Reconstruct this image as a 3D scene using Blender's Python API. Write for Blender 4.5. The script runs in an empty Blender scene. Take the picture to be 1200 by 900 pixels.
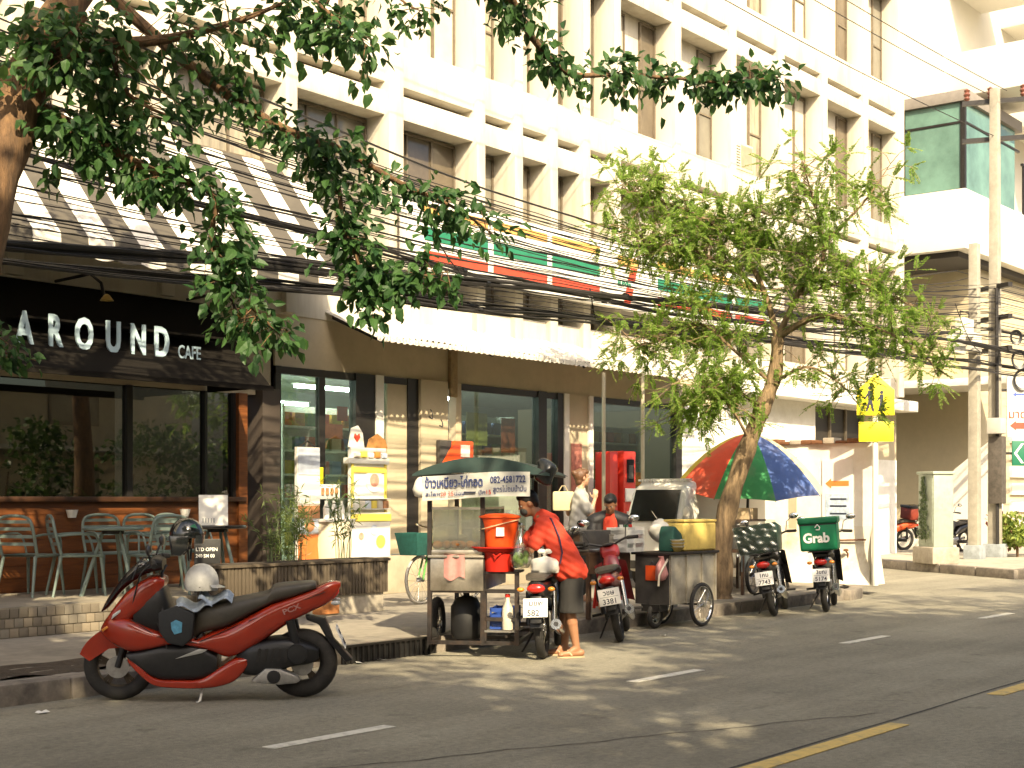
import bpy, bmesh, math, random
import numpy as np
from mathutils import Vector, Matrix

R = math.radians
SC = bpy.context.scene
C = SC.collection
random.seed(11)
rng = np.random.default_rng(11)

# ------------------------------------------------------------------ camera
cam_data = bpy.data.cameras.new("camera")
cam_data.sensor_width = 36.0
cam_data.lens = 50.0
cam_data.shift_y = 0.1125
cam_data.clip_start = 0.1
cam_data.clip_end = 900.0
cam = bpy.data.objects.new("camera", cam_data)
C.objects.link(cam)
cam.location = (0, 0, 1.47)
cam.rotation_euler = (R(90), 0, R(38.374 - 90))
SC.camera = cam

# ------------------------------------------------------------------ light
SUN = Vector((-0.446, -0.637, 0.629)).normalized()
world = bpy.data.worlds.new("World")
SC.world = world
world.use_nodes = True
wn = world.node_tree
bg = wn.nodes["Background"]
sky = wn.nodes.new("ShaderNodeTexSky")
sky.sky_type = 'NISHITA'
sky.sun_disc = False
sky.sun_elevation = math.asin(SUN.z)
sky.sun_rotation = math.atan2(SUN.x, SUN.y)
sky.dust_density = 7.0
sky.ozone_density = 0.2
sky.air_density = 1.0
wn.links.new(sky.outputs[0], bg.inputs[0])
bg.inputs[1].default_value = 0.12
sd = bpy.data.lights.new("sun", 'SUN')
sd.energy = 4.6
sd.angle = R(0.53)
sd.color = (1.0, 0.83, 0.55)
sun = bpy.data.objects.new("sun", sd)
C.objects.link(sun)
sun.rotation_euler = SUN.to_track_quat('Z', 'Y').to_euler()
SC.view_settings.view_transform = 'Standard'
SC.view_settings.look = 'None'
SC.view_settings.gamma = 1.0
SC.view_settings.exposure = 1.22
try:
    SC.cycles.max_bounces = 8
    SC.cycles.transparent_max_bounces = 16
    SC.cycles.caustics_reflective = False
    SC.cycles.caustics_refractive = False
    SC.cycles.sample_clamp_indirect = 4.0
except Exception:
    pass

# ------------------------------------------------------------------ helpers
def T(x, y, z):
    return Matrix.Translation((x, y, z))

def RZ(a):
    return Matrix.Rotation(a, 4, 'Z')

def RX(a):
    return Matrix.Rotation(a, 4, 'X')

def RY(a):
    return Matrix.Rotation(a, 4, 'Y')

def basis(fr, xa, ya):
    """matrix whose local x runs along xa, local y along ya"""
    x = Vector(xa).normalized(); y = Vector(ya).normalized(); z = x.cross(y).normalized()
    y = z.cross(x).normalized()
    m = Matrix(((x.x, y.x, z.x, fr[0]), (x.y, y.y, z.y, fr[1]), (x.z, y.z, z.z, fr[2]), (0, 0, 0, 1)))
    return m

class MB:
    def __init__(s):
        s.v = []; s.f = []
    def add(s, vs, fs, M=None):
        o = len(s.v)
        if M is not None:
            vs = [tuple(M @ Vector(p)) for p in vs]
        s.v += [tuple(p) for p in vs]
        s.f += [tuple(i + o for i in f) for f in fs]
        return s
    def box(s, x0, x1, y0, y1, z0, z1, M=None):
        vs = [(x0, y0, z0), (x1, y0, z0), (x1, y1, z0), (x0, y1, z0), (x0, y0, z1), (x1, y0, z1), (x1, y1, z1), (x0, y1, z1)]
        fs = [(0, 3, 2, 1), (4, 5, 6, 7), (0, 1, 5, 4), (1, 2, 6, 5), (2, 3, 7, 6), (3, 0, 4, 7)]
        return s.add(vs, fs, M)
    def cb(s, c, d, M=None):
        return s.box(c[0]-d[0]/2, c[0]+d[0]/2, c[1]-d[1]/2, c[1]+d[1]/2, c[2]-d[2]/2, c[2]+d[2]/2, M)
    def bar(s, a, b, w, h, up=(0, 0, 1)):
        a = Vector(a); b = Vector(b); d = (b - a); L = d.length; d.normalize(); u = Vector(up)
        if abs(d.dot(u)) > .97: u = Vector((1, 0, 0))
        sd = d.cross(u).normalized(); u = sd.cross(d).normalized()
        M = Matrix(((d.x, sd.x, u.x, a.x), (d.y, sd.y, u.y, a.y), (d.z, sd.z, u.z, a.z), (0, 0, 0, 1)))
        return s.box(0, L, -w/2, w/2, -h/2, h/2, M)
    def tube(s, pts, r, n=8, cap=True, M=None):
        pts = [Vector(p) for p in pts]; k = len(pts)
        rs = r if isinstance(r, (list, tuple)) else [r]*k
        vs = []; fs = []
        t0 = (pts[1]-pts[0]).normalized()
        ref = Vector((0, 0, 1)) if abs(t0.z) < .9 else Vector((1, 0, 0))
        nrm = (ref - t0*ref.dot(t0)).normalized()
        for i, p in enumerate(pts):
            if i == 0: t = t0
            elif i == k-1: t = (pts[i]-pts[i-1]).normalized()
            else:
                t = (pts[i+1]-pts[i-1])
                t = t.normalized() if t.length > 1e-9 else t0
            nrm = nrm - t*nrm.dot(t)
            if nrm.length < 1e-6: nrm = t.orthogonal()
            nrm.normalize(); b = t.cross(nrm)
            for j in range(n):
                a = 2*math.pi*j/n
                vs.append(tuple(p + (nrm*math.cos(a) + b*math.sin(a))*rs[i]))
        for i in range(k-1):
            for j in range(n):
                fs.append((i*n+j, i*n+(j+1) % n, (i+1)*n+(j+1) % n, (i+1)*n+j))
        if cap:
            fs.append(tuple(range(n-1, -1, -1))); fs.append(tuple((k-1)*n+j for j in range(n)))
        return s.add(vs, fs, M)
    def lathe(s, prof, n=16, M=None, arc=2*math.pi):
        vs = []; fs = []; k = len(prof); full = arc > 6.28
        m = n if full else n+1
        for (r, z) in prof:
            for j in range(m):
                a = arc*j/n
                vs.append((r*math.cos(a), r*math.sin(a), z))
        for i in range(k-1):
            for j in range(n):
                j2 = (j+1) % m if full else j+1
                fs.append((i*m+j, i*m+j2, (i+1)*m+j2, (i+1)*m+j))
        if full:
            if prof[0][0] > 1e-5: fs.append(tuple(range(m-1, -1, -1)))
            if prof[-1][0] > 1e-5: fs.append(tuple((k-1)*m+j for j in range(m)))
        return s.add(vs, fs, M)
    def cyl(s, a, b, r, n=12):
        return s.tube([a, b], r, n)
    def ball(s, c, r, nu=14, nv=9, M=None):
        rr = r if isinstance(r, (tuple, list)) else (r, r, r)
        vs = [(c[0], c[1], c[2]-rr[2])]; fs = []
        for i in range(1, nv):
            ph = -math.pi/2 + math.pi*i/nv
            for j in range(nu):
                a = 2*math.pi*j/nu
                vs.append((c[0]+rr[0]*math.cos(ph)*math.cos(a), c[1]+rr[1]*math.cos(ph)*math.sin(a), c[2]+rr[2]*math.sin(ph)))
        vs.append((c[0], c[1], c[2]+rr[2])); t = len(vs)-1
        for j in range(nu):
            fs.append((0, 1+(j+1) % nu, 1+j)); fs.append((t, t-nu+j, t-nu+(j+1) % nu))
        for i in range(nv-2):
            for j in range(nu):
                fs.append((1+i*nu+j, 1+i*nu+(j+1) % nu, 1+(i+1)*nu+(j+1) % nu, 1+(i+1)*nu+j))
        return s.add(vs, fs, M)
    def prism(s, poly, y0, y1, M=None):
        """polygon in x-z extruded along y"""
        n = len(poly)
        ar = sum(poly[i][0]*poly[(i+1) % n][1]-poly[(i+1) % n][0]*poly[i][1] for i in range(n))
        if ar < 0: poly = poly[::-1]
        vs = [(p[0], y0, p[1]) for p in poly] + [(p[0], y1, p[1]) for p in poly]
        fs = [tuple(range(n)), tuple(range(2*n-1, n-1, -1))]
        for i in range(n):
            j = (i+1) % n
            fs.append((i, i+n, j+n, j))
        return s.add(vs, fs, M)
    def grid(s, fn, nu, nv, M=None):
        vs = [fn(i/nu, j/nv) for i in range(nu+1) for j in range(nv+1)]
        fs = [(i*(nv+1)+j, (i+1)*(nv+1)+j, (i+1)*(nv+1)+j+1, i*(nv+1)+j+1) for i in range(nu) for j in range(nv)]
        return s.add(vs, fs, M)
    def mesh(s, name, mat, bevel=0, smooth=40, seg=2):
        me = bpy.data.meshes.new(name)
        me.from_pydata(s.v, [], s.f)
        if bevel > 0:
            bm = bmesh.new(); bm.from_mesh(me)
            bmesh.ops.recalc_face_normals(bm, faces=bm.faces)
            ed = [e for e in bm.edges if len(e.link_faces) == 2 and e.calc_face_angle(0) > R(30)]
            bmesh.ops.bevel(bm, geom=ed, offset=bevel, segments=seg, affect='EDGES', profile=.6, clamp_overlap=True)
            bm.to_mesh(me); bm.free()
        if smooth:
            me.polygons.foreach_set('use_smooth', [True]*len(me.polygons))
            me.set_sharp_from_angle(angle=R(smooth))
        me.update()
        if mat is not None: me.materials.append(mat)
        return me
    def build(s, name, mat, parent=None, bevel=0, smooth=40, seg=2, kind=None):
        return link(name, s.mesh(name, mat, bevel, smooth, seg), parent, kind)

def link(name, me, parent=None, kind=None, loc=None, M=None):
    o = bpy.data.objects.new(name, me); C.objects.link(o)
    if parent is not None: o.parent = parent
    if loc is not None: o.location = loc
    if M is not None: o.matrix_local = M
    if kind: o['kind'] = kind
    return o

def tag(o, label, cat, group=None):
    o['label'] = label; o['category'] = cat
    if group: o['group'] = group
    return o

def thing(name, label, cat, loc=(0, 0, 0), rz=0, group=None):
    o = bpy.data.objects.new(name, None); C.objects.link(o)
    o.location = loc; o.rotation_euler = (0, 0, rz)
    o.empty_display_size = .2
    return tag(o, label, cat, group)

def duptree(o, parent=None):
    c = o.copy(); C.objects.link(c)
    if parent is not None: c.parent = parent
    for ch in list(o.children): duptree(ch, c)
    return c

# ------------------------------------------------------------------ materials
MATS = {}
def mat(name, col, rough=.6, metal=0, var=.12, scale=6.0, bump=0, spec=.5, coat=0, dirt=None, dscale=1.5, damt=.5, stretch=None):
    if name in MATS: return MATS[name]
    m = bpy.data.materials.new(name); m.use_nodes = True
    nt = m.node_tree; N = nt.nodes; L = nt.links
    b = N['Principled BSDF']
    b.inputs['Roughness'].default_value = rough; b.inputs['Metallic'].default_value = metal
    b.inputs['Specular IOR Level'].default_value = spec
    if coat:
        b.inputs['Coat Weight'].default_value = coat; b.inputs['Coat Roughness'].default_value = .08
    tc = N.new('ShaderNodeTexCoord')
    mp = N.new('ShaderNodeMapping'); L.new(tc.outputs['Object'], mp.inputs[0])
    if stretch: mp.inputs['Scale'].default_value = stretch
    nz = N.new('ShaderNodeTexNoise'); nz.inputs['Scale'].default_value = scale; nz.inputs['Detail'].default_value = 6
    nz.inputs['Roughness'].default_value = .65
    L.new(mp.outputs[0], nz.inputs['Vector'])
    rp = N.new('ShaderNodeValToRGB'); L.new(nz.outputs['Fac'], rp.inputs[0])
    rp.color_ramp.elements[0].position = .3; rp.color_ramp.elements[1].position = .7
    rp.color_ramp.elements[0].color = (*[max(0, c*(1-var)) for c in col], 1)
    rp.color_ramp.elements[1].color = (*[min(1, c*(1+var)) for c in col], 1)
    out = rp.outputs[0]
    if dirt is not None:
        n2 = N.new('ShaderNodeTexNoise'); n2.inputs['Scale'].default_value = dscale; n2.inputs['Detail'].default_value = 8
        n2.inputs['Roughness'].default_value = .7
        L.new(mp.outputs[0], n2.inputs['Vector'])
        r2 = N.new('ShaderNodeValToRGB'); L.new(n2.outputs['Fac'], r2.inputs[0])
        r2.color_ramp.elements[0].position = .48; r2.color_ramp.elements[1].position = .72
        r2.color_ramp.elements[0].color = (0, 0, 0, 1); r2.color_ramp.elements[1].color = (damt, damt, damt, 1)
        mx = N.new('ShaderNodeMixRGB'); L.new(r2.outputs[0], mx.inputs[0]); L.new(out, mx.inputs[1])
        mx.inputs[2].default_value = (*dirt, 1); out = mx.outputs[0]
    L.new(out, b.inputs['Base Color'])
    if bump:
        bp = N.new('ShaderNodeBump'); bp.inputs['Strength'].default_value = bump; bp.inputs['Distance'].default_value = .02
        L.new(nz.outputs['Fac'], bp.inputs['Height']); L.new(bp.outputs[0], b.inputs['Normal'])
    # wear in the gloss
    mr = N.new('ShaderNodeMapRange'); L.new(nz.outputs['Fac'], mr.inputs[0])
    mr.inputs[3].default_value = max(.02, rough-.1); mr.inputs[4].default_value = min(1, rough+.12)
    L.new(mr.outputs[0], b.inputs['Roughness'])
    MATS[name] = m
    return m

def glow(name, col, s):
    if name in MATS: return MATS[name]
    m = bpy.data.materials.new(name); m.use_nodes = True
    b = m.node_tree.nodes['Principled BSDF']
    b.inputs['Base Color'].default_value = (*col, 1)
    b.inputs['Emission Color'].default_value = (*col, 1); b.inputs['Emission Strength'].default_value = s
    MATS[name] = m
    return m

def glass(name, tint=(.8, .85, .8), refl=.12, rough=.02):
    """pane of glass: clear seen straight on, mirror-like at a grazing angle"""
    if name in MATS: return MATS[name]
    m = bpy.data.materials.new(name); m.use_nodes = True
    nt = m.node_tree; N = nt.nodes; L = nt.links
    N.remove(N['Principled BSDF'])
    tr = N.new('ShaderNodeBsdfTransparent'); tr.inputs[0].default_value = (*tint, 1)
    gl = N.new('ShaderNodeBsdfGlossy'); gl.inputs['Roughness'].default_value = rough
    gl.inputs[0].default_value = (.95, .97, .95, 1)
    lw = N.new('ShaderNodeLayerWeight'); lw.inputs[0].default_value = .5
    pw = N.new('ShaderNodeMath'); pw.operation = 'POWER'; pw.inputs[1].default_value = 4.0; L.new(lw.outputs['Facing'], pw.inputs[0])
    mr = N.new('ShaderNodeMapRange'); L.new(pw.outputs[0], mr.inputs[0])
    mr.inputs[1].default_value = 0; mr.inputs[2].default_value = 1; mr.inputs[3].default_value = refl; mr.inputs[4].default_value = 1
    mx = N.new('ShaderNodeMixShader'); L.new(mr.outputs[0], mx.inputs[0]); L.new(tr.outputs[0], mx.inputs[1]); L.new(gl.outputs[0], mx.inputs[2])
    L.new(mx.outputs[0], N['Material Output'].inputs[0])
    MATS[name] = m
    return m

def leafmat(name, col, col2, trans=.35, rough=.45):
    if name in MATS: return MATS[name]
    m = bpy.data.materials.new(name); m.use_nodes = True
    nt = m.node_tree; N = nt.nodes; L = nt.links
    b = N['Principled BSDF']; b.inputs['Roughness'].default_value = rough; b.inputs['Specular IOR Level'].default_value = .3
    geo = N.new('ShaderNodeNewGeometry')
    rp = N.new('ShaderNodeValToRGB'); L.new(geo.outputs['Random Per Island'], rp.inputs[0])
    rp.color_ramp.elements[0].color = (*col, 1); rp.color_ramp.elements[1].color = (*col2, 1)
    L.new(rp.outputs[0], b.inputs['Base Color'])
    tl = N.new('ShaderNodeBsdfTranslucent')
    hs = N.new('ShaderNodeHueSaturation'); hs.inputs['Value'].default_value = 1.9; hs.inputs['Hue'].default_value = .485
    L.new(rp.outputs[0], hs.inputs['Color']); L.new(hs.outputs[0], tl.inputs[0])
    mx = N.new('ShaderNodeMixShader'); mx.inputs[0].default_value = trans
    L.new(b.outputs[0], mx.inputs[1]); L.new(tl.outputs[0], mx.inputs[2])
    L.new(mx.outputs[0], N['Material Output'].inputs[0])
    MATS[name] = m
    return m

def text(name, s, size, m, parent=None, M=None, ext=.004, align='LEFT', bold=0, kind=None, sx=1.0, spacing=1.0):
    cu = bpy.data.curves.new(name, 'FONT'); cu.body = s; cu.size = size; cu.extrude = ext; cu.align_x = align; cu.align_y = 'BOTTOM_BASELINE'
    cu.offset = bold; cu.resolution_u = 3; cu.space_character = spacing
    to = bpy.data.objects.new(name, cu); C.objects.link(to)
    dg = bpy.context.evaluated_depsgraph_get()
    me = bpy.data.meshes.new_from_object(to.evaluated_get(dg))
    bpy.data.objects.remove(to); bpy.data.curves.remove(cu)
    me.name = name
    me.materials.clear(); me.materials.append(m)
    if sx != 1.0:
        me.transform(Matrix.Diagonal((sx, 1, 1, 1)))
    if M is not None: me.transform(M)
    return link(name, me, parent, kind)

# palette
WALL = mat('cream_paint', (.56, .525, .44), .8, var=.06, scale=2, bump=.03, dirt=(.36, .30, .21), dscale=2.2, damt=.7, stretch=(1, 1, .16))
BEIGE = mat('beige_paint', (.50, .43, .30), .8, var=.08, scale=3, dirt=(.3, .25, .17), dscale=1.2, damt=.4, bump=.03)
WHITEP = mat('white_paint', (.80, .78, .72), .7, var=.06, scale=3, dirt=(.5, .45, .35), dscale=2, damt=.4, bump=.03)
DARKMET = mat('dark_metal', (.025, .023, .022), .45, .3, var=.3, scale=20)
BLACKP = mat('black_plastic', (.012, .012, .013), .42, var=.3, scale=30)
RUBBER = mat('rubber', (.018, .017, .016), .8, var=.3, scale=40, dirt=(.07, .06, .05), dscale=6, damt=.6)
STEEL = mat('steel', (.55, .53, .48), .32, .9, var=.2, scale=14, dirt=(.25, .2, .15), dscale=5, damt=.5)
CHROME = mat('chrome', (.7, .7, .68), .14, 1, var=.05, scale=10)
ALU = mat('cast_aluminium', (.36, .35, .33), .42, .7, var=.2, scale=20)
CONC = mat('concrete', (.36, .32, .26), .85, var=.2, scale=9, bump=.15, dirt=(.16, .14, .11), dscale=1.5, damt=.7)
SKIN = mat('skin', (.30, .15, .085), .55, var=.1, scale=20)
PAPER = mat('white_paper', (.78, .77, .72), .7, var=.04, scale=8)
REDL = mat('red_lens', (.5, .02, .012), .2, var=.1, scale=12, coat=.6)
AMBER = mat('amber_lens', (.7, .25, .03), .2, var=.1, scale=12, coat=.6)
INK = mat('dark_ink', (.02, .025, .05), .6, var=.1, scale=8)
REDINK = mat('red_ink', (.6, .06, .03), .6, var=.1, scale=8)
# ------------------------------------------------------------------ ground, road, pavement
def asphalt():
    m = bpy.data.materials.new('asphalt'); m.use_nodes = True
    nt = m.node_tree; N = nt.nodes; L = nt.links; b = N['Principled BSDF']
    tc = N.new('ShaderNodeTexCoord')
    def nz(sc, det=6, rough=.6, vec=None):
        n = N.new('ShaderNodeTexNoise'); n.inputs['Scale'].default_value = sc; n.inputs['Detail'].default_value = det
        n.inputs['Roughness'].default_value = rough; L.new(vec or tc.outputs['Object'], n.inputs['Vector']); return n
    def ramp(src, p0, p1, c0, c1):
        r = N.new('ShaderNodeValToRGB'); L.new(src, r.inputs[0])
        r.color_ramp.elements[0].position = p0; r.color_ramp.elements[1].position = p1
        r.color_ramp.elements[0].color = (*c0, 1); r.color_ramp.elements[1].color = (*c1, 1); return r
    fine = nz(160, 3, .7)
    agg = ramp(fine.outputs['Fac'], .35, .68, (.145, .137, .108), (.39, .37, .295))
    big = nz(.55, 6, .65)
    bigr = ramp(big.outputs['Fac'], .35, .7, (.8, .79, .78), (1.15, 1.14, 1.12))
    mx = N.new('ShaderNodeMixRGB'); mx.blend_type = 'MULTIPLY'; mx.inputs[0].default_value = 1
    L.new(agg.outputs[0], mx.inputs[1]); L.new(bigr.outputs[0], mx.inputs[2])
    # streaks along the driving direction and oil spots
    mp = N.new('ShaderNodeMapping'); mp.inputs['Scale'].default_value = (.12, 1.6, 1); L.new(tc.outputs['Object'], mp.inputs[0])
    st = nz(1.3, 5, .6, mp.outputs[0]); str_ = ramp(st.outputs['Fac'], .42, .68, (1, 1, 1), (.74, .73, .72))
    m2 = N.new('ShaderNodeMixRGB'); m2.blend_type = 'MULTIPLY'; m2.inputs[0].default_value = .8
    L.new(mx.outputs[0], m2.inputs[1]); L.new(str_.outputs[0], m2.inputs[2])
    mid = nz(21, 5, .75); midr = ramp(mid.outputs['Fac'], .33, .67, (.74, .74, .75), (1.2, 1.19, 1.17))
    m25 = N.new('ShaderNodeMixRGB'); m25.blend_type = 'MULTIPLY'; m25.inputs[0].default_value = 1
    L.new(m2.outputs[0], m25.inputs[1]); L.new(midr.outputs[0], m25.inputs[2]); m2 = m25
    sp = nz(2.6, 4, .6); spr = ramp(sp.outputs['Fac'], .62, .74, (1, 1, 1), (.52, .51, .5))
    m3 = N.new('ShaderNodeMixRGB'); m3.blend_type = 'MULTIPLY'; m3.inputs[0].default_value = .8
    L.new(m2.outputs[0], m3.inputs[1]); L.new(spr.outputs[0], m3.inputs[2])
    L.new(m3.outputs[0], b.inputs['Base Color'])
    b.inputs['Roughness'].default_value = .85; b.inputs['Specular IOR Level'].default_value = .3
    bp = N.new('ShaderNodeBump'); bp.inputs['Strength'].default_value = .5; bp.inputs['Distance'].default_value = .006
    L.new(fine.outputs['Fac'], bp.inputs['Height']); L.new(bp.outputs[0], b.inputs['Normal'])
    return m
ASPH = asphalt()
PAVE = mat('pavement_concrete', (.25, .225, .185), .88, var=.2, scale=7, bump=.15, dirt=(.11, .10, .085), dscale=.9, damt=.75)
KERB = mat('kerb_concrete', (.23, .20, .165), .9, var=.25, scale=11, bump=.3, dirt=(.06, .055, .05), dscale=2.5, damt=.85)
road = MB().add([(-160, -160, 0), (400, -160, 0), (400, 260, 0), (-160, 260, 0)], [(0, 1, 2, 3)]).build('road', ASPH, smooth=0)
road['kind'] = 'structure'
def worn(name, col):
    m = mat(name, col, .8, var=.1, scale=25, dirt=(.2, .185, .15), dscale=9, damt=.75, bump=.1); return m
WLINE = worn('worn_white_line', (.62, .60, .52)); YLINE = worn('worn_yellow_line', (.62, .45, .14))
me = MB().box(0, 1.04, -.055, .055, .002, .006).mesh('lane_dash', WLINE, smooth=0)
for k in range(-1, 9):
    link('lane_dash', me, road, loc=(5.68+3.87*k, 6.33, 0))
me = MB().box(0, 2.1, -.065, .065, .002, .006).mesh('centre_dash', YLINE, smooth=0)
for k in range(-1, 8):
    link('centre_dash', me, road, loc=(6.75+3.87*k, 3.78, 0))
TAR = mat('tar_seam', (.03, .028, .026), .8, var=.4, scale=30)
def seam(a, b, w, wob):
    mb = MB(); n = 60; pts = []
    for i in range(n+1):
        t = i/n; x = a[0]+(b[0]-a[0])*t; y = a[1]+(b[1]-a[1])*t + wob*(math.sin(t*31)+.6*math.sin(t*83+1))
        pts.append((x, y, w*(.5+.5*abs(math.sin(t*57)))))
    vs = []
    for x, y, ww in pts: vs += [(x, y-ww, .003), (x, y+ww, .003)]
    mb.add(vs, [(2*i, 2*i+2, 2*i+3, 2*i+1) for i in range(n)])
    mb.build('road_seam', TAR, road, smooth=0)
seam((2, 3.9), (40, 3.88), .012, .012)
seam((4.2, 6.1), (9.2, 4.1), .008, .02)
seam((9.6, 4.6), (9.9, 4.2), .008, .004)
# pavement in front of the shops, corner rounded towards the side street
pv = [(-40, 9.24), (19.2, 9.24)] + [(19.2+1.8*math.sin(a), 11.04-1.8*math.cos(a)) for a in [R(d) for d in range(10, 91, 10)]] + [(21.0, 13.9), (33.5, 13.9), (33.5, 19), (-40, 19)]
def slab(poly, z0, z1, name, m, parent=None, kind='structure'):
    n = len(poly); vs = [(x, y, z0) for x, y in poly]+[(x, y, z1) for x, y in poly]
    fs = [tuple(range(n, 2*n))]+[(i, (i+1) % n, n+(i+1) % n, n+i) for i in range(n)]
    return MB().add(vs, fs).build(name, m, parent, smooth=0, kind=kind)
pavement = slab(pv, -.02, .15, 'pavement', PAVE)
random.seed(5)
kme = [MB().box(.006, .994, 0, .2, -.02, .146+random.uniform(-.004, .01)).mesh('kerb_stone', KERB, bevel=.02) for _ in range(4)]
for k in range(0, 17):
    link('kerb_stone', random.choice(kme), pavement, loc=(2.2+k, 9.04+random.uniform(-.012, .012), 0))
kc = [(19.2+1.99*math.sin(R(d)), 11.04-1.99*math.cos(R(d))) for d in range(0, 91, 15)]
for a, b in zip(kc[:-1], kc[1:]):
    MB().bar((a[0], a[1], .07), (b[0], b[1], .07), .2, .16).build('kerb_stone', KERB, pavement, bevel=.02)
SOIL = mat('soil', (.05, .037, .025), .95, var=.5, scale=22, bump=.6)
MB().grid(lambda u, v: (4.3+2.7*u, 9.32+.75*v, .158+.018*math.sin(u*23)*math.cos(v*17)), 26, 8).build('soil_strip', SOIL, pavement)
# gutter grate set in the kerb
gr = thing('drain_grate', 'black slotted storm drain set in the kerb beside the food cart', 'drain', (8.95, 9.0, 0))
MB().box(0, 1.25, 0, .02, .005, .155).build('backing', mat('drain_dark', (.01, .01, .01), .9), gr, smooth=0)
me = MB().box(0, .022, -.02, 0, .005, .15).mesh('bar', DARKMET, smooth=0)
for k in range(18): link('bar', me, gr, loc=(.02+k*.07, 0, 0))
MB().box(-.02, 1.27, -.022, .03, .15, .17).build('frame', DARKMET, gr, smooth=0)
# far corner pavement across the side street
fp = [(26.2, 8.9), (28.9, 12.8), (38, 21), (38, 60), (90, 60), (90, 8.9)]
far_pavement = slab(fp, -.02, .17, 'far_pavement', mat('far_pavement_concrete', (.34, .31, .25), .9, var=.2, scale=5, bump=.2, dirt=(.16, .15, .12), dscale=1, damt=.6))
for a, b in [((26.2, 8.9), (28.9, 12.8)), ((28.9, 12.8), (36, 19.3))]:
    va = Vector((*a, 0)); vb = Vector((*b, 0)); n = int((vb-va).length)
    for k in range(n):
        p = va.lerp(vb, (k+.01)/n); q = va.lerp(vb, (k+.99)/n)
        MB().bar((p.x, p.y, .08), (q.x, q.y, .08), .2, .2).build('kerb_stone', KERB, far_pavement, bevel=.03)
for k in range(12):
    MB().box(26.2+k+.006, 26.2+k+.994, 8.8, 9.0, -.02, .19).build('kerb_stone', KERB, far_pavement, bevel=.03)

# ------------------------------------------------------------------ office building over the shops
bld = thing('office_building', 'cream concrete office block with tall vertical fins above the shops', 'building', (0, 14, 0))
FR = [4.8, 6.85, 8.9, 10.95, 12.95, 15.0, 16.85, 17.79, 18.72, 19.64, 20.56, 22.55, 24.6, 26.6, 28.6, 30.7, 32.72]
FW = .2
YB = .34          # wall behind the fins (local y)
GLASSW = mat('window_glass_dim', (.16, .15, .12), .12, var=.25, scale=1.3, spec=.8)
GLASS2 = mat('window_glass_curtained', (.27, .24, .18), .2, var=.4, scale=1.7, spec=.6, stretch=(6, 1, 1))
GLASS3 = mat('window_glass_brown', (.10, .08, .055), .1, var=.4, scale=1.1, spec=.9)
FRAMEB = mat('bronze_frame', (.17, .14, .10), .5, .3, var=.2, scale=12)
BLIND = mat('blind_cloth', (.44, .41, .34), .8, var=.15, scale=2.2)
# the wall is built round the openings: solid backs per storey
MB().box(4.0, 32.5, YB, YB+.25, 3.9, 14.6).build('wall', WALL, bld, smooth=0)
MB().box(-6, 4.0, -.05, YB+.25, 3.9, 14.6).build('wall', WALL, bld, smooth=0)
MB().box(32.5, 32.72, .05, 9, 3.9, 14.6).build('wall', WALL, bld, smooth=0)      # gable
MB().box(-6, 33, -.15, 9, 14.6, 14.9).build('roof', CONC, bld, smooth=0)
fm = MB().box(-FW, 0, -.14, YB-.004, 3.92, 14.59).mesh('fin', WALL, bevel=.012, smooth=30)
fm2 = MB().box(-.3, 0, -.145, YB-.004, 3.92, 14.59).mesh('fin', WALL, bevel=.012, smooth=30)
for x in FR:
    link('fin', fm2 if x in (15.0, 32.72) else fm, bld, loc=(x, 0, 0))
for zb in (6.93, 10.25, 13.57):
    MB().box(4.0, 32.6, -.06, YB-.006, zb, zb+.34).build('beam', WALL, bld, bevel=.01)
    MB().box(4.0, 32.6, .2, YB-.008, zb+.34, zb+.47).build('ledge', mat('ledge_painted_shade', (.09, .068, .04), .85, var=.2, scale=4), bld, smooth=0)  # slot back coloured dark to stand in for the shade under the parapet
    if zb < 13: MB().box(4.0, 32.6, -.06, YB-.01, zb+.47, zb+1.05).build('parapet', WALL, bld, bevel=.01)
MB().box(4.0, 32.6, -.04, YB-.01, 3.9, 4.35).build('parapet', WALL, bld, bevel=.01)
def window(x0, x1, z0, z1, rows, cols, pm, deep=0.0):
    f = MB(); t = .035; y0 = YB-.05-deep; y1 = YB-.002
    f.box(x0, x1, y0, y1, z0, z0+t); f.box(x0, x1, y0, y1, z1-t, z1)
    f.box(x0, x0+t, y0, y1, z0+t, z1-t); f.box(x1-t, x1, y0, y1, z0+t, z1-t)
    for c in range(1, cols):
        xc = x0+(x1-x0)*c/cols; f.box(xc-t/2, xc+t/2, y0+.004, y1, z0+t, z1-t)
    for r_ in rows:
        zc = z0+(z1-z0)*r_; f.box(x0+t, x1-t, y0+.008, y1, zc-t/2, zc+t/2)
    w = f.build('window', FRAMEB, bld, smooth=0)
    for c in range(cols):
        xa = x0+(x1-x0)*c/cols; xb = x0+(x1-x0)*(c+1)/cols
        MB().box(xa+t/2, xb-t/2, YB-.02, YB-.004, z0+t/2, z1-t/2).build('pane', pm, w, smooth=0)
    return w
for i in range(len(FR)-1):
    xl, xr = FR[i]+.01, FR[i+1]-(.3 if FR[i+1] in (15.0, 32.72) else FW)-.01
    narrow = xr-xl < 1.0
    GV = [GLASSW, GLASS2, BLIND, GLASS3]
    if xl < 6.5: continue
    # first floor: glazing across the bay
    window(xl, xr, 4.4, 6.9, (.62,), 1 if narrow else 3, GV[(i*7) % 4] if not narrow else GV[i % 2])
    for z0 in (7.99, 11.31):
        z1 = z0+2.2
        if narrow: window(xl+.16, xr, z0, z1, (.4,), 1, GV[(i+int(z0)) % 4])
        else:
            window(xr-.52, xr, z0, z1, (.45,), 1, GV[(i*5+int(z0)*3) % 4])
            if i % 3 == 1: window(xl+.25, xl+.75, z0+.5, z1, (.5,), 1, BLIND)
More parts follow.
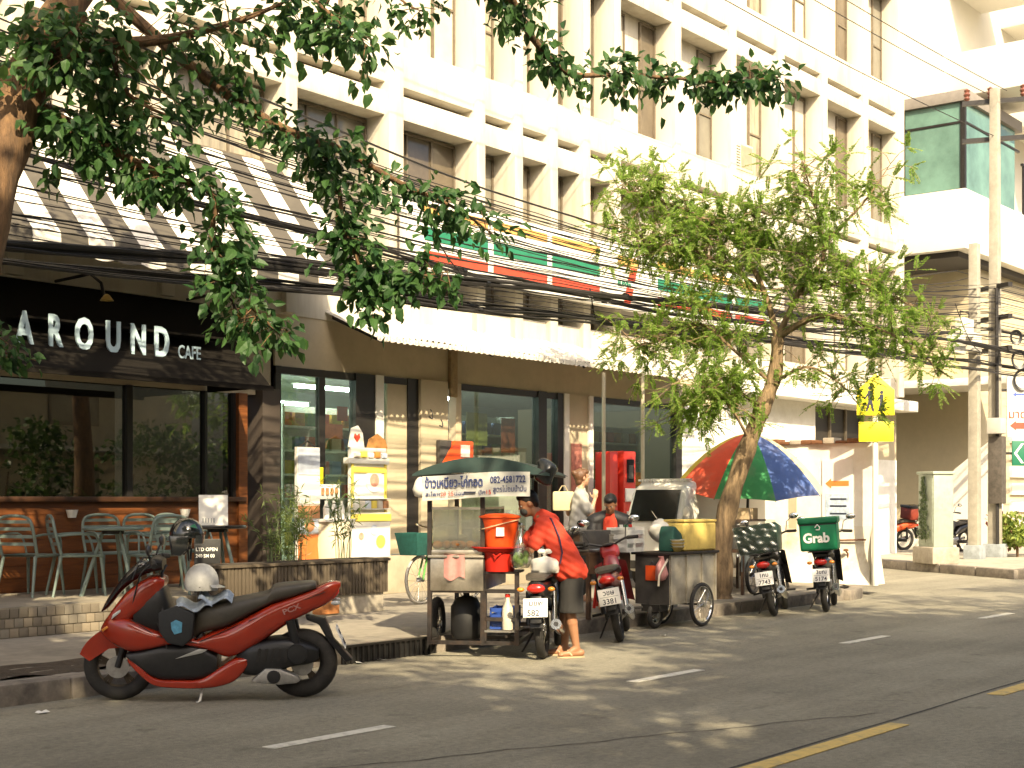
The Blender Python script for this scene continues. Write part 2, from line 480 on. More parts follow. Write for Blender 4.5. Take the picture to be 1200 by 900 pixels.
# air conditioner boxes on the ledges
acm = mat('aircon_casing', (.55, .49, .36), .6, var=.15, scale=9)
def aircon(x, z, lab):
    a = thing('air_conditioner', lab, 'air conditioner', (x, 14.2, z), group='air conditioners on the office facade')
    MB().box(-.38, .38, -.17, .17, 0, .55).build('casing', acm, a, bevel=.015)
    MB().box(-.12, .34, -.176, -.168, .06, .5).build('fan_grille', mat('grille_brown', (.3, .26, .18), .6), a, smooth=0)
    me = MB().box(-.36, -.16, -.176, -.168, 0, .012).mesh('slat', DARKMET, smooth=0)
    for k in range(8): link('slat', me, a, loc=(0, 0, .06+k*.055))
aircon(25.2, 8.04, 'boxy air conditioner on the third floor ledge directly above the feathery tree')

# ------------------------------------------------------------------ ground floor of the block
TRIM = mat('black_trim', (.018, .016, .015), .45, var=.2, scale=15)
shop = thing('convenience_store', 'beige fronted convenience store with tall glass panes on a pale plinth', 'shop', (0, 14, 0))
MB().box(12.66, 24.2, -.02, .2, 3.22, 3.9).build('fascia', BEIGE, shop, smooth=0)
MB().box(16.1, 16.26, -.09, -.022, 3.0, 3.9).build('downpipe', mat('rusty_pipe', (.28, .2, .1), .7, var=.3, scale=12), shop, bevel=.02)
MB().box(12.6, 24.2, -.35, .02, .15, .67).build('plinth', mat('plinth_cement', (.36, .31, .225), .8, var=.12, scale=4, dirt=(.2, .17, .12), dscale=1.5, damt=.6), shop, bevel=.01)
MB().box(12.66, 24.2, .02, 5.0, .55, .66).build('floor', mat('shop_floor_tile', (.5, .48, .43), .3, var=.05, scale=2), shop, smooth=0)
MB().box(12.66, 24.2, 5.0, 5.1, .66, 3.5).build('wall', mat('shop_back_wall', (.35, .38, .36), .8, var=.2, scale=.8), shop, smooth=0)
MB().box(12.66, 24.2, .2, 5.0, 3.4, 3.5).build('ceiling', mat('shop_ceiling', (.5, .5, .46), .8), shop, smooth=0)
MB().box(12.62, 12.66, .02, 5.1, .66, 3.5).build('wall', WALL, shop, smooth=0)
def post(x0, x1, m, y0=-.06, y1=.08, z0=.67, z1=3.22, name='post'):
    return MB().box(x0, x1, y0, y1, z0, z1).build(name, m, shop, smooth=0)
post(14.12, 14.5, TRIM); post(13.45, 13.56, TRIM, -.03, .05)
post(14.5, 14.66, WHITEP, -.08); post(15.19, 15.42, TRIM, -.05)
post(14.78, 15.19, BEIGE, -.03, .02, .69, 3.2, 'panel')
post(15.42, 16.02, BEIGE, -.1, .2); post(16.24, 16.36, BEIGE, -.07)
post(18.3, 18.52, TRIM); post(18.82, 18.98, TRIM); post(18.98, 19.12, WHITEP, -.08); post(19.12, 19.68, BEIGE, -.05, .2)
post(19.68, 19.8, WHITEP, -.09); post(22.5, 22.7, TRIM); post(22.7, 24.2, WHITEP, -.06, .2, .67, 3.22, 'panel')
post(12.66, 12.76, TRIM, -.03)
SHOPGL = glass('shop_glass', (.74, .84, .78), .2)
for x0, x1 in ((12.76, 13.45), (13.56, 14.12), (14.66, 14.78), (16.36, 18.3), (18.52, 18.82), (19.8, 22.5)):
    MB().box(x0, x1, 0, .012, .67, 3.22).build('pane', SHOPGL, shop, smooth=0)
MB().box(12.66, 22.7, -.04, .06, 3.12, 3.215).build('top_rail', TRIM, shop, smooth=0)
# graffiti-like cracks on the pillar
mb = MB()
for x, z, s_ in ((15.62, 2.75, .12), (15.85, 2.62, .1)):
    mb.tube([(x+s_*.5*math.sin(t*1.1)*(1-t*.08), -.104, z-.5*s_*t*.5+s_*.3*math.cos(t*1.7)) for t in [k*.35 for k in range(12)]], .008, 5)
mb.build('scribble', INK, shop)
# fluorescent tubes inside
TUBE = glow('tube_light', (.90, 1, .95), 26)
lm = MB().box(-.75, .75, -.05, .05, 0, .05).mesh('tube', TUBE, smooth=0)
TL = ('first of the front row from the cafe', 'second of the front row behind the beige panel', 'third of the front row over the cart window', 'rear row nearest the cafe pillar', 'rear row behind the glass door', 'farthest back of all')
for k, (x, y) in enumerate([(13.3, 15.6), (15.3, 15.6), (17.4, 15.6), (13.6, 17.4), (15.7, 17.4), (14.2, 18.5)]):
    t = thing('tube_lamp', 'lit fluorescent tube inside the store, ' + TL[k], 'lamp', (x, y, 3.13 if y < 16 else 3.02), group='fluorescent tubes inside the store')
    link('tube', lm, t)
    MB().box(-.78, .78, -.08, .08, .05, .075).build('fitting', WHITEP, t, smooth=0)
# shelves with goods
random.seed(21)
gcols = [(.55, .06, .04), (.6, .42, .05), (.08, .22, .1), (.06, .12, .35), (.6, .55, .48), (.45, .2, .05)]
gm = [mat('packet_%s' % n, c, .4, var=.2, scale=9) for n, c in zip(('red', 'yellow', 'green', 'blue', 'pale', 'brown'), gcols)]
gme = [MB().box(-.1, .1, -.06, .06, 0, .2).mesh('packet', m, bevel=.012) for m in gm]
for x, y, lab in ((14.9, 15.5, 'tall shelf of snack packets behind the glass next to the cafe'), (18.0, 15.1, 'tall shelf of snack packets behind the food cart window'), (22.3, 15.4, 'tall shelf of snack packets behind the red kiosk window')):
    sh = thing('shop_shelf', lab, 'shelf', (x, y, .66), group='shelves inside the store')
    f = MB(); f.box(-.9, -.86, -.2, .2, 0, 2.2).box(.86, .9, -.2, .2, 0, 2.2).box(-.86, .86, .17, .2, 0, 2.2)
    f.build('frame', WHITEP, sh, smooth=0)
    for r_ in range(6):
        MB().box(-.86, .86, -.2, .17, .1+.35*r_, .13+.35*r_).build('board', WHITEP, sh, smooth=0)
        for k in range(7):
            link('packet', random.choice(gme), sh, loc=(-.75+.25*k, -.08, .13+.35*r_))
MB().box(19.9, 22.4, 4.97, 4.995, 2.6, 2.75).build('stripe', mat('interior_red_band', (.5, .05, .03), .6), shop, smooth=0)

# shop sign with the striped bands and the big numeral
sg = thing('shop_sign', 'long white shop sign with orange, green and red stripes and the numeral 7', 'sign', (0, 13.55, 0))
SIGNW = mat('sign_white', (.66, .65, .60), .5, var=.04, scale=3, dirt=(.6, .58, .5), dscale=2, damt=.3)
MB().box(14.75, 25.4, 0, .16, 4.72, 5.78).build('board', SIGNW, sg, bevel=.01)
SO = mat('sign_orange', (.58, .33, .10), .55, var=.12); SGR = mat('sign_green', (.02, .175, .095), .55, var=.12); SRD = mat('sign_red', (.50, .06, .028), .55, var=.12)
for a, b in ((15.1, 16.52), (16.66, 18.0), (18.14, 19.45), (21.25, 22.5), (22.64, 23.85), (24.0, 25.2)):
    MB().box(a, b, -.012, .0, 5.54, 5.67).build('stripe', SO, sg, smooth=0)
    MB().box(a, b, -.012, .0, 5.17, 5.36).build('stripe', SGR, sg, smooth=0)
    MB().box(a, b, -.012, .0, 4.88, 5.02).build('stripe', SRD, sg, smooth=0)
MB().prism([(20.0, 5.44), (20.0, 5.6), (20.62, 5.6), (20.58, 5.44)], -.02, -.001).build('numeral', SO, sg, smooth=0)
MB().prism([(20.58, 5.44), (20.4, 5.44), (20.3, 5.22), (20.5, 5.22)], -.02, -.001).add([(20.26, -.02, 5.08), (20.46, -.02, 5.08), (20.36, -.02, 4.82), (20.18, -.02, 4.82), (20.26, -.001, 5.08), (20.46, -.001, 5.08), (20.36, -.001, 4.82), (20.18, -.001, 4.82)], [(0, 3, 2, 1), (0, 1, 5, 4), (1, 2, 6, 5), (2, 3, 7, 6), (3, 0, 4, 7)]).build('numeral', SRD, sg, smooth=0)
text('lettering', 'ELEVEn', .13, SGR, sg, basis((19.98, -.012, 5.1), (1, 0, 0), (0, 0, 1)), .003, bold=.004)
for x in (15.5, 18.5, 21.5, 24.6):
    MB().box(x-.03, x+.03, .16, .45, 5.2, 5.26).build('bracket', DARKMET, sg, smooth=0)

# white corrugated awning over the store
aw = thing('corrugated_awning', 'white corrugated metal awning sloping out over the convenience store', 'awning', (0, 0, 0))
CORR = mat('corrugated_white', (.56, .54, .48), .55, .1, var=.06, scale=4, dirt=(.4, .34, .25), dscale=1.6, damt=.55)
def corr(u, v):
    x = 13.55+8.95*u; y = 13.0+.98*v
    return (x, y, 3.62+.42*v+.022*math.sin(x*2*math.pi/.12)+.012*math.sin(x*3.1))
MB().grid(corr, 600, 4).build('sheet', CORR, aw, smooth=60)
MB().grid(lambda u, v: (13.55+8.95*u, 12.985+.012*math.sin(u*900), 3.64-.07*v-.02*abs(math.sin(u*77*math.pi))), 600, 1).build('drip_edge', CORR, aw)
for x in (13.7, 16, 18.3, 20.5, 22.3):
    MB().bar((x, 13.02, 3.56), (x, 13.98, 3.96), .04, .05).build('rafter', DARKMET, aw, smooth=0)

# striped awning over the cafe
sa = thing('striped_awning', 'large white and charcoal striped fabric awning above the cafe', 'awning', (0, 0, 0))
STW = mat('awning_white', (.64, .61, .54), .8, var=.07, scale=5, dirt=(.5, .45, .36), dscale=1.6, damt=.4)
STD = mat('awning_charcoal', (.075, .066, .052), .8, var=.12, scale=6, dirt=(.14, .125, .1), dscale=1.6, damt=.4)
SWD = .328
def stripe_mesh(m):
    b = MB()
    b.grid(lambda u, v: (SWD*u, 14-1.4*v, 5.85-1.66*v-.06*math.sin(v*math.pi)+.012*math.sin(u*math.pi)), 2, 8)
    b.grid(lambda u, v: (SWD*u, 12.6-.015*v, 4.19-.2*v-.03*v*math.sin(u*math.pi)), 6, 3)
    return b.mesh('fabric_stripe', m, smooth=30)
sm_ = [stripe_mesh(STW), stripe_mesh(STD)]
for k in range(30):
    link('fabric_stripe', sm_[k % 2], sa, loc=(13.1-SWD*(k+1), 0, 0))
for x in (13.08, 10.6, 8.1, 5.6):
    MB().bar((x, 12.65, 4.1), (x, 13.97, 5.68), .04, .04).build('arm', DARKMET, sa, smooth=0)
MB().bar((3.3, 12.64, 4.13), (13.1, 12.64, 4.13), .05, .05).build('front_rail', DARKMET, sa, smooth=0)

# ------------------------------------------------------------------ cafe front
WOOD = mat('orange_wood', (.155, .05, .012), .5, var=.35, scale=5, stretch=(1, 1, 9), bump=.08, dirt=(.12, .045, .015), dscale=1.2, damt=.5)
FASC = mat('dark_canvas', (.009, .0075, .006), .9, var=.2, scale=20, spec=.15)
cafe = thing('cafe_shopfront', 'dark cafe front with wide window over an orange wooden wall', 'cafe', (0, 14, 0))
MB().box(8.55, 12.0, -.03, .12, .44, 1.44).build('wall', WOOD, cafe, smooth=0)
for k in range(7):
    MB().box(8.55, 12.0, -.042, -.031, .46+.14*k, .46+.14*k+.131).build('plank', WOOD, cafe, smooth=0)
MB().box(3.5, 8.55, -.06, .12, .44, 3.9).build('wall', mat('red_brown_wall', (.16, .045, .025), .7, var=.3, scale=5), cafe, smooth=0)
MB().box(3.5, 12.66, .02, .2, 2.82, 4.2).build('lintel', BEIGE, cafe, smooth=0)
MB().box(8.55, 12.1, -.12, .1, 1.44, 1.5).build('sill', mat('dark_wood', (.05, .02, .008), .5, var=.3, scale=8), cafe, bevel=.01)
MB().box(12.0, 12.14, -.08, .1, .44, 2.82).build('post', WOOD, cafe, smooth=0)
MB().box(12.14, 12.36, .3, .4, .44, 2.82).build('panel', TRIM, cafe, smooth=0)
MB().box(12.36, 12.66, -.12, .2, .44, 2.9).build('pillar', mat('dark_brown_pillar', (.05, .038, .03), .7, var=.15, scale=6), cafe, bevel=.008)
CAFEGL = glass('cafe_glass', (.45, .45, .4), .12, .012)
for a, b in ((8.6, 10.34), (10.42, 11.5), (11.54, 11.96)):
    MB().box(a, b, .03, .042, 1.5, 2.82).build('pane', CAFEGL, cafe, smooth=0)
for x, w in ((8.57, .06), (10.38, .08), (11.52, .04), (11.98, .04)):
    MB().box(x-w/2, x+w/2, -.02, .08, 1.5, 2.82).build('mullion', TRIM, cafe, smooth=0)
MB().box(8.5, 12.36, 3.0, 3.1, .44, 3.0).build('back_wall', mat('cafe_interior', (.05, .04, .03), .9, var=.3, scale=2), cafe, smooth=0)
# lamps on the wooden wall
for x, lab in ((9.55, 'small white wall lamp on the wood over the mint table'), (11.15, 'small white wall lamp on the wood near the window corner')):
    l = thing('wall_lamp', lab, 'lamp', (x, 13.93, 1.26), group='wall lamps on the wooden cafe wall')
    MB().lathe([(.045, 0), (.07, .09), (.062, .09), (.04, .005)], 14).build('shade', PAPER, l)
    MB().box(-.02, .02, 0, .03, .03, .06).build('arm', DARKMET, l)
# sloped black sign canvas with letters
ca = thing('cafe_sign_awning', 'black sloped cafe awning with pale blue lettering AROUND CAFE', 'awning', (0, 0, 0))
P0 = Vector((0, 14.0, 3.9)); P1 = Vector((0, 12.8, 2.8))
sl = (P0-P1).normalized(); nrm = Vector((0, -sl.z, sl.y))
b = MB()
b.add([(3.5, 14, 3.9), (11.55, 14, 3.9), (11.55, 12.8, 2.8), (3.5, 12.8, 2.8), (11.55, 14, 2.8)], [(0, 3, 2, 1), (1, 2, 4)])
b.build('canvas', FASC, ca, smooth=0)
MB().box(3.5, 11.55, 12.77, 12.8, 2.76, 2.82).build('hem', FASC, ca, smooth=0)
LET = mat('letter_pale_blue', (.42, .56, .64), .5, var=.05)
def on_slope(x, z):      # point on the canvas at height z
    t = (z-2.8)/1.1; return Vector((x, 12.8+1.2*t, z))+nrm*.02
MB().box(8.4, 11.1, 13.14, 13.17, 3.09, 3.12).box(8.4, 11.1, 13.14, 13.6, 3.36, 3.385).build('letter_rail', FASC, ca, smooth=0)
SIGNX = {'A': 8.33, 'R': 8.70, 'O': 9.03, 'U': 9.42, 'N': 9.74, 'D': 10.065}
for ch, x in SIGNX.items():
    text('letter', ch, .47, LET, ca, basis((x, 13.12, 3.09), (1, 0, 0), (0, 0, 1)), .012, bold=.014, sx=.6)
text('lettering', 'CAFE', .215, LET, ca, basis((10.4, 13.12, 3.09), (1, 0, 0), (0, 0, 1)), .004, bold=.003, sx=.66)
# picture lights on arms above the sign
brass = mat('brass', (.5, .34, .1), .35, .8, var=.2, scale=9)
for x, lab in ((9.35, 'small brass picture lamp above the cafe sign beginning'), (11.2, 'small brass picture lamp above the end of the cafe sign')):
    l = thing('sign_lamp', lab, 'lamp', (x, 13.0, 3.62), group='picture lamps over the cafe sign')
    MB().tube([(0, .95, .3), (0, .3, .32), (0, .1, .2), (0, .05, .06)], .018, 6).build('arm', DARKMET, l)
    MB().lathe([(.012, .07), (.03, .06), (.075, 0), (.07, 0), (.02, .045)], 14).build('lamp_shade', brass, l)
# cafe deck: raised floor faced with small tiles
deck = slab([(2, 12.1), (12.6, 12.1), (12.6, 14), (2, 14)], .14, .44, 'cafe_deck', mat('deck_concrete', (.26, .23, .175), .85, var=.2, scale=6, bump=.1, dirt=(.13, .11, .09), dscale=1.3, damt=.6))
GROUT = None
tile = [mat('deck_tile_%s' % n, c, .6, var=.2, scale=12, dirt=(.08, .07, .055), dscale=3, damt=.6) for n, c in (('tan', (.25, .21, .155)), ('grey', (.22, .195, .155)), ('dark', (.17, .145, .11)))]
tme = [MB().box(.004, .096, -.016, 0, .004, .089).mesh('tile', m, bevel=.003, smooth=30) for m in tile]
random.seed(8)
for i in range(38):
    for j in range(3):
        link('tile', random.choice(tme), deck, loc=(6.0+.1*i+(.05 if j % 2 else 0), 12.099, .152+.093*j))
# ------------------------------------------------------------------ right of the store: white wall, rear ground floor, far block
RUST = mat('rust', (.16, .07, .03), .85, var=.4, scale=15)
ww = thing('forecourt_wall', 'sunlit white boundary wall with flared foot beside the green delivery box', 'wall', (20.8, 9.33, .15))
b = MB(); n = 24
b.add([(-.02, 0, .0), (.16, 0, 0), (.16, 0, 2.2), (-.02, 0, 2.2), (-.02, 2.4, 0), (.16, 2.4, 0), (.16, 2.4, 2.2), (-.02, 2.4, 2.2)],
      [(0, 1, 2, 3), (4, 7, 6, 5), (0, 3, 7, 4), (1, 5, 6, 2), (3, 2, 6, 7)])
b.build('wall', WHITEP, ww, smooth=0)
b = MB()
prof = [(-.3, 0), (-.26, .05), (-.14, .2), (-.06, .5), (-.022, .9)]
b.grid(lambda u, v: (np.interp(v*4, range(5), [p[0] for p in prof])-.0+.02*math.sin(u*19)*(1-v), -.12*(1-v)**2 + u*(2.4+.1*(1-v)), np.interp(v*4, range(5), [p[1] for p in prof])), 20, 8)
b.add([(-.3, -.12, 0), (-.022, 0, .9), (.16, 0, .9), (.2, -.12, 0)], [(0, 3, 2, 1)])
b.build('foot', mat('stained_white', (.72, .68, .58), .8, var=.1, scale=4, dirt=(.4, .3, .15), dscale=2.3, damt=.7), ww)
random.seed(3)
for k in range(12):
    MB().box(-.08, .2, 0, .19, 0, random.uniform(.04, .1)).build('coping_stone', RUST if k % 3 else CONC, ww, bevel=.012).location = (random.uniform(-.02, .02), .2*k, 2.2)
MB().box(-.028, -.02, 1.28, 1.42, .25, 2.0).build('panel', BEIGE, ww, smooth=0)
nt_ = thing('wall_notice', 'white notice with an orange left arrow and blue print on the white wall', 'notice', (20.77, 9.9, 1.1))
MB().box(-.008, .0, -.26, .26, -.1, 1.0).build('sheet', PAPER, nt_, smooth=0)
MB().add([(-.013, .2, .62), (-.013, .1, .7), (-.013, .1, .66), (-.013, -.2, .66), (-.013, -.2, .58), (-.013, .1, .58), (-.013, .1, .54)], [(0, 1, 2, 3, 4, 5, 6)]).build('arrow', mat('arrow_orange', (.75, .22, .05), .6), nt_, smooth=0)
MB().box(-.013, -.009, -.2, .2, .05, .45).build('picture', mat('pale_blue_print', (.45, .55, .68), .6, var=.3, scale=14), nt_, smooth=0)
for z_ in (.13, .25, .36): MB().box(-.016, -.0135, -.16, .12, z_, z_+.025).build('print', INK, nt_, smooth=0)
tap = thing('wall_tap', 'rusty water tap and pipe low on the white wall', 'tap', (20.66, 9.7, .62))
MB().tube([(.1, 0, -.45), (.06, 0, 0), (.0, 0, .03)], .015, 6).tube([(.06, -.3, .22), (.06, .3, .2)], .014, 6).build('pipe', RUST, tap)
MB().lathe([(.0, -.02), (.04, -.01), (.04, .02), (0, .03)], 10, T(-.01, 0, .05)).build('valve', RUST, tap)

rg = thing('rear_shop_unit', 'plain white and beige ground floor at the far end of the office block', 'shop', (0, 14, 0))
MB().box(24.21, 32.6, .0, .3, .15, 2.4).build('wall', WHITEP, rg, smooth=0)
MB().box(24.21, 28.3, .01, .3, 2.4, 3.9).build('wall', WHITEP, rg, smooth=0)
MB().box(30.8, 32.6, .01, .3, 2.4, 3.9).build('wall', BEIGE, rg, smooth=0)
MB().box(28.3, 30.8, .02, .3, 3.5, 3.9).build('wall', WHITEP, rg, smooth=0)
MB().box(24.21, 32.7, -.5, .0, 3.55, 3.8).build('canopy', WHITEP, rg, bevel=.01)
f = MB().box(28.3, 30.8, .1, .3, 2.4, 3.5)
w = f.build('window', mat('dark_opening', (.03, .025, .02), .5), rg, smooth=0)
for x in (28.34, 29.1, 29.9, 30.72):
    MB().box(x, x+.07, .05, .099, 2.4, 3.5).build('mullion', FRAMEB, w, smooth=0)
MB().box(25.2, 26.3, -.02, .0, .15, 2.2).build('door', BEIGE, rg, smooth=0)

far = thing('corner_building', 'white corner building with a teal glass box and deep overhang', 'building', (36, 13.6, 0))
FARW = mat('bright_white_paint', (.64, .615, .545), .7, var=.04, scale=1.5, dirt=(.6, .56, .46), dscale=.6, damt=.3)
TAUPE = mat('taupe_render', (.46, .40, .27), .85, var=.06, scale=3, bump=.04)
MB().box(2.5, 30, .6, 22, .17, 7.9).build('wall', TAUPE, far, smooth=0)
MB().box(0, 30, 0, 22, 7.95, 9.5).build('balcony_band', FARW, far, bevel=.02)
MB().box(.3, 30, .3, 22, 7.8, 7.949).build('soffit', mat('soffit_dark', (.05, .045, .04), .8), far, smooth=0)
MB().box(1.6, 30, 1.2, 22, 9.5, 24).build('wall', FARW, far, smooth=0)
MB().box(-.05, 4.2, -.05, 12, 11.75, 12.05).build('box_roof', mat('roof_edge_grey', (.2, .18, .16), .6), far, bevel=.02)
TEAL = mat('teal_glass', (.12, .22, .185), .08, var=.45, scale=.6, spec=.8)
for k in range(4):
    MB().box(.05, .07, .12+1.6*k, .12+1.6*k+1.52, 9.52, 11.2).build('pane', TEAL, far, smooth=0)
    MB().box(.05, .07, .12+1.6*k, .12+1.6*k+1.52, 11.26, 11.74).build('pane', TEAL, far, smooth=0)
for k in range(2):
    MB().box(.15+1.9*k, 1.95+1.9*k, .05, .07, 9.52, 11.2).build('pane', TEAL, far, smooth=0)
    MB().box(.15+1.9*k, 1.95+1.9*k, .05, .07, 11.26, 11.74).build('pane', TEAL, far, smooth=0)
MB().box(.02, .14, .02, .14, 9.5, 11.75).build('post', DARKMET, far, smooth=0)
MB().box(.03, .09, .14, 10, 11.2, 11.26).build('transom', DARKMET, far, smooth=0)
MB().box(.14, 4.2, .03, .09, 11.2, 11.26).build('transom', DARKMET, far, smooth=0)
for k in range(1, 4): MB().box(.03, .1, 1.6*k+.05, 1.6*k+.12, 9.5, 11.2).build('mullion', DARKMET, far, smooth=0)
MB().box(.2, 3.9, .3, 6, 9.5, 9.56).build('floor', CONC, far, smooth=0)
for y, z in ((3.2, 12.6), (6.5, 12.6), (3.2, 16), (6.5, 16)):
    f = MB().box(1.52, 1.6, y, y+1.3, z, z+1.6).build('window', FRAMEB, far, smooth=0)
    MB().box(1.5, 1.519, y+.06, y+1.24, z+.06, z+1.54).build('pane', BLIND, f, smooth=0)
for z in (12.4, 15.4):
    MB().box(1.8, 4.4, -1.0, 1.2, z, z+1.2).build('balcony', FARW, far, bevel=.02)
    MB().box(6.0, 9.4, -1.0, 1.2, z, z+1.2).build('balcony', FARW, far, bevel=.02)
for k in range(12): MB().box(4.6+k*.5, 4.66+k*.5, .05, .1, 9.5, 10.9).build('baluster', DARKMET, far, smooth=0)
MB().box(4.5, 12, .04, .11, 10.9, 10.97).build('rail', DARKMET, far, smooth=0)
MB().box(.2, 2.5, -1.3, 8, 4.42, 4.62).build('canopy', FARW, far, bevel=.02)
MB().box(2.42, 2.5, 3.0, 6.5, 5.2, 5.26).build('conduit', RUST, far, smooth=0)
for k in range(6): MB().box(5+.01, 12, .52, .599, .6+k*.5, .6+k*.5+.33).build('louvre', FARW, far, smooth=0)
st = thing('white_stair', 'white stair parapet climbing against the taupe wall', 'stair', (36.6, 13.5, .17))
MB().add([(0, 0, 0), (0, 2.6, 0), (0, .6, 2.1), (0, -.3, 2.8), (0, -.6, 2.8), (0, -.6, 0)] + [(.18, 0, 0), (.18, 2.6, 0), (.18, .6, 2.1), (.18, -.3, 2.8), (.18, -.6, 2.8), (.18, -.6, 0)],
         [(1, 2, 3, 4, 5, 0), (6, 11, 10, 9, 8, 7), (1, 7, 8, 2), (2, 8, 9, 3), (3, 9, 10, 4), (4, 10, 11, 5), (0, 6, 7, 1), (5, 11, 6, 0)]).build('parapet', FARW, st, smooth=0)
for k in range(8): MB().box(.2, 1.2, 2.2-.3*k-.3, 2.2-.3*k, 0, .17*(k+1)).build('step', CONC, st, smooth=0)

# utility cabinet on a concrete base
cb = thing('utility_cabinet', 'grey green utility cabinet with a creeper stain on a concrete base', 'cabinet', (27.9, 11.15, .17), R(-38))
CABM = mat('cabinet_green_grey', (.33, .37, .30), .6, .2, var=.12, scale=5, dirt=(.12, .13, .1), dscale=1.7, damt=.7)
MB().box(-.22, .22, -.3, .3, .34, 1.8).build('body', CABM, cb, bevel=.015)
MB().box(-.25, .25, -.33, .33, 1.8, 1.86).build('top', CABM, cb, bevel=.015)
MB().box(-.3, .3, -.4, .4, 0, .34).build('base', CONC, cb, bevel=.03)
MB().box(-.232, -.221, -.27, -.01, .42, 1.72).build('door', CABM, cb, bevel=.004)
MB().box(-.232, -.221, .01, .27, .42, 1.72).build('door', CABM, cb, bevel=.004)
random.seed(14)
vs = []; fs = []
for k in range(420):
    t = random.random(); z = .5+1.25*t; y = .05+random.gauss(0, .1*(1.25-t)); s_ = random.uniform(.02, .04)
    a = random.uniform(0, 6.28); o = len(vs)
    x = -.245-random.uniform(0, .03)
    for q in range(4): vs.append((x+random.uniform(-.01, .01), y+s_*math.cos(a+q*1.57), z+s_*.8*math.sin(a+q*1.57)))
    fs.append((o, o+1, o+2, o+3))
MB().add(vs, fs).build('creeper', leafmat('creeper_leaf', (.05, .09, .03), (.12, .16, .07)), cb, smooth=0, kind='stuff')

# poles
POLE = mat('pole_concrete', (.30, .28, .23), .85, var=.15, scale=6, bump=.1, dirt=(.15, .13, .1), dscale=1.3, damt=.6)
def pole(x, y, h, w0, w1, lab):
    p = thing('utility_pole', lab, 'pole', (x, y, .17))
    b = MB(); b.add([(-w0/2, -w0/2, 0), (w0/2, -w0/2, 0), (w0/2, w0/2, 0), (-w0/2, w0/2, 0), (-w1/2, -w1/2, h), (w1/2, -w1/2, h), (w1/2, w1/2, h), (-w1/2, w1/2, h)],
                    [(0, 3, 2, 1), (4, 5, 6, 7), (0, 1, 5, 4), (1, 2, 6, 5), (2, 3, 7, 6), (3, 0, 4, 7)])
    b.build('shaft', POLE, p, bevel=.03)
    MB().box(-w0*.8, w0*.8, -w0*.8, w0*.8, -.01, .3).build('footing', mat('footing_blue_grey', (.25, .28, .3), .8, var=.3, scale=6), p, bevel=.02)
    return p
pa = pole(30.45, 11.3, 6.85, .23, .2, 'shorter speckled concrete pole with a blue grey footing')
pb = pole(31.7, 11.3, 10.5, .26, .19, 'tall concrete utility pole carrying the wires and a grey meter')
for z in (4.6, 5.3, 6.0): MB().box(-.5, .5, -.06, .06, z, z+.1, RZ(R(60))).build('crossarm', DARKMET, pb, smooth=0)
MB().box(-.7, .7, -.05, .05, 9.35, 9.45, RZ(R(110)) @ T(0, -.15, 0)).build('crossarm', DARKMET, pb, smooth=0)
MB().box(-.7, .7, -.05, .05, 10.2, 10.3, RZ(R(110)) @ T(0, -.15, 0)).build('crossarm', DARKMET, pb, smooth=0)
for dx in (-.6, .1, .6):
    M_ = RZ(R(110)) @ T(dx, -.15, 10.3)
    MB().lathe([(.03, 0), (.07, .06), (.05, .1), (.08, .15), (.05, .2), (.07, .25), (0, .3)], 10, M_).build('insulator', mat('insulator_brown', (.16, .06, .04), .3), pb)
mt_ = MB().box(-.2, .2, -.16, .16, 2.75, 3.1).build('meter_box', mat('meter_grey', (.42, .4, .36), .5, var=.1), pb, bevel=.03)
mt_.location = (-.22, -.12, 0)
MB().tube([(-.17, -.12, .3), (-.17, -.1, 6)], .04, 8).build('conduit', DARKMET, pb)
MB().box(-.28, .0, -.25, .05, 1.2, 2.7, T(.02, 0, 0)).build('stain_wrap', mat('tape_dark', (.07, .06, .05), .7, var=.4, scale=10), pb, bevel=.02)
for k, (dx, z, r_) in enumerate([(.55, 4.6, .17), (.62, 4.15, .19), (.48, 5.1, .13)]):
    cc = thing('cable_coil', ('upper left coil of spare black cable beside the tall pole', 'lower coil of spare black cable above the white sign', 'small top coil of spare black cable by the tall pole')[k], 'cable', (31.7+dx*.62, 11.3-dx*.78, z), R(-52), group='coils of spare cable')
    b = MB()
    for q in range(4):
        b.tube([((r_-.012*q)*math.cos(a), .01*q, (r_-.012*q)*math.sin(a)*1.25) for a in [j*2*math.pi/20 for j in range(21)]], .012, 5, cap=False)
    b.build('loops', BLACKP, cc)
    MB().bar((0, 0, r_*1.2), (0, .25, r_*1.2), .02, .02).build('hook', DARKMET, cc, smooth=0)
jb = mat('junction_white', (.6, .58, .5), .6, var=.15, scale=8)
for k, (x, y, z) in enumerate([(29.6, 11.2, 5.1), (30.2, 11.25, 4.85), (29.0, 11.15, 4.7)]):
    j = thing('junction_box', ('pale junction box hung highest among the cables by the poles', 'pale junction box hung closest to the shorter pole', 'pale junction box hung lowest and farthest from the poles')[k], 'junction box', (x, y, z), group='junction boxes on the cables')
    MB().box(-.3, .3, -.1, .1, -.2, .2).build('case', jb, j, bevel=.03)
    MB().tube([(-.25, 0, .2), (-.25, 0, .34), (.25, 0, .34), (.25, 0, .2)], .012, 5).build('hanger', DARKMET, j)

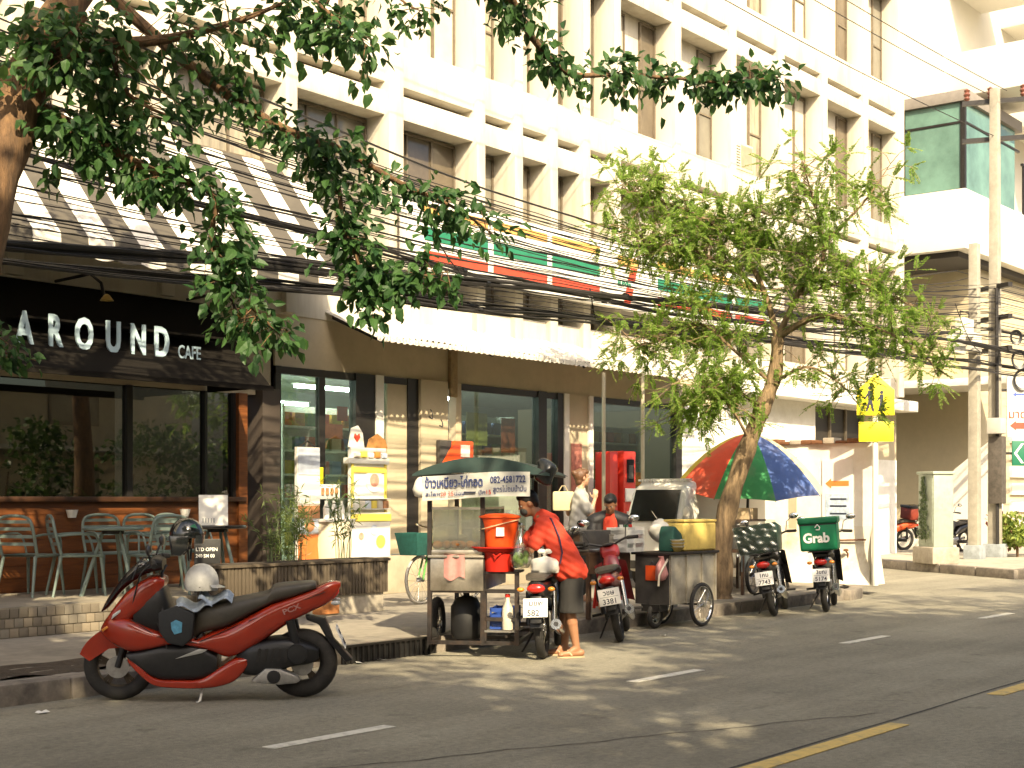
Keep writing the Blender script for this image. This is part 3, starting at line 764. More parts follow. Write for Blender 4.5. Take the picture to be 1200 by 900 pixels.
# direction signs on the tall pole
def faceplate(name, lab, cat, x, y, z, w, h, m, rz=R(-52), group=None):
    t = thing(name, lab, cat, (x, y, z), rz, group)
    MB().box(0, w, -.02, .02, 0, h).build('plate', m, t, bevel=.006)
    MB().box(-.18, .1, .021, .06, h*.45, h*.55).build('bracket', DARKMET, t, smooth=0)
    return t
D1 = faceplate('direction_sign', 'plain white direction sign with a thin blue left arrow', 'sign', 31.95, 11.12, 3.62, 1.1, .6, PAPER)
BLUEI = mat('sign_blue_ink', (.05, .09, .35), .6)
MB().add([(.12, -.024, .2), (.2, -.024, .26), (.2, -.024, .22), (.8, -.024, .22), (.8, -.024, .18), (.2, -.024, .18), (.2, -.024, .14)], [(6, 5, 4, 3, 2, 1, 0)]).build('arrow', BLUEI, D1, smooth=0)
D2 = faceplate('direction_sign', 'pale pink direction sign with red Thai text and red left arrow', 'sign', 31.95, 11.12, 2.86, 1.1, .74, mat('pale_pink_plate', (.62, .55, .48), .6, var=.06, scale=3))
text('lettering', 'มาดามมด', .26, REDINK, D2, basis((.02, -.024, .43), (1, 0, 0), (0, 0, 1)), .002, bold=.003)
MB().add([(.06, -.024, .26), (.2, -.024, .37), (.2, -.024, .33), (1.0, -.024, .33), (1.0, -.024, .19), (.2, -.024, .19), (.2, -.024, .15)], [(6, 5, 4, 3, 2, 1, 0)]).build('arrow', REDINK, D2, smooth=0)
D3 = faceplate('direction_sign', 'green direction sign with a white chevron and the letters CO', 'sign', 32.02, 11.03, 2.22, 1.0, .56, mat('sign_dark_green', (.005, .13, .07), .5, var=.08, scale=4))
MB().add([(.04, -.024, .28), (.2, -.024, .5), (.26, -.024, .5), (.1, -.024, .28), (.26, -.024, .06), (.2, -.024, .06)], [(0, 3, 2, 1), (5, 4, 3, 0)]).build('arrow', PAPER, D3, smooth=0)
text('lettering', 'CO', .24, PAPER, D3, basis((.3, -.024, .3), (1, 0, 0), (0, 0, 1)), .002, bold=.012)
text('lettering', 'ซอย', .14, PAPER, D3, basis((.36, -.024, .1), (1, 0, 0), (0, 0, 1)), .002)

# school crossing sign
cs = thing('crossing_sign', 'yellow pentagon school crossing sign over a yellow plate on a white post', 'sign', (20.45, 9.12, .15), R(-60))
YEL = mat('sign_yellow', (.82, .72, .02), .45, var=.05, scale=3)
MB().tube([(0, .05, 0), (0, .05, 3.35)], .045, 10).build('post', WHITEP, cs)
MB().prism([(-.28, 2.6), (.28, 2.6), (.28, 2.98), (0, 3.24), (-.28, 2.98)], -.012, .012).build('plate', YEL, cs, bevel=.005)
MB().box(-.25, .27, -.012, .012, 2.2, 2.5).build('plate', YEL, cs, bevel=.005)
fg = MB()
for dx, s_ in ((-.08, 1.0), (.09, .8)):
    fg.lathe([(0, 0), (.035*s_, 0), (.035*s_, .003), (0, .003)], 10, T(dx, -.0125, 2.66+.36*s_) @ RX(R(90)))
    z0 = 2.66
    fg.prism([(dx-.035*s_, z0+.32*s_), (dx+.035*s_, z0+.32*s_), (dx+.03*s_, z0+.16*s_), (dx+.06*s_, z0), (dx+.03*s_, z0), (dx, z0+.12*s_), (dx-.04*s_, z0), (dx-.07*s_, z0), (dx-.03*s_, z0+.16*s_)], -.0165, -.013)
    fg.prism([(dx-.03*s_, z0+.3*s_), (dx-.09*s_, z0+.2*s_), (dx-.075*s_, z0+.185*s_), (dx-.02*s_, z0+.26*s_)], -.0168, -.013)
fg.build('pictogram', INK, cs, smooth=0)

# ------------------------------------------------------------------ overhead cables
CAB = mat('cable_black', (.018, .016, .015), .6, var=.3, scale=4)
random.seed(77)
def zcurve(za, zb, zc, x):
    xs = (7.0, 17.0, 31.0)
    l0 = (x-xs[1])*(x-xs[2])/((xs[0]-xs[1])*(xs[0]-xs[2])); l1 = (x-xs[0])*(x-xs[2])/((xs[1]-xs[0])*(xs[1]-xs[2])); l2 = (x-xs[0])*(x-xs[1])/((xs[2]-xs[0])*(xs[2]-xs[1]))
    return za*l0+zb*l1+zc*l2
def cable_pts(za, zb, zc, y, ph=0, wob=.02, n=34, x0=1.0, x1=31.5):
    pts = []
    for i in range(n+1):
        x = x0+(x1-x0)*i/n
        pts.append((x, y+wob*math.sin(x*.7+ph)+(0.12*max(0, (x-24)/7)), zcurve(za, zb, zc, x)+wob*.8*math.sin(x*1.3+ph*2)))
    # on past the tall pole and away
    pts.append((40, y+.1, pts[-1][2]+.2))
    return pts
ords = ['topmost', 'second', 'third', 'fourth', 'fifth', 'sixth', 'seventh', 'eighth', 'ninth', 'tenth', 'eleventh', 'twelfth', 'thirteenth', 'fourteenth', 'fifteenth', 'sixteenth', 'seventeenth', 'eighteenth', 'nineteenth', 'twentieth',
        'twenty-first', 'twenty-second', 'twenty-third', 'twenty-fourth', 'twenty-fifth', 'twenty-sixth', 'twenty-seventh', 'lowest']
NC = len(ords)
for k in range(NC):
    t = k/(NC-1)
    za = 5.75-1.95*t+random.uniform(-.1, .1); zb = 5.12-1.12*t+random.uniform(-.07, .07); zc = 6.25-1.75*t+random.uniform(-.15, .15)
    if k == 0: za, zb, zc = 5.95, 5.17, 6.1
    r_ = .006 if k % 4 else .010
    if k == 0: r_ = .013
    c_ = MB().tube(cable_pts(za, zb, zc, 11.0+random.uniform(-.2, .2), k, .022), r_, 5).build('overhead_cable', CAB)
    tag(c_, ('lowest' if k == NC-1 else ords[k]+(' from the top' if k else '')) + ' thin black cable of the row strung between the shops and trees', 'cable', 'thin overhead cables along the street')
for k, (za, zb, zc, y, nst, rr, lab) in enumerate([(3.64, 4.28, 4.75, 10.85, 9, .02, 'thick sagging bundle of black cables crossing below the striped shop sign'),
                                          (3.56, 3.96, 4.45, 11.1, 6, .016, 'thick low bundle of black cables along the corrugated awning edge'),
                                          (4.55, 4.22, 5.2, 11.2, 5, .015, 'thick upper bundle of black cables over the striped awning'),
                                          (3.50, 3.88, 4.25, 10.95, 4, .014, 'lowest rope-like bundle of black cables above the cafe sign')]):
    cbn = thing('cable_bundle', lab, 'cable bundle', (0, 0, 0), group='thick cable bundles along the street')
    for q in range(nst):
        a = 6.28*q/nst
        pts = []
        for i, p in enumerate(cable_pts(za, zb, zc, y, k*3+q*.25, .03, 44)):
            w_ = rr*1.6*(1+.6*math.sin(i*.9+q))
            pts.append((p[0], p[1]+w_*math.cos(a+i*.5), p[2]+w_*math.sin(a+i*.5)))
        MB().tube(pts, rr*random.uniform(.6, 1.1), 5).build('strand', CAB, cbn)
    for x in (9.5, 13.2, 16.2, 19.0, 22.0, 26.0):
        z = zcurve(za, zb, zc, x)
        MB().tube([(x-.03, y, z), (x+.03, y, z)], rr*2.6, 8).build('tie', BLACKP, cbn)
for k, (y, z0) in enumerate([(11.0, 10.55), (11.5, 10.6), (11.3, 9.6)]):
    c_ = MB().tube([(10+i*1.2, y, z0-.25+.25*((i-9)/9)**2) for i in range(19)], .009, 5).build('power_line', CAB)
    tag(c_, ('nearer power line from the top arm of the tall pole', 'farther power line from the top arm of the tall pole', 'single power line from the lower arm of the tall pole')[k], 'cable', 'power lines at the top of the tall pole')
for k in range(14):
    t = k/13
    za = 5.9-2.1*t+random.uniform(-.07, .07); zb = 5.15-1.1*t+random.uniform(-.04, .04); zc = 6.5-2.1*t+random.uniform(-.08, .08)
    c_ = MB().tube(cable_pts(za, zb, zc, 11.5+random.uniform(-.25, .5), k*2.1, .03), random.choice((.005, .006, .007, .009)), 4).build('overhead_cable', CAB)
    tag(c_, ('lowest' if k == 13 else ords[k]) + ' slack cable from the top in the tangle strung behind the main row', 'cable', 'tangled cables behind the main row')
# slack drop wires hanging between the bundles
random.seed(31)
for k, (x, z0, x2, z1, lab) in enumerate([(15.6, 4.3, 15.9, 3.95, 'short cable dropping from the bundle below the green stripe'), (19.3, 4.4, 20.4, 3.95, 'slack cable loop hanging at the numeral end of the sign'), (12.2, 4.9, 13.4, 4.1, 'slack drop wire crossing right of the striped awning'), (28.6, 5.5, 30.3, 4.6, 'slack drop wire close to the shorter concrete pole')]):
    pts = [(x+(x2-x)*i/14, 11.02, z0+(z1-z0)*i/14-.25*math.sin(math.pi*i/14)) for i in range(15)]
    tag(MB().tube(pts, .009, 5).build('drop_wire', CAB), lab, 'cable')
# ------------------------------------------------------------------ trees
BARK = mat('bark_brown', (.15, .085, .04), .92, var=.5, scale=22, bump=1.0, stretch=(1, 1, .25), dirt=(.04, .028, .02), dscale=7, damt=.85)
BARKL = mat('bark_pale', (.21, .145, .08), .92, var=.55, scale=24, bump=1.0, stretch=(1, 1, .22), dirt=(.055, .04, .028), dscale=7, damt=.85)
def norm(a): return a/np.maximum(np.linalg.norm(a, axis=1, keepdims=True), 1e-9)
def leaves(P, Dr, Nr, Ln, Wd, fold=.25, droop=.15, simple=False):
    """arrays of leaf bases, directions, normals, lengths and widths -> verts, faces"""
    n = len(P); Dr = norm(Dr); S = norm(np.cross(Dr, Nr)); U = np.cross(S, Dr)
    Ln = Ln[:, None]; Wd = Wd[:, None]
    if simple:
        v = np.stack([P, P+Dr*Ln*.45+S*Wd*.5, P+Dr*Ln-U*Ln*droop, P+Dr*Ln*.45-S*Wd*.5], 1)
        base = np.arange(n)[:, None]*4
        return v.reshape(-1, 3), (base+np.array([[0, 1, 2, 3]])).tolist()
    f = fold*Wd
    v = np.stack([P, P+Dr*Ln*.32+S*Wd*.5+U*f*.8, P+Dr*Ln*.32, P+Dr*Ln*.32-S*Wd*.5+U*f*.8,
                  P+Dr*Ln*.7+S*Wd*.36+U*f*.5-U*Ln*droop*.5, P+Dr*Ln*.7-U*Ln*droop*.5, P+Dr*Ln*.7-S*Wd*.36+U*f*.5-U*Ln*droop*.5, P+Dr*Ln-U*Ln*droop], 1)
    F = [(0, 1, 2), (0, 2, 3), (1, 4, 5, 2), (2, 5, 6, 3), (4, 7, 5), (5, 7, 6)]
    fs = []
    for i in range(n):
        o = i*8
        fs += [tuple(q+o for q in t) for t in F]
    return v.reshape(-1, 3), fs
def poly_pts(line, n, jitter=0):
    L = np.array(line, float); seg = np.linalg.norm(np.diff(L, axis=0), axis=1); cum = np.concatenate([[0], np.cumsum(seg)])
    t = np.sort(rng.uniform(0, cum[-1], n)); p = np.stack([np.interp(t, cum, L[:, k]) for k in range(3)], 1)
    return p, t/cum[-1], cum[-1]
def smooth_line(line, k=5):
    L = np.array(line, float); m = len(L); t = np.linspace(0, m-1, (m-1)*k+1); out = []
    for q in t:
        i = min(int(q), m-2); f = q-i
        p0 = L[max(i-1, 0)]; p1 = L[i]; p2 = L[i+1]; p3 = L[min(i+2, m-1)]
        out.append(.5*((2*p1)+(-p0+p2)*f+(2*p0-5*p1+4*p2-p3)*f*f+(-p0+3*p1-3*p2+p3)*f**3))
    return [tuple(p) for p in out]
def mesh_obj(name, v, f, m, parent, kind=None, smooth=False):
    me = bpy.data.meshes.new(name); me.from_pydata(v.tolist() if hasattr(v, 'tolist') else v, [], f); me.materials.append(m)
    if smooth: me.polygons.foreach_set('use_smooth', [True]*len(me.polygons))
    return link(name, me, parent, kind)

# --- big leaved tree at the left edge, its limbs hanging over the road
LT = thing('street_tree', 'large leaved tree leaning in from the left edge over the cafe', 'tree', (0, 0, 0))
LTRUNK = [(5.36, 9.76, .13), (5.41, 9.76, .76), (5.6, 9.68, 2.13), (5.85, 9.68, 3.54), (6.09, 9.71, 4.22), (6.31, 9.75, 4.77), (6.57, 9.74, 5.27), (6.86, 9.7, 5.88), (7.0, 9.4, 7.0), (7.1, 9.0, 8.2)]
ln = smooth_line(LTRUNK, 4)
b = MB(); b.tube(ln, [.24*(1-.55*i/len(ln))*(1+.06*math.sin(i*1.7)) + (.08 if i < 2 else 0) for i in range(len(ln))], 12)
b.build('trunk', BARK, LT, smooth=60)
LL = {
 'A': [(6.31, 9.75, 4.77), (6.62, 9.36, 4.97), (7.11, 9.06, 5.1), (7.62, 8.74, 5.33), (8.01, 8.56, 5.58)],
 'A2': [(7.88, 8.42, 5.6), (7.9, 8.06, 5.27), (7.93, 7.71, 4.97)],
 'B': [(6.31, 9.75, 4.54), (6.53, 9.47, 4.34), (6.86, 9.38, 4.19), (7.13, 9.19, 4.05), (7.52, 9.03, 3.92), (7.57, 9.12, 3.52), (7.73, 8.92, 3.11), (8.02, 8.72, 2.77)],
 'C': [(6.86, 9.7, 5.61), (7.54, 9.17, 4.91), (8.06, 8.82, 4.55), (8.51, 8.58, 4.42), (8.97, 8.32, 4.18), (9.35, 8.01, 3.98), (9.64, 7.8, 3.75)],
 'D': [(8.31, 8.67, 4.47), (8.42, 8.53, 4.11), (8.47, 8.48, 3.72), (8.69, 8.35, 3.38), (9.04, 8.08, 3.38), (9.15, 7.94, 3.41)],
 'D2': [(8.47, 8.48, 3.72), (8.55, 8.37, 3.36), (8.61, 8.29, 3.06)],
 'E': [(7.1, 9.0, 8.2), (7.7, 7.8, 7.2), (8.46, 7.04, 5.8), (8.94, 7.08, 5.47), (9.36, 7.19, 5.29), (9.86, 7.2, 5.13), (10.36, 7.05, 5.2), (10.94, 6.8, 5.26), (11.4, 6.54, 5.28), (11.9, 6.24, 5.39)],
 'F': [(7.9, 8.2, 6.6), (8.26, 7.93, 5.74), (8.39, 7.77, 5.47), (8.5, 7.62, 5.37)],
 'G': [(6.58, 9.42, 5.2), (6.35, 9.53, 4.9), (6.19, 9.74, 4.97)],
 'H': [(6.64, 9.5, 4.37), (6.41, 9.62, 4.47), (6.15, 9.79, 4.58)],
 'I': [(6.82, 9.43, 5.0), (6.9, 9.32, 4.66), (7.18, 9.14, 4.49), (6.9, 9.32, 4.53)],
 'J': [(5.6, 9.68, 2.9), (5.68, 9.55, 2.85), (5.79, 9.44, 2.69), (5.86, 9.35, 2.5)]}
# name: leaves, spread in metres, part of the line that is bare, leaf size
LN = {'A': (640, .21, .08, .118), 'A2': (330, .12, .1, .11), 'B': (1250, .125, .1, .108), 'C': (860, .105, .18, .105), 'D': (560, .09, .0, .108), 'D2': (280, .085, 0, .108),
      'E': (1700, .075, .3, .108), 'F': (300, .08, .45, .09), 'G': (380, .18, 0, .118), 'H': (190, .19, 0, .118), 'I': (230, .17, 0, .118), 'J': (150, .09, .2, .09)}
LEAFD = leafmat('broad_leaf', (.014, .048, .014), (.05, .115, .028), .32, .5)
def leafy(line, n, spread, bare, size, dens_fn=None):
    p, t, L = poly_pts(line, int(n*1.0))
    keep = t > bare
    p = p[keep]; t = t[keep]; n = len(p)
    # leaves grow in bunches on side twigs
    nb = max(3, n//9)
    bi = rng.integers(0, n, nb); bp = p[bi]+rng.normal(0, spread, (nb, 3))*np.array([1, 1, .85])-np.array([0, 0, spread*.35])
    own = rng.integers(0, nb, n)
    pos = bp[own]+rng.normal(0, size*.62, (n, 3))
    d = pos-p[bi][own]*1.0; d = norm(d+rng.normal(0, .06, (n, 3)))*.6+rng.normal(0, .45, (n, 3)); d[:, 2] -= .45
    nr = rng.normal(0, .55, (n, 3)); nr[:, 2] += .75; nr += np.array([-.35, -.5, .3])
    ln_ = size*rng.uniform(.7, 1.25, n)
    return pos, d, nr, ln_, ln_*rng.uniform(.5, .68, n), [(tuple(p[bi[k]]), tuple(bp[k])) for k in range(nb)]
allp = []; twigs = MB()
limbs = {}
for k, line in LL.items():
    sl_ = smooth_line(line, 5)
    r0 = {'A': .07, 'B': .05, 'C': .055, 'E': .05}.get(k, .025)
    MB().tube(sl_, [max(.006, r0*(1-.9*i/(len(sl_)-1))) for i in range(len(sl_))], 7).build('limb', BARK, LT, smooth=60)
    n, sp, bare, size = LN[k]
    r_ = leafy(sl_, n, sp, bare, size)
    allp.append(r_[:5])
    for a, c_ in r_[5]:
        twigs.tube([a, tuple((np.array(a)+np.array(c_))/2+np.array([0, 0, .01])), c_], [.005, .004, .002], 4, cap=False)
twigs.build('twig', BARK, LT, kind='stuff')
P, Dr, Nr, Ln, Wd = [np.concatenate([q[i] for q in allp]) for i in range(5)]
# the leaves that show largest are leaves of their own, the rest one crown
dist = P[:, 0]*.784+P[:, 1]*.621
inv = (np.abs((P[:, 0]*.621-P[:, 1]*.784)/dist) < .36) & ((P[:, 2]-1.47)/dist < .35)
score = np.where(inv, Ln/dist, 0)
order = np.argsort(-score)
big, rest = order[:290], order[290:]
lv, lf = leaves(np.zeros((1, 3)), np.array([[1., 0, 0]]), np.array([[0, 0, 1.]]), np.array([1.]), np.array([.6]))
leaf_mes = []
for q, (c1, c2) in enumerate((((.02, .052, .016), (.03, .07, .02)), ((.03, .075, .02), (.045, .095, .026)), ((.045, .1, .026), (.07, .135, .034)))):
    me = bpy.data.meshes.new('leaf'); me.from_pydata(lv.tolist(), [], lf); me.materials.append(leafmat('leaf_tone_'+'abc'[q], c1, c2, .32, .5)); leaf_mes.append(me)
for i in big:
    M_ = basis(P[i], Dr[i], np.cross(Nr[i], Dr[i])) @ Matrix.Scale(Ln[i], 4)
    link('leaf', leaf_mes[int(rng.integers(0, 3))], LT, M=M_)
v, f = leaves(P[rest], Dr[rest], Nr[rest], Ln[rest], Wd[rest])
mesh_obj('crown', v, f, LEAFD, LT, 'stuff')
# upper crown, above the picture's edge, shading the cafe
def cloud(centres, per, size, sig):
    c_ = np.repeat(np.array(centres), per, 0); n = len(c_)
    off = norm(rng.normal(0, 1, (n, 3)))*(rng.uniform(.15, 1, (n, 1))**.5)*sig
    pos = c_+off*np.array([1, 1, .6])
    d = rng.normal(0, 1, (n, 3)); d[:, 2] -= .3
    nr = rng.normal(0, .6, (n, 3)); nr[:, 2] += 1
    l_ = size*rng.uniform(.7, 1.3, n)
    return pos, d, nr, l_, l_*.62
cen = [(rng.uniform(3.5, 8.0), rng.uniform(7.2, 9.9), rng.uniform(6.1, 7.9)) for _ in range(34)]
a_ = cloud(cen, 60, .13, .5)
v, f = leaves(*a_, simple=True)
mesh_obj('crown', v, f, LEAFD, LT, 'stuff')

# --- feathery tree among the carts
MT = thing('street_tree', 'slender feathery leaved tree leaning among the carts and parasol', 'tree', (0, 0, 0))
MTRUNK = [(16.55, 9.55, .12), (16.55, 9.55, .3), (16.58, 9.51, 1.19), (16.72, 9.33, 1.98), (16.88, 9.13, 2.66), (16.99, 9.0, 3.11), (17.01, 8.96, 3.62)]
ln = smooth_line(MTRUNK, 5)
MB().tube(ln, [(.155-.075*i/len(ln))*(1+.08*math.sin(i*1.3)+.05*math.sin(i*2.9)) for i in range(len(ln))], 12).build('trunk', BARKL, MT, smooth=60)
MLb = {
 'r1': [(17.01, 8.96, 3.62), (16.99, 8.66, 4.16), (17.11, 8.35, 4.65), (16.95, 8.4, 5.3), (16.75, 8.48, 5.83)],
 'r2': [(17.01, 8.96, 3.62), (16.89, 8.31, 3.84), (16.86, 7.7, 3.68), (16.91, 7.16, 3.43), (17.04, 6.67, 2.99)],
 'r3': [(16.99, 8.66, 4.16), (16.98, 7.87, 4.25), (17.13, 7.36, 4.01), (17.2, 6.95, 3.77)],
 'r4': [(17.08, 8.4, 4.76), (17.14, 7.83, 5.26), (17.28, 7.49, 5.78)],
 'l1': [(17.01, 8.96, 3.57), (16.98, 9.16, 4.26), (16.91, 9.57, 4.98), (16.65, 10.22, 5.43), (16.24, 11.06, 5.74)],
 'l2': [(16.98, 9.16, 4.26), (16.7, 9.84, 4.75), (16.44, 10.49, 4.9), (16.26, 10.72, 5.14)],
 'l3': [(16.96, 9.02, 3.0), (16.74, 9.47, 3.46), (16.54, 9.88, 3.82), (16.27, 10.38, 3.6), (16.05, 10.65, 3.54)],
 'l4': [(16.88, 9.13, 2.66), (16.49, 9.46, 2.99), (16.28, 9.73, 2.77), (16.1, 9.95, 2.43)],
 'l5': [(16.79, 9.24, 2.21), (16.31, 9.36, 2.75), (15.88, 9.74, 3.08)],
 'r5': [(16.96, 9.02, 3.0), (16.97, 8.53, 3.2), (17.06, 8.09, 2.96), (17.14, 7.83, 2.62)],
 'u1': [(16.91, 9.57, 4.98), (16.97, 9.34, 5.31), (17.05, 9.07, 4.72)]}
# fronds per limb, bare start, spread
MN = {'r1': (170, .28, .27), 'r2': (88, .28, .2), 'r3': (86, .3, .22), 'r4': (34, .35, .2), 'l1': (250, .35, .3), 'l2': (165, .25, .28), 'l3': (150, .22, .28), 'l4': (96, .2, .22), 'l5': (60, .3, .22), 'r5': (44, .3, .2), 'u1': (44, .2, .22)}
MCOL = leafmat('feather_leaf', (.085, .165, .025), (.22, .34, .065), .6, .55)
rach = MB(); AP = []
for k, line in MLb.items():
    sl_ = smooth_line(line, 5)
    r0 = .05 if k in ('r1', 'l1', 'r2') else .026
    MB().tube(sl_, [max(.005, r0*(1-.9*i/(len(sl_)-1))) for i in range(len(sl_))], 6).build('limb', BARKL, MT, smooth=60)
    nfr, bare, sp = MN[k]
    p, t, L = poly_pts(sl_, nfr)
    p = p[t > bare]
    for q in p:
        o = q+rng.normal(0, sp, 3)*np.array([1, 1, .8])
        rach.tube([tuple(q), tuple((q+o)/2+np.array([0, 0, .03])), tuple(o)], [.006, .005, .003], 3, cap=False)
        for s_ in range(int(rng.integers(4, 7))):      # fronds of a bunch
            d = norm((o-q)[None]+rng.normal(0, .2, (1, 3)))[0]*.5+rng.normal(0, .6, 3); d[2] -= .1; d /= np.linalg.norm(d)
            LF = rng.uniform(.16, .3); m_ = 16
            tt = np.linspace(.12, 1, m_)
            axis = o+np.outer(tt, d)*LF; axis[:, 2] -= .10*LF*4*tt**2*.3
            side = np.cross(d, [0, 0, 1.]); side /= max(np.linalg.norm(side), 1e-6)
            up = np.cross(side, d)
            rach.tube([tuple(o), tuple(axis[m_//2]), tuple(axis[-1])], .0022, 3, cap=False)
            for sg_ in (-1, 1):
                dd = np.tile(side*sg_*.85+d*.5, (m_, 1))+rng.normal(0, .15, (m_, 3))
                ln_ = .041*rng.uniform(.7, 1.2, m_)*(1.1-.5*np.abs(tt-.4))
                AP.append((axis, dd, np.tile(up, (m_, 1))+rng.normal(0, .25, (m_, 3)), ln_, ln_*.5))
rach.build('twig', BARKL, MT, kind='stuff', smooth=0)
P, Dr, Nr, Ln, Wd = [np.concatenate([q[i] for q in AP]) for i in range(5)]
v, f = leaves(P, Dr, Nr, Ln, Wd, simple=True)
mesh_obj('crown', v, f, MCOL, MT, 'stuff')

# --- wide trees on the camera's own side of the road; they dapple the road and show in the shop glass
SHADE = leafmat('shade_leaf', (.025, .06, .015), (.07, .13, .03), .3, .45)
def shade_tree(x, y, cen, per, size, sig, lab):
    t = thing('roadside_tree', lab, 'tree', (x, y, 0), group='wide trees on the near pavement')
    top = np.mean(np.array(cen), 0)-np.array([x, y, 0])
    MB().tube(smooth_line([(0, 0, -.05), (.05, .05, 2), (top[0]*.2, top[1]*.2, 4.5), (top[0]*.5, top[1]*.5, 6.8)], 4), [.3-.012*i for i in range(13)], 10).build('trunk', BARK, t, smooth=60)
    lim = MB()
    for c_ in cen[::3]:
        a = (top[0]*.3, top[1]*.3, 5.2)
        lim.tube(smooth_line([a, ((c_[0]-x)*.6, (c_[1]-y)*.6, c_[2]*.9), (c_[0]-x, c_[1]-y, c_[2])], 3), [.1-.012*i for i in range(7)], 5)
    lim.build('limb', BARK, t)
    cc = [(c_[0]-x, c_[1]-y, c_[2]) for c_ in cen]
    v, f = leaves(*cloud(cc, per, size, sig), simple=True)
    mesh_obj('crown', v, f, SHADE, t, 'stuff')
def blob(x0, x1, y0, y1, z0, z1, n):
    return [(rng.uniform(x0, x1), rng.uniform(y0, y1), rng.uniform(z0, z1)) for _ in range(n)]
shade_tree(-5.5, -2.6, blob(-11, -1, -7, 3.0, 7.8, 10.6, 62), 240, .22, 1.05, 'wide shade tree farthest left on the near pavement, out of frame')
shade_tree(1.0, -2.6, blob(-4, 8, -9.5, -2.7, 7.8, 11.0, 125) + blob(-4.5, 1.8, -3.4, 4.2, 8.0, 10.4, 74), 250, .22, 1.1, 'wide shade tree directly behind the camera on the near pavement')
shade_tree(7.5, -2.8, blob(3.5, 12, -10, -3.2, 8.0, 11.0, 84) + blob(3.5, 11, -3.2, .6, 8.2, 11.2, 17), 240, .22, 1.1, 'wide shade tree on the near pavement opposite the convenience store')
shade_tree(14.5, -3.2, blob(10.5, 19, -10, -3.6, 7.6, 10.8, 46) + blob(11, 18, -3.6, -1.8, 7.6, 10.4, 11), 220, .21, 1.0, 'lighter shade tree on the near pavement opposite the white wall')
shade_tree(22, -3.6, blob(19, 28, -10, -3.4, 7.6, 11, 38) + blob(19, 26, -3.4, -2.0, 7.6, 10.4, 8), 220, .21, 1.0, 'sparse shade tree farthest right on the near pavement')
shade_tree(-2.0, -2.6, blob(-4.5, 3.6, 4.0, 5.8, 8.6, 10.0, 26), 210, .2, .9, 'shade tree with one long limb reaching over the road')
hg = thing('hedge', 'tall loose hedge added along the near pavement to darken the shop glass reflections', 'hedge', (0, 0, 0))  # unseen hedge, added so the shop glass mirrors dark foliage
v, f = leaves(*cloud([(rng.uniform(-16, 34), rng.uniform(-6.5, -5.2), rng.uniform(.4, 3.4)) for _ in range(150)], 110, .2, .8), simple=True)
mesh_obj('leaves', v, f, SHADE, hg, 'stuff')
for k in range(24): MB().tube([(-15+2*k, -5.8, 0), (-15+2*k+.2, -5.7, 2.2)], [.06, .02], 6).build('stem', BARK, hg)
# --- houses across the road, seen only mirrored in the shop glass
op = thing('opposite_building', 'cream building with balconies across the road, mirrored in the shop glass', 'building', (0, -14, 0))
MB().box(-30, 34, -8, 0, 0, 9.5).build('wall', BEIGE, op, smooth=0)
for k in range(14):
    for z in (1.0, 4.0, 6.9):
        w = MB().box(-28+4.3*k, -26+4.3*k, .0, .04, z, z+1.6).build('window', FRAMEB, op, smooth=0)
        MB().box(-27.9+4.3*k, -26.1+4.3*k, .041, .05, z+.1, z+1.5).build('pane', GLASSW, w, smooth=0)
for z in (3.1, 6.1):
    MB().box(-30, 34, .0, 1.0, z, z+.15).build('balcony', WALL, op, smooth=0)
near_walk = slab([(-60, -40), (80, -40), (80, -1.5), (-60, -1.5)], -.02, .14, 'near_pavement', PAVE)
# ------------------------------------------------------------------ two-wheelers and carts
def loft(st, n=18, p=3.0, yc=0.0):
    """closed shell through stations (x, zlow, zhigh, half width)"""
    b = MB(); vs = []; fs = []; k = len(st)
    for (x, z0, z1, w) in st:
        zc = (z0+z1)/2; h = (z1-z0)/2
        for j in range(n):
            a = 2*math.pi*(j+.5)/n; ca_, sa_ = math.cos(a), math.sin(a)
            vs.append((x, yc+w*math.copysign(abs(ca_)**(2/p), ca_), zc+h*math.copysign(abs(sa_)**(2/p), sa_)))
    for i in range(k-1):
        for j in range(n): fs.append((i*n+j, i*n+(j+1) % n, (i+1)*n+(j+1) % n, (i+1)*n+j))
    fs.append(tuple(range(n-1, -1, -1))); fs.append(tuple((k-1)*n+j for j in range(n)))
    return b.add(vs, fs)
def dens(st, m=4):
    A = np.array(st, float); t = np.arange(len(A)); q = np.linspace(0, len(A)-1, (len(A)-1)*m+1)
    out = []
    for v in q:
        i = min(int(v), len(A)-2); f = v-i
        p0 = A[max(i-1, 0)]; p1 = A[i]; p2 = A[i+1]; p3 = A[min(i+2, len(A)-1)]
        r_ = .5*((2*p1)+(-p0+p2)*f+(2*p0-5*p1+4*p2-p3)*f*f+(-p0+3*p1-3*p2+p3)*f**3)
        if r_[2]-r_[1] < .004: r_[2] = r_[1]+.004
        out.append(tuple(r_))
    return out
def torus(R_, r_, n=28, m=10, flat=1.0):
    b = MB(); vs = []; fs = []
    for i in range(n):
        a = 2*math.pi*i/n
        for j in range(m):
            t = 2*math.pi*j/m
            q = R_+r_*math.cos(t)
            vs.append((q*math.cos(a), r_*flat*math.sin(t), q*math.sin(a)))
    for i in range(n):
        for j in range(m): fs.append((i*m+j, i*m+(j+1) % m, ((i+1) % n)*m+(j+1) % m, ((i+1) % n)*m+j))
    return b.add(vs, fs)
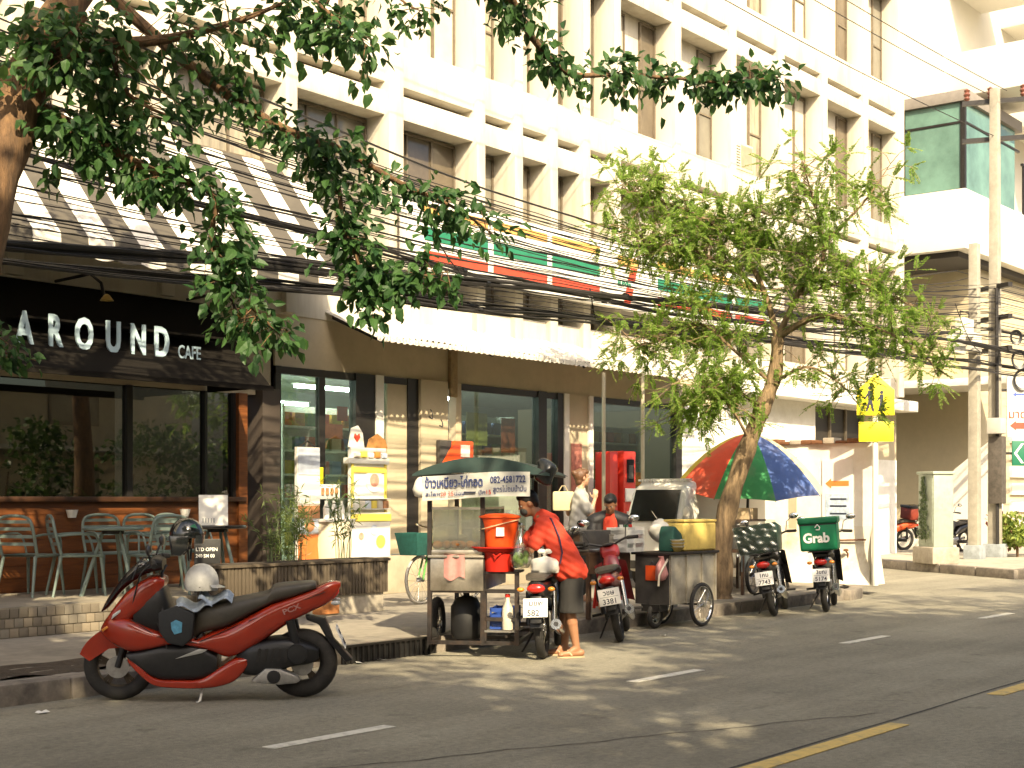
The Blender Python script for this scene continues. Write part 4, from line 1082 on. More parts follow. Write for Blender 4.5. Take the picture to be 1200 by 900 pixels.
def wheel(parent, c, R_, rt, style='cast', rimm=None, name='wheel', flat=1.0):
    w = torus(R_-rt, rt, 32, 10, flat).build('wheel' if name is None else name, RUBBER, parent, smooth=80); w.location = c
    b = MB(); rr = R_-rt*1.75
    if style == 'cast':
        tmp = torus(rr, .014, 32, 6, 2.2); b.add(tmp.v, tmp.f)
        for k in range(5):
            a = 2*math.pi*k/5+.3
            for da in (-.13, .13):
                b.bar((.045*math.cos(a), 0, .045*math.sin(a)), (rr*math.cos(a+da), 0, rr*math.sin(a+da)), .028, .022, (0, 1, 0))
        b.lathe([(0, -.05), (.055, -.05), (.055, .05), (0, .05)], 16, RX(R(90)))
        b.build('rim', rimm or ALU, w, smooth=40)
        MB().lathe([(.03, -.072), (.082, -.072), (.082, -.066), (.03, -.066)], 24, RX(R(-90))).build('brake_disc', ALU, w, smooth=30)
    else:
        tmp = torus(rr, .014, 32, 6, 1.2); b.add(tmp.v, tmp.f)
        b.lathe([(0, -.045), (.03, -.045), (.03, .045), (0, .045)], 12, RX(R(90)))
        b.build('rim', rimm or CHROME, w, smooth=40)
        s_ = MB(); nsp = 18
        for k in range(nsp):
            a = 2*math.pi*k/nsp; sg_ = 1 if k % 2 else -1
            s_.tube([(.028*math.cos(a+.9*sg_), .035*sg_, .028*math.sin(a+.9*sg_)), (rr*math.cos(a), 0, rr*math.sin(a))], .0022 if R_ > .2 else .003, 4, cap=False)
        s_.build('spokes', CHROME, w)
    return w

RPAINT = mat('red_body_paint', (.31, .023, .007), .22, var=.06, scale=3, coat=.7, dirt=(.22, .03, .012), dscale=4, damt=.35)
DRED = mat('dark_red_paint', (.24, .018, .02), .3, var=.1, scale=3, coat=.5, dirt=(.1, .03, .03), dscale=4, damt=.4)
BPAINT = mat('black_body_paint', (.014, .014, .016), .28, var=.2, scale=4, coat=.4)
SEATM = mat('seat_vinyl', (.05, .044, .035), .5, var=.15, scale=20, bump=.05, dirt=(.12, .1, .07), dscale=3, damt=.5)
SILV = mat('silver_paint', (.45, .45, .43), .35, .5, var=.1, scale=5)
LENS = mat('lamp_glass', (.55, .56, .54), .12, var=.1, scale=12, coat=.7)

# --- red maxi scooter, x runs from front axle to tail, the seen side is -y
sc = thing('motor_scooter', 'glossy red maxi scooter parked nose to the kerb at the drain', 'scooter', (6.39, 8.73, 0), math.atan2(-.715, .70))
sc.rotation_euler = (R(4), 0, math.atan2(-.715, .70))
wheel(sc, (0, 0, .255), .255, .055, 'cast', mat('dark_bronze_rim', (.07, .055, .04), .45, .6, var=.2))
wheel(sc, (1.33, 0, .258), .258, .066, 'cast', mat('dark_bronze_rim', None))
loft(dens([(-.115, .50, .55, .07), (-.06, .45, .63, .13), (.03, .40, .63, .19), (.12, .372, .62, .215), (.25, .392, .555, .215), (.42, .43, .50, .20), (.6, .40, .462, .185)]), 24, 4.2).build('front_cowl', RPAINT, sc)
loft(dens([(-.10, .535, .57, .085), (-.04, .555, .665, .13), (.06, .585, .795, .165), (.13, .62, .855, .18), (.21, .68, .905, .18), (.29, .77, .925, .16), (.345, .85, .90, .12)]), 24, 4.0).build('front_fairing', RPAINT, sc)
loft(dens([(-.11, .655, .675, .07), (-.06, .69, .77, .11), (.03, .80, .90, .13), (.11, .87, .985, .12), (.19, .92, 1.045, .10), (.245, .94, .985, .08)]), 16, 2.6).build('windscreen', mat('smoked_screen', (.012, .012, .014), .12, var=.1, coat=.6), sc)
for sgn in (-1, 1):
    MB().prism([(-.045, .615), (-.03, .655), (.10, .745), (.125, .77), (.11, .735), (0, .65)], sgn*.150-.012, sgn*.150+.012).build('headlight', LENS, sc, bevel=.006).rotation_euler = (0, 0, sgn*R(-6))
    MB().prism([(-.10, .54), (-.06, .57), (-.05, .555), (-.09, .525)], sgn*.128-.01, sgn*.128+.01).build('indicator', AMBER, sc, bevel=.004)
# front mudguard
b = MB()
def fender(a0, a1, Rf, w, cx, cz):
    return lambda u, v: (cx+Rf*(1-.1*(2*v-1)**4)*math.cos(a0+(a1-a0)*u), (2*v-1)*w*(1-.25*u), cz+Rf*(1-.06*(2*v-1)**4)*math.sin(a0+(a1-a0)*u))
b.grid(fender(R(62), R(160), .285, .075, 0, .255), 16, 8)
for sgn in (-1, 1):
    b.prism([(.285*math.cos(a), .255+.285*math.sin(a)) for a in [R(d) for d in range(60, 161, 10)]]+[(-.2, .30), (-.06, .39), (.10, .40)], sgn*.062-.006, sgn*.062+.006)
b.build('mudguard', RPAINT, sc)
loft(dens([(.08, .345, .372, .19), (.2, .235, .395, .205), (.32, .175, .425, .205), (.5, .165, .43, .2), (.62, .18, .405, .195), (.72, .225, .345, .18)]), 20, 7).build('floorboard', BLACKP, sc)
loft(dens([(.09, .30, .36, .185), (.18, .205, .285, .205), (.285, .132, .195, .212), (.45, .112, .178, .212), (.6, .108, .182, .21), (.72, .114, .25, .205), (.83, .145, .318, .195), (.90, .205, .33, .185), (.95, .285, .325, .17)]), 20, 6).build('belly_panel', RPAINT, sc)
for sgn in (-1, 1):
    MB().prism([(.43, .335), (.60, .405), (.66, .40), (.62, .375)], sgn*.207-.006, sgn*.207+.006).build('trim', SILV, sc, bevel=.003)
loft(dens([(.56, .405, .462, .18), (.69, .365, .515, .185), (.80, .325, .552, .185), (.95, .375, .632, .18), (1.1, .475, .712, .165), (1.25, .575, .762, .145), (1.4, .65, .812, .115), (1.53, .715, .866, .085), (1.61, .825, .862, .05)]), 24, 4.2).build('rear_body', RPAINT, sc)
loft(dens([(.55, .44, .66, .12), (.62, .50, .715, .14), (.75, .53, .735, .155), (.86, .58, .752, .16), (.98, .65, .775, .16), (1.08, .70, .798, .155), (1.13, .72, .845, .145), (1.25, .755, .86, .135), (1.38, .80, .868, .115), (1.43, .82, .86, .09)]), 18, 3.4).build('seat', SEATM, sc)
loft(dens([(.13, .5, .82, .165), (.22, .47, .88, .175), (.33, .44, .86, .17), (.42, .42, .62, .14), (.56, .42, .50, .12)]), 16, 3).build('leg_shield', BLACKP, sc)
MB().prism([(.5, .40), (.62, .52), (.62, .40)], -.13, .13).build('tunnel', BLACKP, sc, bevel=.02)
b = MB(); b.tube(smooth_line([(.30, -.34, 1.02), (.27, -.2, 1.04), (.24, 0, .99), (.27, .2, 1.04), (.30, .34, 1.02)], 4), .014, 8)
b.build('handlebar', BLACKP, sc)
for sgn in (-1, 1):
    MB().tube([(.28, sgn*.22, 1.035), (.31, sgn*.35, 1.02)], .02, 10).build('grip', RUBBER, sc)
    MB().tube([(.25, sgn*.24, 1.05), (.2, sgn*.33, 1.035)], .006, 6).build('brake_lever', SILV, sc)
    m_ = MB().tube([(.25, sgn*.17, 1.05), (.26, sgn*.25, 1.10), (.27, sgn*.29, 1.12)], .007, 6).build('mirror', BLACKP, sc)
    MB().ball((.27, sgn*.34, 1.14), (.022, .075, .045), 14, 8).build('mirror_glass', BPAINT, m_)
    MB().tube([(.16, sgn*.075, .80), (.0, sgn*.075, .255)], .022, 10).build('fork_leg', BLACKP, sc)
    MB().tube([(1.245, sgn*.15, .6), (1.31, sgn*.15, .33)], .032, 10).build('shock_absorber', BLACKP, sc)
loft(dens([(.86, .22, .36, .10), (.95, .19, .42, .15), (1.1, .2, .455, .16), (1.25, .25, .46, .16), (1.38, .27, .42, .14), (1.45, .3, .38, .1)]), 18, 5, -.03).build('engine_cover', BLACKP, sc)
for k in range(5): MB().prism([(1.0+.05*k, .30), (1.02+.05*k, .30), (1.04+.05*k, .40), (1.02+.05*k, .40)], -.196, -.17).build('fin', DARKMET, sc, smooth=0)
MB().lathe([(0, 0), (.075, 0), (.07, .012), (0, .016)], 20, T(1.3, -.195, .36) @ RX(R(90))).build('air_filter_cap', BLACKP, sc)
for (xa, za, xb, zb) in ((.60, .455, .95, .60), (.95, .60, 1.5, .80)):
    MB().bar((xa, -.187+.05*(xa-.6), za), (xb, -.180+.085*(xb-.6), zb), .007, .004).build('panel_seam', BLACKP, sc, smooth=0)
for (xa, za, xb, zb) in ((.12, .625, .30, .50), (.30, .50, .58, .445)):
    MB().bar((xa, -.213, za), (xb, -.212+.04*xb, zb), .007, .004).build('panel_seam', BLACKP, sc, smooth=0)
MB().tube(smooth_line([(.28, -.2, 1.03), (.2, -.22, .96), (.16, -.19, .85), (.12, -.17, .7)], 3), .006, 5).tube(smooth_line([(.3, .05, 1.0), (.2, -.1, 1.06), (.12, -.12, .9)], 3), .006, 5).build('brake_hose', BLACKP, sc)
loft(dens([(.2, .95, 1.0, .09), (.26, .95, 1.06, .14), (.33, .96, 1.04, .12)]), 14, 3).build('dashboard', BLACKP, sc)
MB().prism([(.965, .165), (1.07, .255), (1.18, .25), (1.3, .2), (1.325, .165), (1.29, .145), (1.17, .135), (1.0, .15)], -.215, -.12).build('crankcase', ALU, sc, bevel=.015)
MB().lathe([(0, 0), (.05, 0), (.045, .012), (0, .016)], 16, T(1.13, -.215, .195) @ RX(R(90))).build('crankcase_cap', BLACKP, sc)
MB().tube([(.9, .17, .2), (1.15, .2, .24), (1.5, .2, .35)], [.03, .055, .05], 12).build('muffler', BLACKP, sc)
MB().prism([(1.35, .62), (1.50, .60), (1.56, .44), (1.70, .285), (1.65, .265), (1.51, .44), (1.45, .55), (1.36, .585)], -.055, .055).build('rear_mudguard', BLACKP, sc, bevel=.01)
pl = MB().box(-.1, .1, -.004, .004, -.085, .085).build('number_plate', PAPER, sc, bevel=.002)
pl.matrix_local = T(1.612, 0, .455) @ RY(R(-24)) @ RZ(R(90))
text('lettering', '1กข', .07, INK, pl, basis((-.06, -.006, .015), (1, 0, 0), (0, 0, 1)), .001)
text('lettering', '4582', .07, INK, pl, basis((-.07, -.006, -.07), (1, 0, 0), (0, 0, 1)), .001)
loft(dens([(1.5, .70, .76, .07), (1.56, .735, .80, .065), (1.6, .78, .82, .05)]), 14, 3).build('tail_light', REDL, sc)
for sgn in (-1, 1):
    MB().ball((1.575, sgn*.085, .715), (.035, .014, .018), 10, 7).build('indicator', LENS, sc)
    text('lettering', 'PCX', .055, mat('decal_grey_red', (.42, .2, .17), .4), sc, basis((1.2 if sgn < 0 else 1.38, sgn*.157, .64), (sgn*-1, -.17, .42), (0, 0, 1)), .002, bold=.001, sx=1.3)
MB().tube([(.62, -.1, .17), (.60, -.19, .02), (.575, -.2, .012)], .012, 8).box(.54, .62, -.225, -.175, 0, .012).build('side_stand', SILV, sc)
MB().tube([(.3, -.17, .6), (.36, -.19, .45), (.4, -.19, .3)], .007, 6).build('cable', BLACKP, sc)
def on_scooter(p): return sc.matrix_basis @ Vector(p)

# helmets and bits lying on the scooter
HB = mat('helmet_black', (.012, .014, .015), .1, var=.3, scale=3, coat=.8)
h1 = thing('helmet', 'black open face helmet hung on the red scooter mirror', 'helmet', on_scooter((.50, -.06, 1.115)), R(-46))
b = MB()
def shell(rx, ry, rz, lo=-.55, cut=None):
    return lambda u, v: ((rx*math.cos(2*math.pi*u)*math.cos(lo+(math.pi/2-lo)*v)), ry*math.sin(2*math.pi*u)*math.cos(lo+(math.pi/2-lo)*v), rz*math.sin(lo+(math.pi/2-lo)*v))
b.grid(shell(.125, .112, .128, -.15), 28, 10); b.build('shell', HB, h1, smooth=80).location = (0, 0, .1)
for sgn in (-1, 1):
    MB().prism([(-.11, .1), (.03, .1), (.02, .0), (-.03, -.05), (-.09, -.04)], sgn*.1-.014, sgn*.1+.014).build('ear_flap', HB, h1, bevel=.012)
MB().prism([(-.122, .1), (-.05, .1), (-.06, -.05), (-.10, -.04)], -.09, .09).build('neck_roll', BLACKP, h1, bevel=.01)
MB().grid(lambda u, v: (.128*math.cos(-.95+1.9*u)*(1-.05*v), .118*math.sin(-.95+1.9*u), .10-.06*v), 14, 3).build('visor', mat('visor_dark', (.03, .035, .035), .08, var=.1, coat=.7), h1)
MB().tube([(.02, -.1, 0), (.02, -.05, -.08), (.02, .05, -.085), (.02, .1, 0)], .007, 5).build('chin_strap', BLACKP, h1)
MB().prism([(.03, .165), (.09, .15), (.07, .185)], -.108, -.104).build('sticker', mat('green_sticker', (.02, .14, .08), .4), h1)
h2 = thing('helmet', 'grey white half helmet resting on the red scooter seat', 'helmet', on_scooter((.60, -.03, .79)), R(-46))
b = MB(); b.grid(shell(.125, .12, .14, -.42), 28, 12); b.build('shell', mat('helmet_grey_white', (.50, .50, .48), .55, var=.12, scale=40), h2, smooth=80).location = (0, 0, .075)
MB().grid(lambda u, v: ((.125+.05*v)*math.cos(-1.0+2*u), (.118+.02*v)*math.sin(-1.0+2*u), .06-.02*v), 12, 2).build('peak', SILV, h2)
MB().tube([(0, -.115, .05), (.02, -.06, -.03), (.02, .06, -.03), (0, .115, .05)], .007, 5).build('chin_strap', BLACKP, h2)
sv = thing('sunshade', 'crumpled silver blue folded sunshade under the grey half helmet', 'sunshade', on_scooter((.62, -.06, .755)), R(-46))
random.seed(4)
for k, (x0, x1, rz_) in enumerate([(-.2, .06, -.22), (-.04, .2, .3)]):
    MB().grid(lambda u, v: (x0+(x1-x0)*u, -.13+.22*v, .03+.025*math.sin(u*9+k)+.02*math.sin(v*12)-.05*u*(1-k)+.07*k*u-.06*(1-v)), 14, 10).build('fold', mat('silver_blue_foil', (.32, .37, .42), .4, .4, var=.25, scale=12), sv).rotation_euler = (0, rz_, .1*k)
pc = thing('pouch', 'black hanging pouch with a small blue emblem on the red scooter', 'bag', on_scooter((.44, -.2, .5)), math.atan2(-.715, .70))
MB().prism([(-.13, .17), (.0, .22), (.13, .16), (.115, -.01), (.05, -.075), (-.06, -.05), (-.12, .03)], -.04, .06).build('bag', mat('pouch_cloth', (.016, .017, .018), .7, var=.3, scale=30), pc, bevel=.02)
MB().prism([(-.035, .10), (.0, .12), (.045, .10), (.04, .03), (-.01, .015), (-.03, .05)], -.045, -.0405).build('emblem', mat('emblem_blue', (.08, .28, .42), .5, var=.3, scale=30), pc, smooth=0)
MB().tube([(-.1, .02, .18), (-.12, .12, .45), (-.1, .2, .5)], .01, 6).build('strap', BLACKP, pc)

# --- small commuter motorcycles: x points ahead, origin on the ground under the rear wheel
def plate(parent, l1, l2, M_, w=.22, h=.17):
    p_ = MB().box(-.004, .004, -w/2, w/2, -h/2, h/2).build('number_plate', PAPER, parent, bevel=.002); p_.matrix_local = M_
    MB().box(-.0065, -.0045, -w*.42, w*.42, -.004, .002).build('rule', mat('plate_grey', (.4, .4, .38), .6), p_, smooth=0)
    text('lettering', l1, .07, INK, p_, basis((-.006, .06, .018), (0, -1, 0), (0, 0, 1)), .001, bold=.001)
    text('lettering', l2, .075, INK, p_, basis((-.006, .075, -.072), (0, -1, 0), (0, 0, 1)), .001, bold=.001)
    return p_
def commuter(lab, loc, heading, lean, paint, l1, l2, seatm=SEATM, rack=False, steer=8):
    t = thing('motorcycle', lab, 'motorcycle', loc, heading); t.rotation_euler = (-lean, 0, heading)
    wheel(t, (0, 0, .285), .285, .042, 'wire'); fw = wheel(t, (1.22, 0, .28), .28, .038, 'wire'); fw.rotation_euler = (0, 0, R(steer))
    loft(dens([(-.36, .66, .70, .04), (-.28, .6, .735, .075), (-.1, .56, .74, .11), (.12, .53, .73, .12), (.35, .46, .66, .11), (.5, .42, .5, .08)]), 14, 2.8).build('side_panel', paint, t)
    loft(dens([(-.30, .735, .765, .09), (-.15, .74, .80, .115), (.08, .735, .80, .125), (.2, .72, .775, .125), (.42, .68, .765, .12), (.52, .65, .70, .08)]), 14, 3).build('seat', seatm, t)
    loft(dens([(.45, .36, .46, .07), (.6, .36, .52, .08), (.72, .42, .66, .10), (.82, .56, .86, .10), (.9, .78, .90, .07)]), 14, 2.6).build('body_spine', paint, t)
    for sgn in (-1, 1):
        MB().grid(lambda u, v: (.72+.22*u-.05*v, sgn*(.09+.085*math.sin(v*1.7)), .82-.5*u*.9-.04*v), 8, 6).build('leg_shield', paint, t)
    loft(dens([(.84, .84, .92, .08), (.92, .82, 1.0, .11), (1.02, .84, 1.0, .10), (1.07, .88, .96, .06)]), 14, 2.8).build('headlamp_cowl', paint, t)
    MB().ball((1.06, 0, .92), (.03, .07, .05), 12, 8).build('headlight', LENS, t)
    MB().ball((.9, 0, .99), (.05, .07, .02), 12, 6).build('dial', BLACKP, t)
    MB().tube(smooth_line([(.80, -.33, 1.02), (.88, -.2, 1.03), (.93, 0, .97), (.88, .2, 1.03), (.80, .33, 1.02)], 4), .012, 8).build('handlebar', BLACKP, t)
    for sgn in (-1, 1):
        MB().tube([(.87, sgn*.22, 1.03), (.80, sgn*.34, 1.02)], .019, 8).build('grip', RUBBER, t)
        MB().tube([(.93, sgn*.2, 1.02), (.88, sgn*.33, 1.01)], .006, 5).build('brake_lever', CHROME, t)
        m_ = MB().tube([(.88, sgn*.2, 1.03), (.88, sgn*.23, 1.16), (.87, sgn*.28, 1.19)], .006, 6).build('mirror', BLACKP, t)
        MB().ball((.87, sgn*.33, 1.22), (.018, .065, .04), 12, 8).build('mirror_glass', CHROME, m_)
        MB().tube([(.95, sgn*.075, .84), (1.2, sgn*.075, .28)], .02, 8).build('fork_leg', ALU, t)
        MB().tube([(.0, sgn*.12, .31), (.05, sgn*.12, .62)], .026, 10).build('shock_absorber', CHROME if sgn < 0 else BLACKP, t)
        MB().tube([(.45, sgn*.07, .3), (.0, sgn*.085, .285)], .018, 6).build('swing_arm', DARKMET, t)
        MB().ball((-.33, sgn*.14, .66), (.03, .035, .022), 10, 7).build('indicator', AMBER, t)
        MB().tube([(.35, sgn*.08, .3), (.33, sgn*.27, .29)], .014, 6).build('foot_peg', RUBBER, t)
    MB().ball((-.335, 0, .665), (.045, .085, .045), 14, 8).build('tail_light', REDL, t)
    b = MB(); b.grid(lambda u, v: (-.02+(.33+.02*u)*math.cos(R(75)+R(100)*u), (2*v-1)*.06, .285+(.33+.03*u)*math.sin(R(75)+R(100)*u)), 12, 4)
    b.build('rear_mudguard', BLACKP, t)
    MB().prism([(-.30, .6), (-.36, .6), (-.42, .36), (-.36, .36)], -.05, .05).build('mudflap', BLACKP, t, bevel=.012)
    b = MB(); b.grid(lambda u, v: (1.22+.325*math.cos(R(20)+R(130)*u), (2*v-1)*.05, .28+.325*math.sin(R(20)+R(130)*u)), 12, 4)
    b.build('front_mudguard', paint, t)
    plate(t, l1, l2, T(-.415, 0, .50) @ RY(R(14)))
    MB().tube([(.5, -.1, .22), (.3, -.15, .2), (.1, -.16, .25), (-.28, -.165, .34)], [.018, .02, .045, .05], 12).build('muffler', CHROME, t)
    MB().tube([(-.275, -.165, .339), (-.29, -.165, .343)], .022, 10).build('tailpipe', BLACKP, t)
    loft([(.33, .22, .40, .06), (.36, .2, .42, .09), (.56, .2, .40, .09), (.62, .24, .36, .06)], 12, 3).build('engine', ALU, t)
    MB().tube([(.62, 0, .3), (.76, 0, .33)], .055, 12).build('cylinder', ALU, t)
    MB().prism([(.0, .24), (.42, .25), (.42, .33), (0, .33)], .085, .115).build('chain_case', DARKMET, t, bevel=.012)
    MB().tube([(.38, .1, .26), (.33, .24, .03)], .01, 6).build('side_stand', DARKMET, t)
    if rack:
        b = MB()
        for y in (-.14, .14): b.tube([(-.42, y, .80), (.15, y, .80)], .008, 5)
        for x in (-.42, -.2, .1): b.tube([(x, -.14, .80), (x, .14, .80)], .008, 5)
        b.tube([(-.3, .1, .8), (-.25, .08, .7)], .008, 5).tube([(-.3, -.1, .8), (-.25, -.08, .7)], .008, 5)
        b.build('rack', DARKMET, t)
    return t
b1 = commuter('old black motorcycle with sidecar frame, plate 582, beside the man in red', (10.45, 7.91, 0), R(30), R(2), BPAINT, 'มขพ', '582')
b2 = commuter('dark red motorcycle leaning behind the man in red, plate 3381', (12.19, 8.22, 0), R(31), R(11), DRED, 'วขษ', '3381')
b3 = commuter('black motorcycle with a plastic wrapped crate, plate tilted, near the cart wheel', (16.05, 8.5, 0), R(21), R(9), BPAINT, '1กบ', '7743', rack=True)
b4 = commuter('dark motorcycle carrying the green insulated delivery box', (17.09, 8.3, 0), R(21), R(4), BPAINT, '3ขณ', '5174', rack=True)
gb = thing('delivery_box', 'square green insulated delivery box with white lettering Grab', 'delivery box', (0, 0, 0))
gb.matrix_basis = b4.matrix_basis @ T(-.2, 0, .812)
GRN = mat('delivery_green', (.0, .17, .065), .55, var=.15, scale=5, bump=.05, dirt=(.02, .07, .035), dscale=3, damt=.6)
MB().box(-.235, .235, -.235, .235, 0, .36).build('body', GRN, gb, bevel=.035, seg=3)
MB().box(-.25, .25, -.25, .25, .345, .43).build('lid', mat('delivery_green_lid', (.0, .13, .05), .55, var=.15, scale=5), gb, bevel=.025, seg=3)
text('lettering', 'Grab', .17, PAPER, gb, basis((-.241, .19, .11), (0, -1, 0), (0, 0, 1)), .003, bold=.006, sx=.95)
MB().tube([(-.24, .03, .3), (-.243, .0, .335), (-.24, -.03, .3), (-.24, -.02, .27), (-.24, .02, .27)], .008, 5).build('emblem', PAPER, gb)
MB().box(-.237, -.2, -.236, .236, .33, .343).build('zip', BLACKP, gb, smooth=0)
cr = thing('crate', 'black crate wrapped in clear plastic on the motorcycle rack', 'crate', (0, 0, 0))
cr.matrix_basis = b3.matrix_basis @ T(-.17, .02, .812)
DGR = mat('dark_green_plastic', (.012, .035, .028), .3, var=.3, scale=6)
MB().add([(-.2, -.24, 0), (.22, -.24, 0), (.22, .24, 0), (-.2, .24, 0), (-.27, -.27, .36), (.26, -.27, .3), (.26, .27, .3), (-.27, .27, .36)], [(0, 3, 2, 1), (4, 5, 6, 7), (0, 1, 5, 4), (1, 2, 6, 5), (2, 3, 7, 6), (3, 0, 4, 7)]).build('body', DGR, cr, bevel=.02)
WRAP = glass('plastic_wrap', (.8, .82, .78), .14, .35)
b = MB(); random.seed(6)
cr_n = [random.uniform(0, 6.28) for _ in range(6)]
b.grid(lambda u, v: (-.235-.05*v-.007*(math.sin(u*11+v*13+cr_n[0])+math.sin(u*27-v*9+cr_n[1])+.7*math.sin(-u*15+v*31+cr_n[2])+.5*math.sin(u*47+v*38+cr_n[3])), -.27+.54*u, -.02+.4*v+.02*math.sin(u*9)), 34, 26); b.build('wrap', WRAP, cr)

# --- food cart fixed to the left of the black motorcycle (same axes)
fc = thing('food_cart', 'stainless sticky rice and fried chicken cart with dark green canopy and banner', 'food cart', (10.45, 7.91, 0), R(30))
FRM = mat('cart_frame', (.035, .03, .028), .5, .5, var=.3, scale=15, dirt=(.12, .07, .04), dscale=6, damt=.5)
def bars(name, L_, w, m=FRM):
    b = MB()
    for a, c_ in L_: b.bar(a, c_, w, w)
    return b.build(name, m, fc, smooth=0)
X0, X1, Y0, Y1 = -.02, 1.35, .24, 1.06
for (x, y, zt) in ((X0, Y1, 1.66), (X0, .56, 1.66), (X1, Y1, 1.66), (X1, Y0, 1.66), (X0, Y0, .8)):
    MB().box(x-.02, x+.02, y-.02, y+.02, .12, zt).build('post', FRM, fc, smooth=0)
bars('chassis', [((X0, Y0, .14), (X1, Y0, .14)), ((X0, Y1, .14), (X1, Y1, .14)), ((X0, Y0, .14), (X0, Y1, .14)), ((X1, Y0, .14), (X1, Y1, .14)), ((.5, Y0, .14), (.5, Y1, .14)), ((.2, .0, .3), (.2, Y0, .3)), ((.8, .0, .35), (.8, Y0, .35)), ((X0, Y0+.3, .14), (X0, Y0+.3, .62)), ((X0, Y0, .36), (X0, Y0+.3, .36)), ((X0, Y0, .62), (X0, Y1, .62)), ((X0, Y0, .98), (X0, Y1, .98))], .035)
wheel(fc, (.62, 1.12, .26), .26, .045, 'wire')
SST = mat('stainless', (.52, .47, .38), .3, .85, var=.25, scale=6, dirt=(.25, .19, .12), dscale=5, damt=.5, bump=.03)
MB().box(X0-.03, X1, .55, Y1-.01, .62, .92).build('counter', SST, fc, bevel=.01)
MB().box(X0-.05, X1, .54, Y1+.01, .925, .95).build('counter_top', SST, fc, bevel=.006)
MB().box(X0-.025, X1-.1, .56, Y1-.02, .95, 1.0).build('tray', SST, fc, bevel=.01)
CGL = glass('case_glass', (.8, .82, .75), .16, .06)
for a in ((X0, X0+.006, .57, Y1-.03), (X1-.12, X1-.114, .57, Y1-.03)):
    MB().box(a[0], a[1], a[2], a[3], 1.0, 1.38).build('glass_side', CGL, fc, smooth=0)
for y in (.57, Y1-.03):
    MB().box(X0+.01, X1-.13, y, y+.006, 1.0, 1.38).build('glass_side', CGL, fc, smooth=0)
bars('case_frame', [((X0, .565, 1.385), (X0, Y1, 1.385)), ((X0, .565, 1.0), (X0, .565, 1.4)), ((X1-.1, .565, 1.0), (X1-.1, .565, 1.4)), ((X0, Y1-.02, 1.385), (X1-.1, Y1-.02, 1.385)), ((X0, .565, 1.385), (X1-.1, .565, 1.385))], .022, SST)
MB().box(X0, X1-.1, .57, Y1-.03, .952, .958).build('shelf', SST, fc, smooth=0)
# canopy: shallow arched cloth
CANO = mat('canopy_green', (.012, .035, .032), .6, var=.2, scale=8, dirt=(.05, .06, .05), dscale=3, damt=.4)
b = MB(); b.grid(lambda u, v: (X0-.12+(X1-X0+.2)*v, -.08+1.28*u, 1.70+.155*math.sin(math.pi*u)**.8), 20, 4); b.build('canopy', CANO, fc)
b = MB(); b.grid(lambda u, v: (X0-.125, -.08+1.28*u, 1.70+.155*math.sin(math.pi*u)**.8-v*(.02+.12*math.sin(math.pi*u)**.8)), 20, 2); b.build('canopy_front', CANO, fc)
bars('roof_rail', [((X0-.1, -.06, 1.695), (X0-.1, 1.18, 1.695)), ((X1, -.06, 1.695), (X1, 1.18, 1.695)), ((X0-.1, 1.17, 1.695), (X1, 1.17, 1.695)), ((X0-.1, -.05, 1.695), (X1, -.05, 1.695)), ((X0, .56, 1.5), (X0-.05, .1, 1.69))], .022)
bn = MB(); bn.grid(lambda u, v: (X0-.14-.008*math.sin(u*7), .10+1.0*u, 1.495+.225*v-.03*u+.01*math.sin(u*5)), 12, 3)
ban = bn.build('banner', mat('banner_white', (.47, .47, .44), .6, var=.06, scale=5, dirt=(.45, .4, .32), dscale=4, damt=.4), fc)
BI = mat('banner_blue', (.02, .04, .16), .6)
Mb = lambda y, z: basis((X0-.152, y, z), (0, -1, .03), (0, 0, 1))
text('lettering', 'ข้าวเหนียว-ไก่ทอด', .118, BI, fc, Mb(1.075, 1.575), .002, bold=.0022, sx=.655)
text('lettering', '082-4581722', .088, BI, fc, Mb(.465, 1.617), .002, bold=.0012, sx=.70)
text('lettering', 'สูตรไม่อมน้ำมัน', .07, BI, fc, Mb(.44, 1.535), .002, sx=.74)
text('lettering', 'สะโพก', .056, BI, fc, Mb(1.07, 1.495), .002)
text('lettering', '20 25', .056, mat('banner_red', (.6, .08, .05), .6), fc, Mb(.93, 1.50), .002)
text('lettering', 'น่อง', .056, BI, fc, Mb(.80, 1.503), .002)
MB().box(X0-.154, X0-.15, .60, .71, 1.525, 1.54).build('strike', INK, fc, smooth=0)
text('lettering', 'ปีก', .056, BI, fc, Mb(.575, 1.512), .002)
text('lettering', '15', .056, mat('banner_red', None), fc, Mb(.51, 1.515), .002)
bars('lower_shelf', [((X0, Y0, .36), (X0+.5, Y0, .36)), ((X0, .54, .36), (X0+.5, .54, .36)), ((X0, Y0+.1, .2), (X0+.5, Y0+.1, .2))], .02)
MB().box(X0-.02, X0+.5, Y0, .54, .24, .26).build('foot_plate', STEEL, fc, smooth=0)
MB().box(X0, X0+.5, Y0, .54, .78, .80).build('side_shelf', FRM, fc, smooth=0)
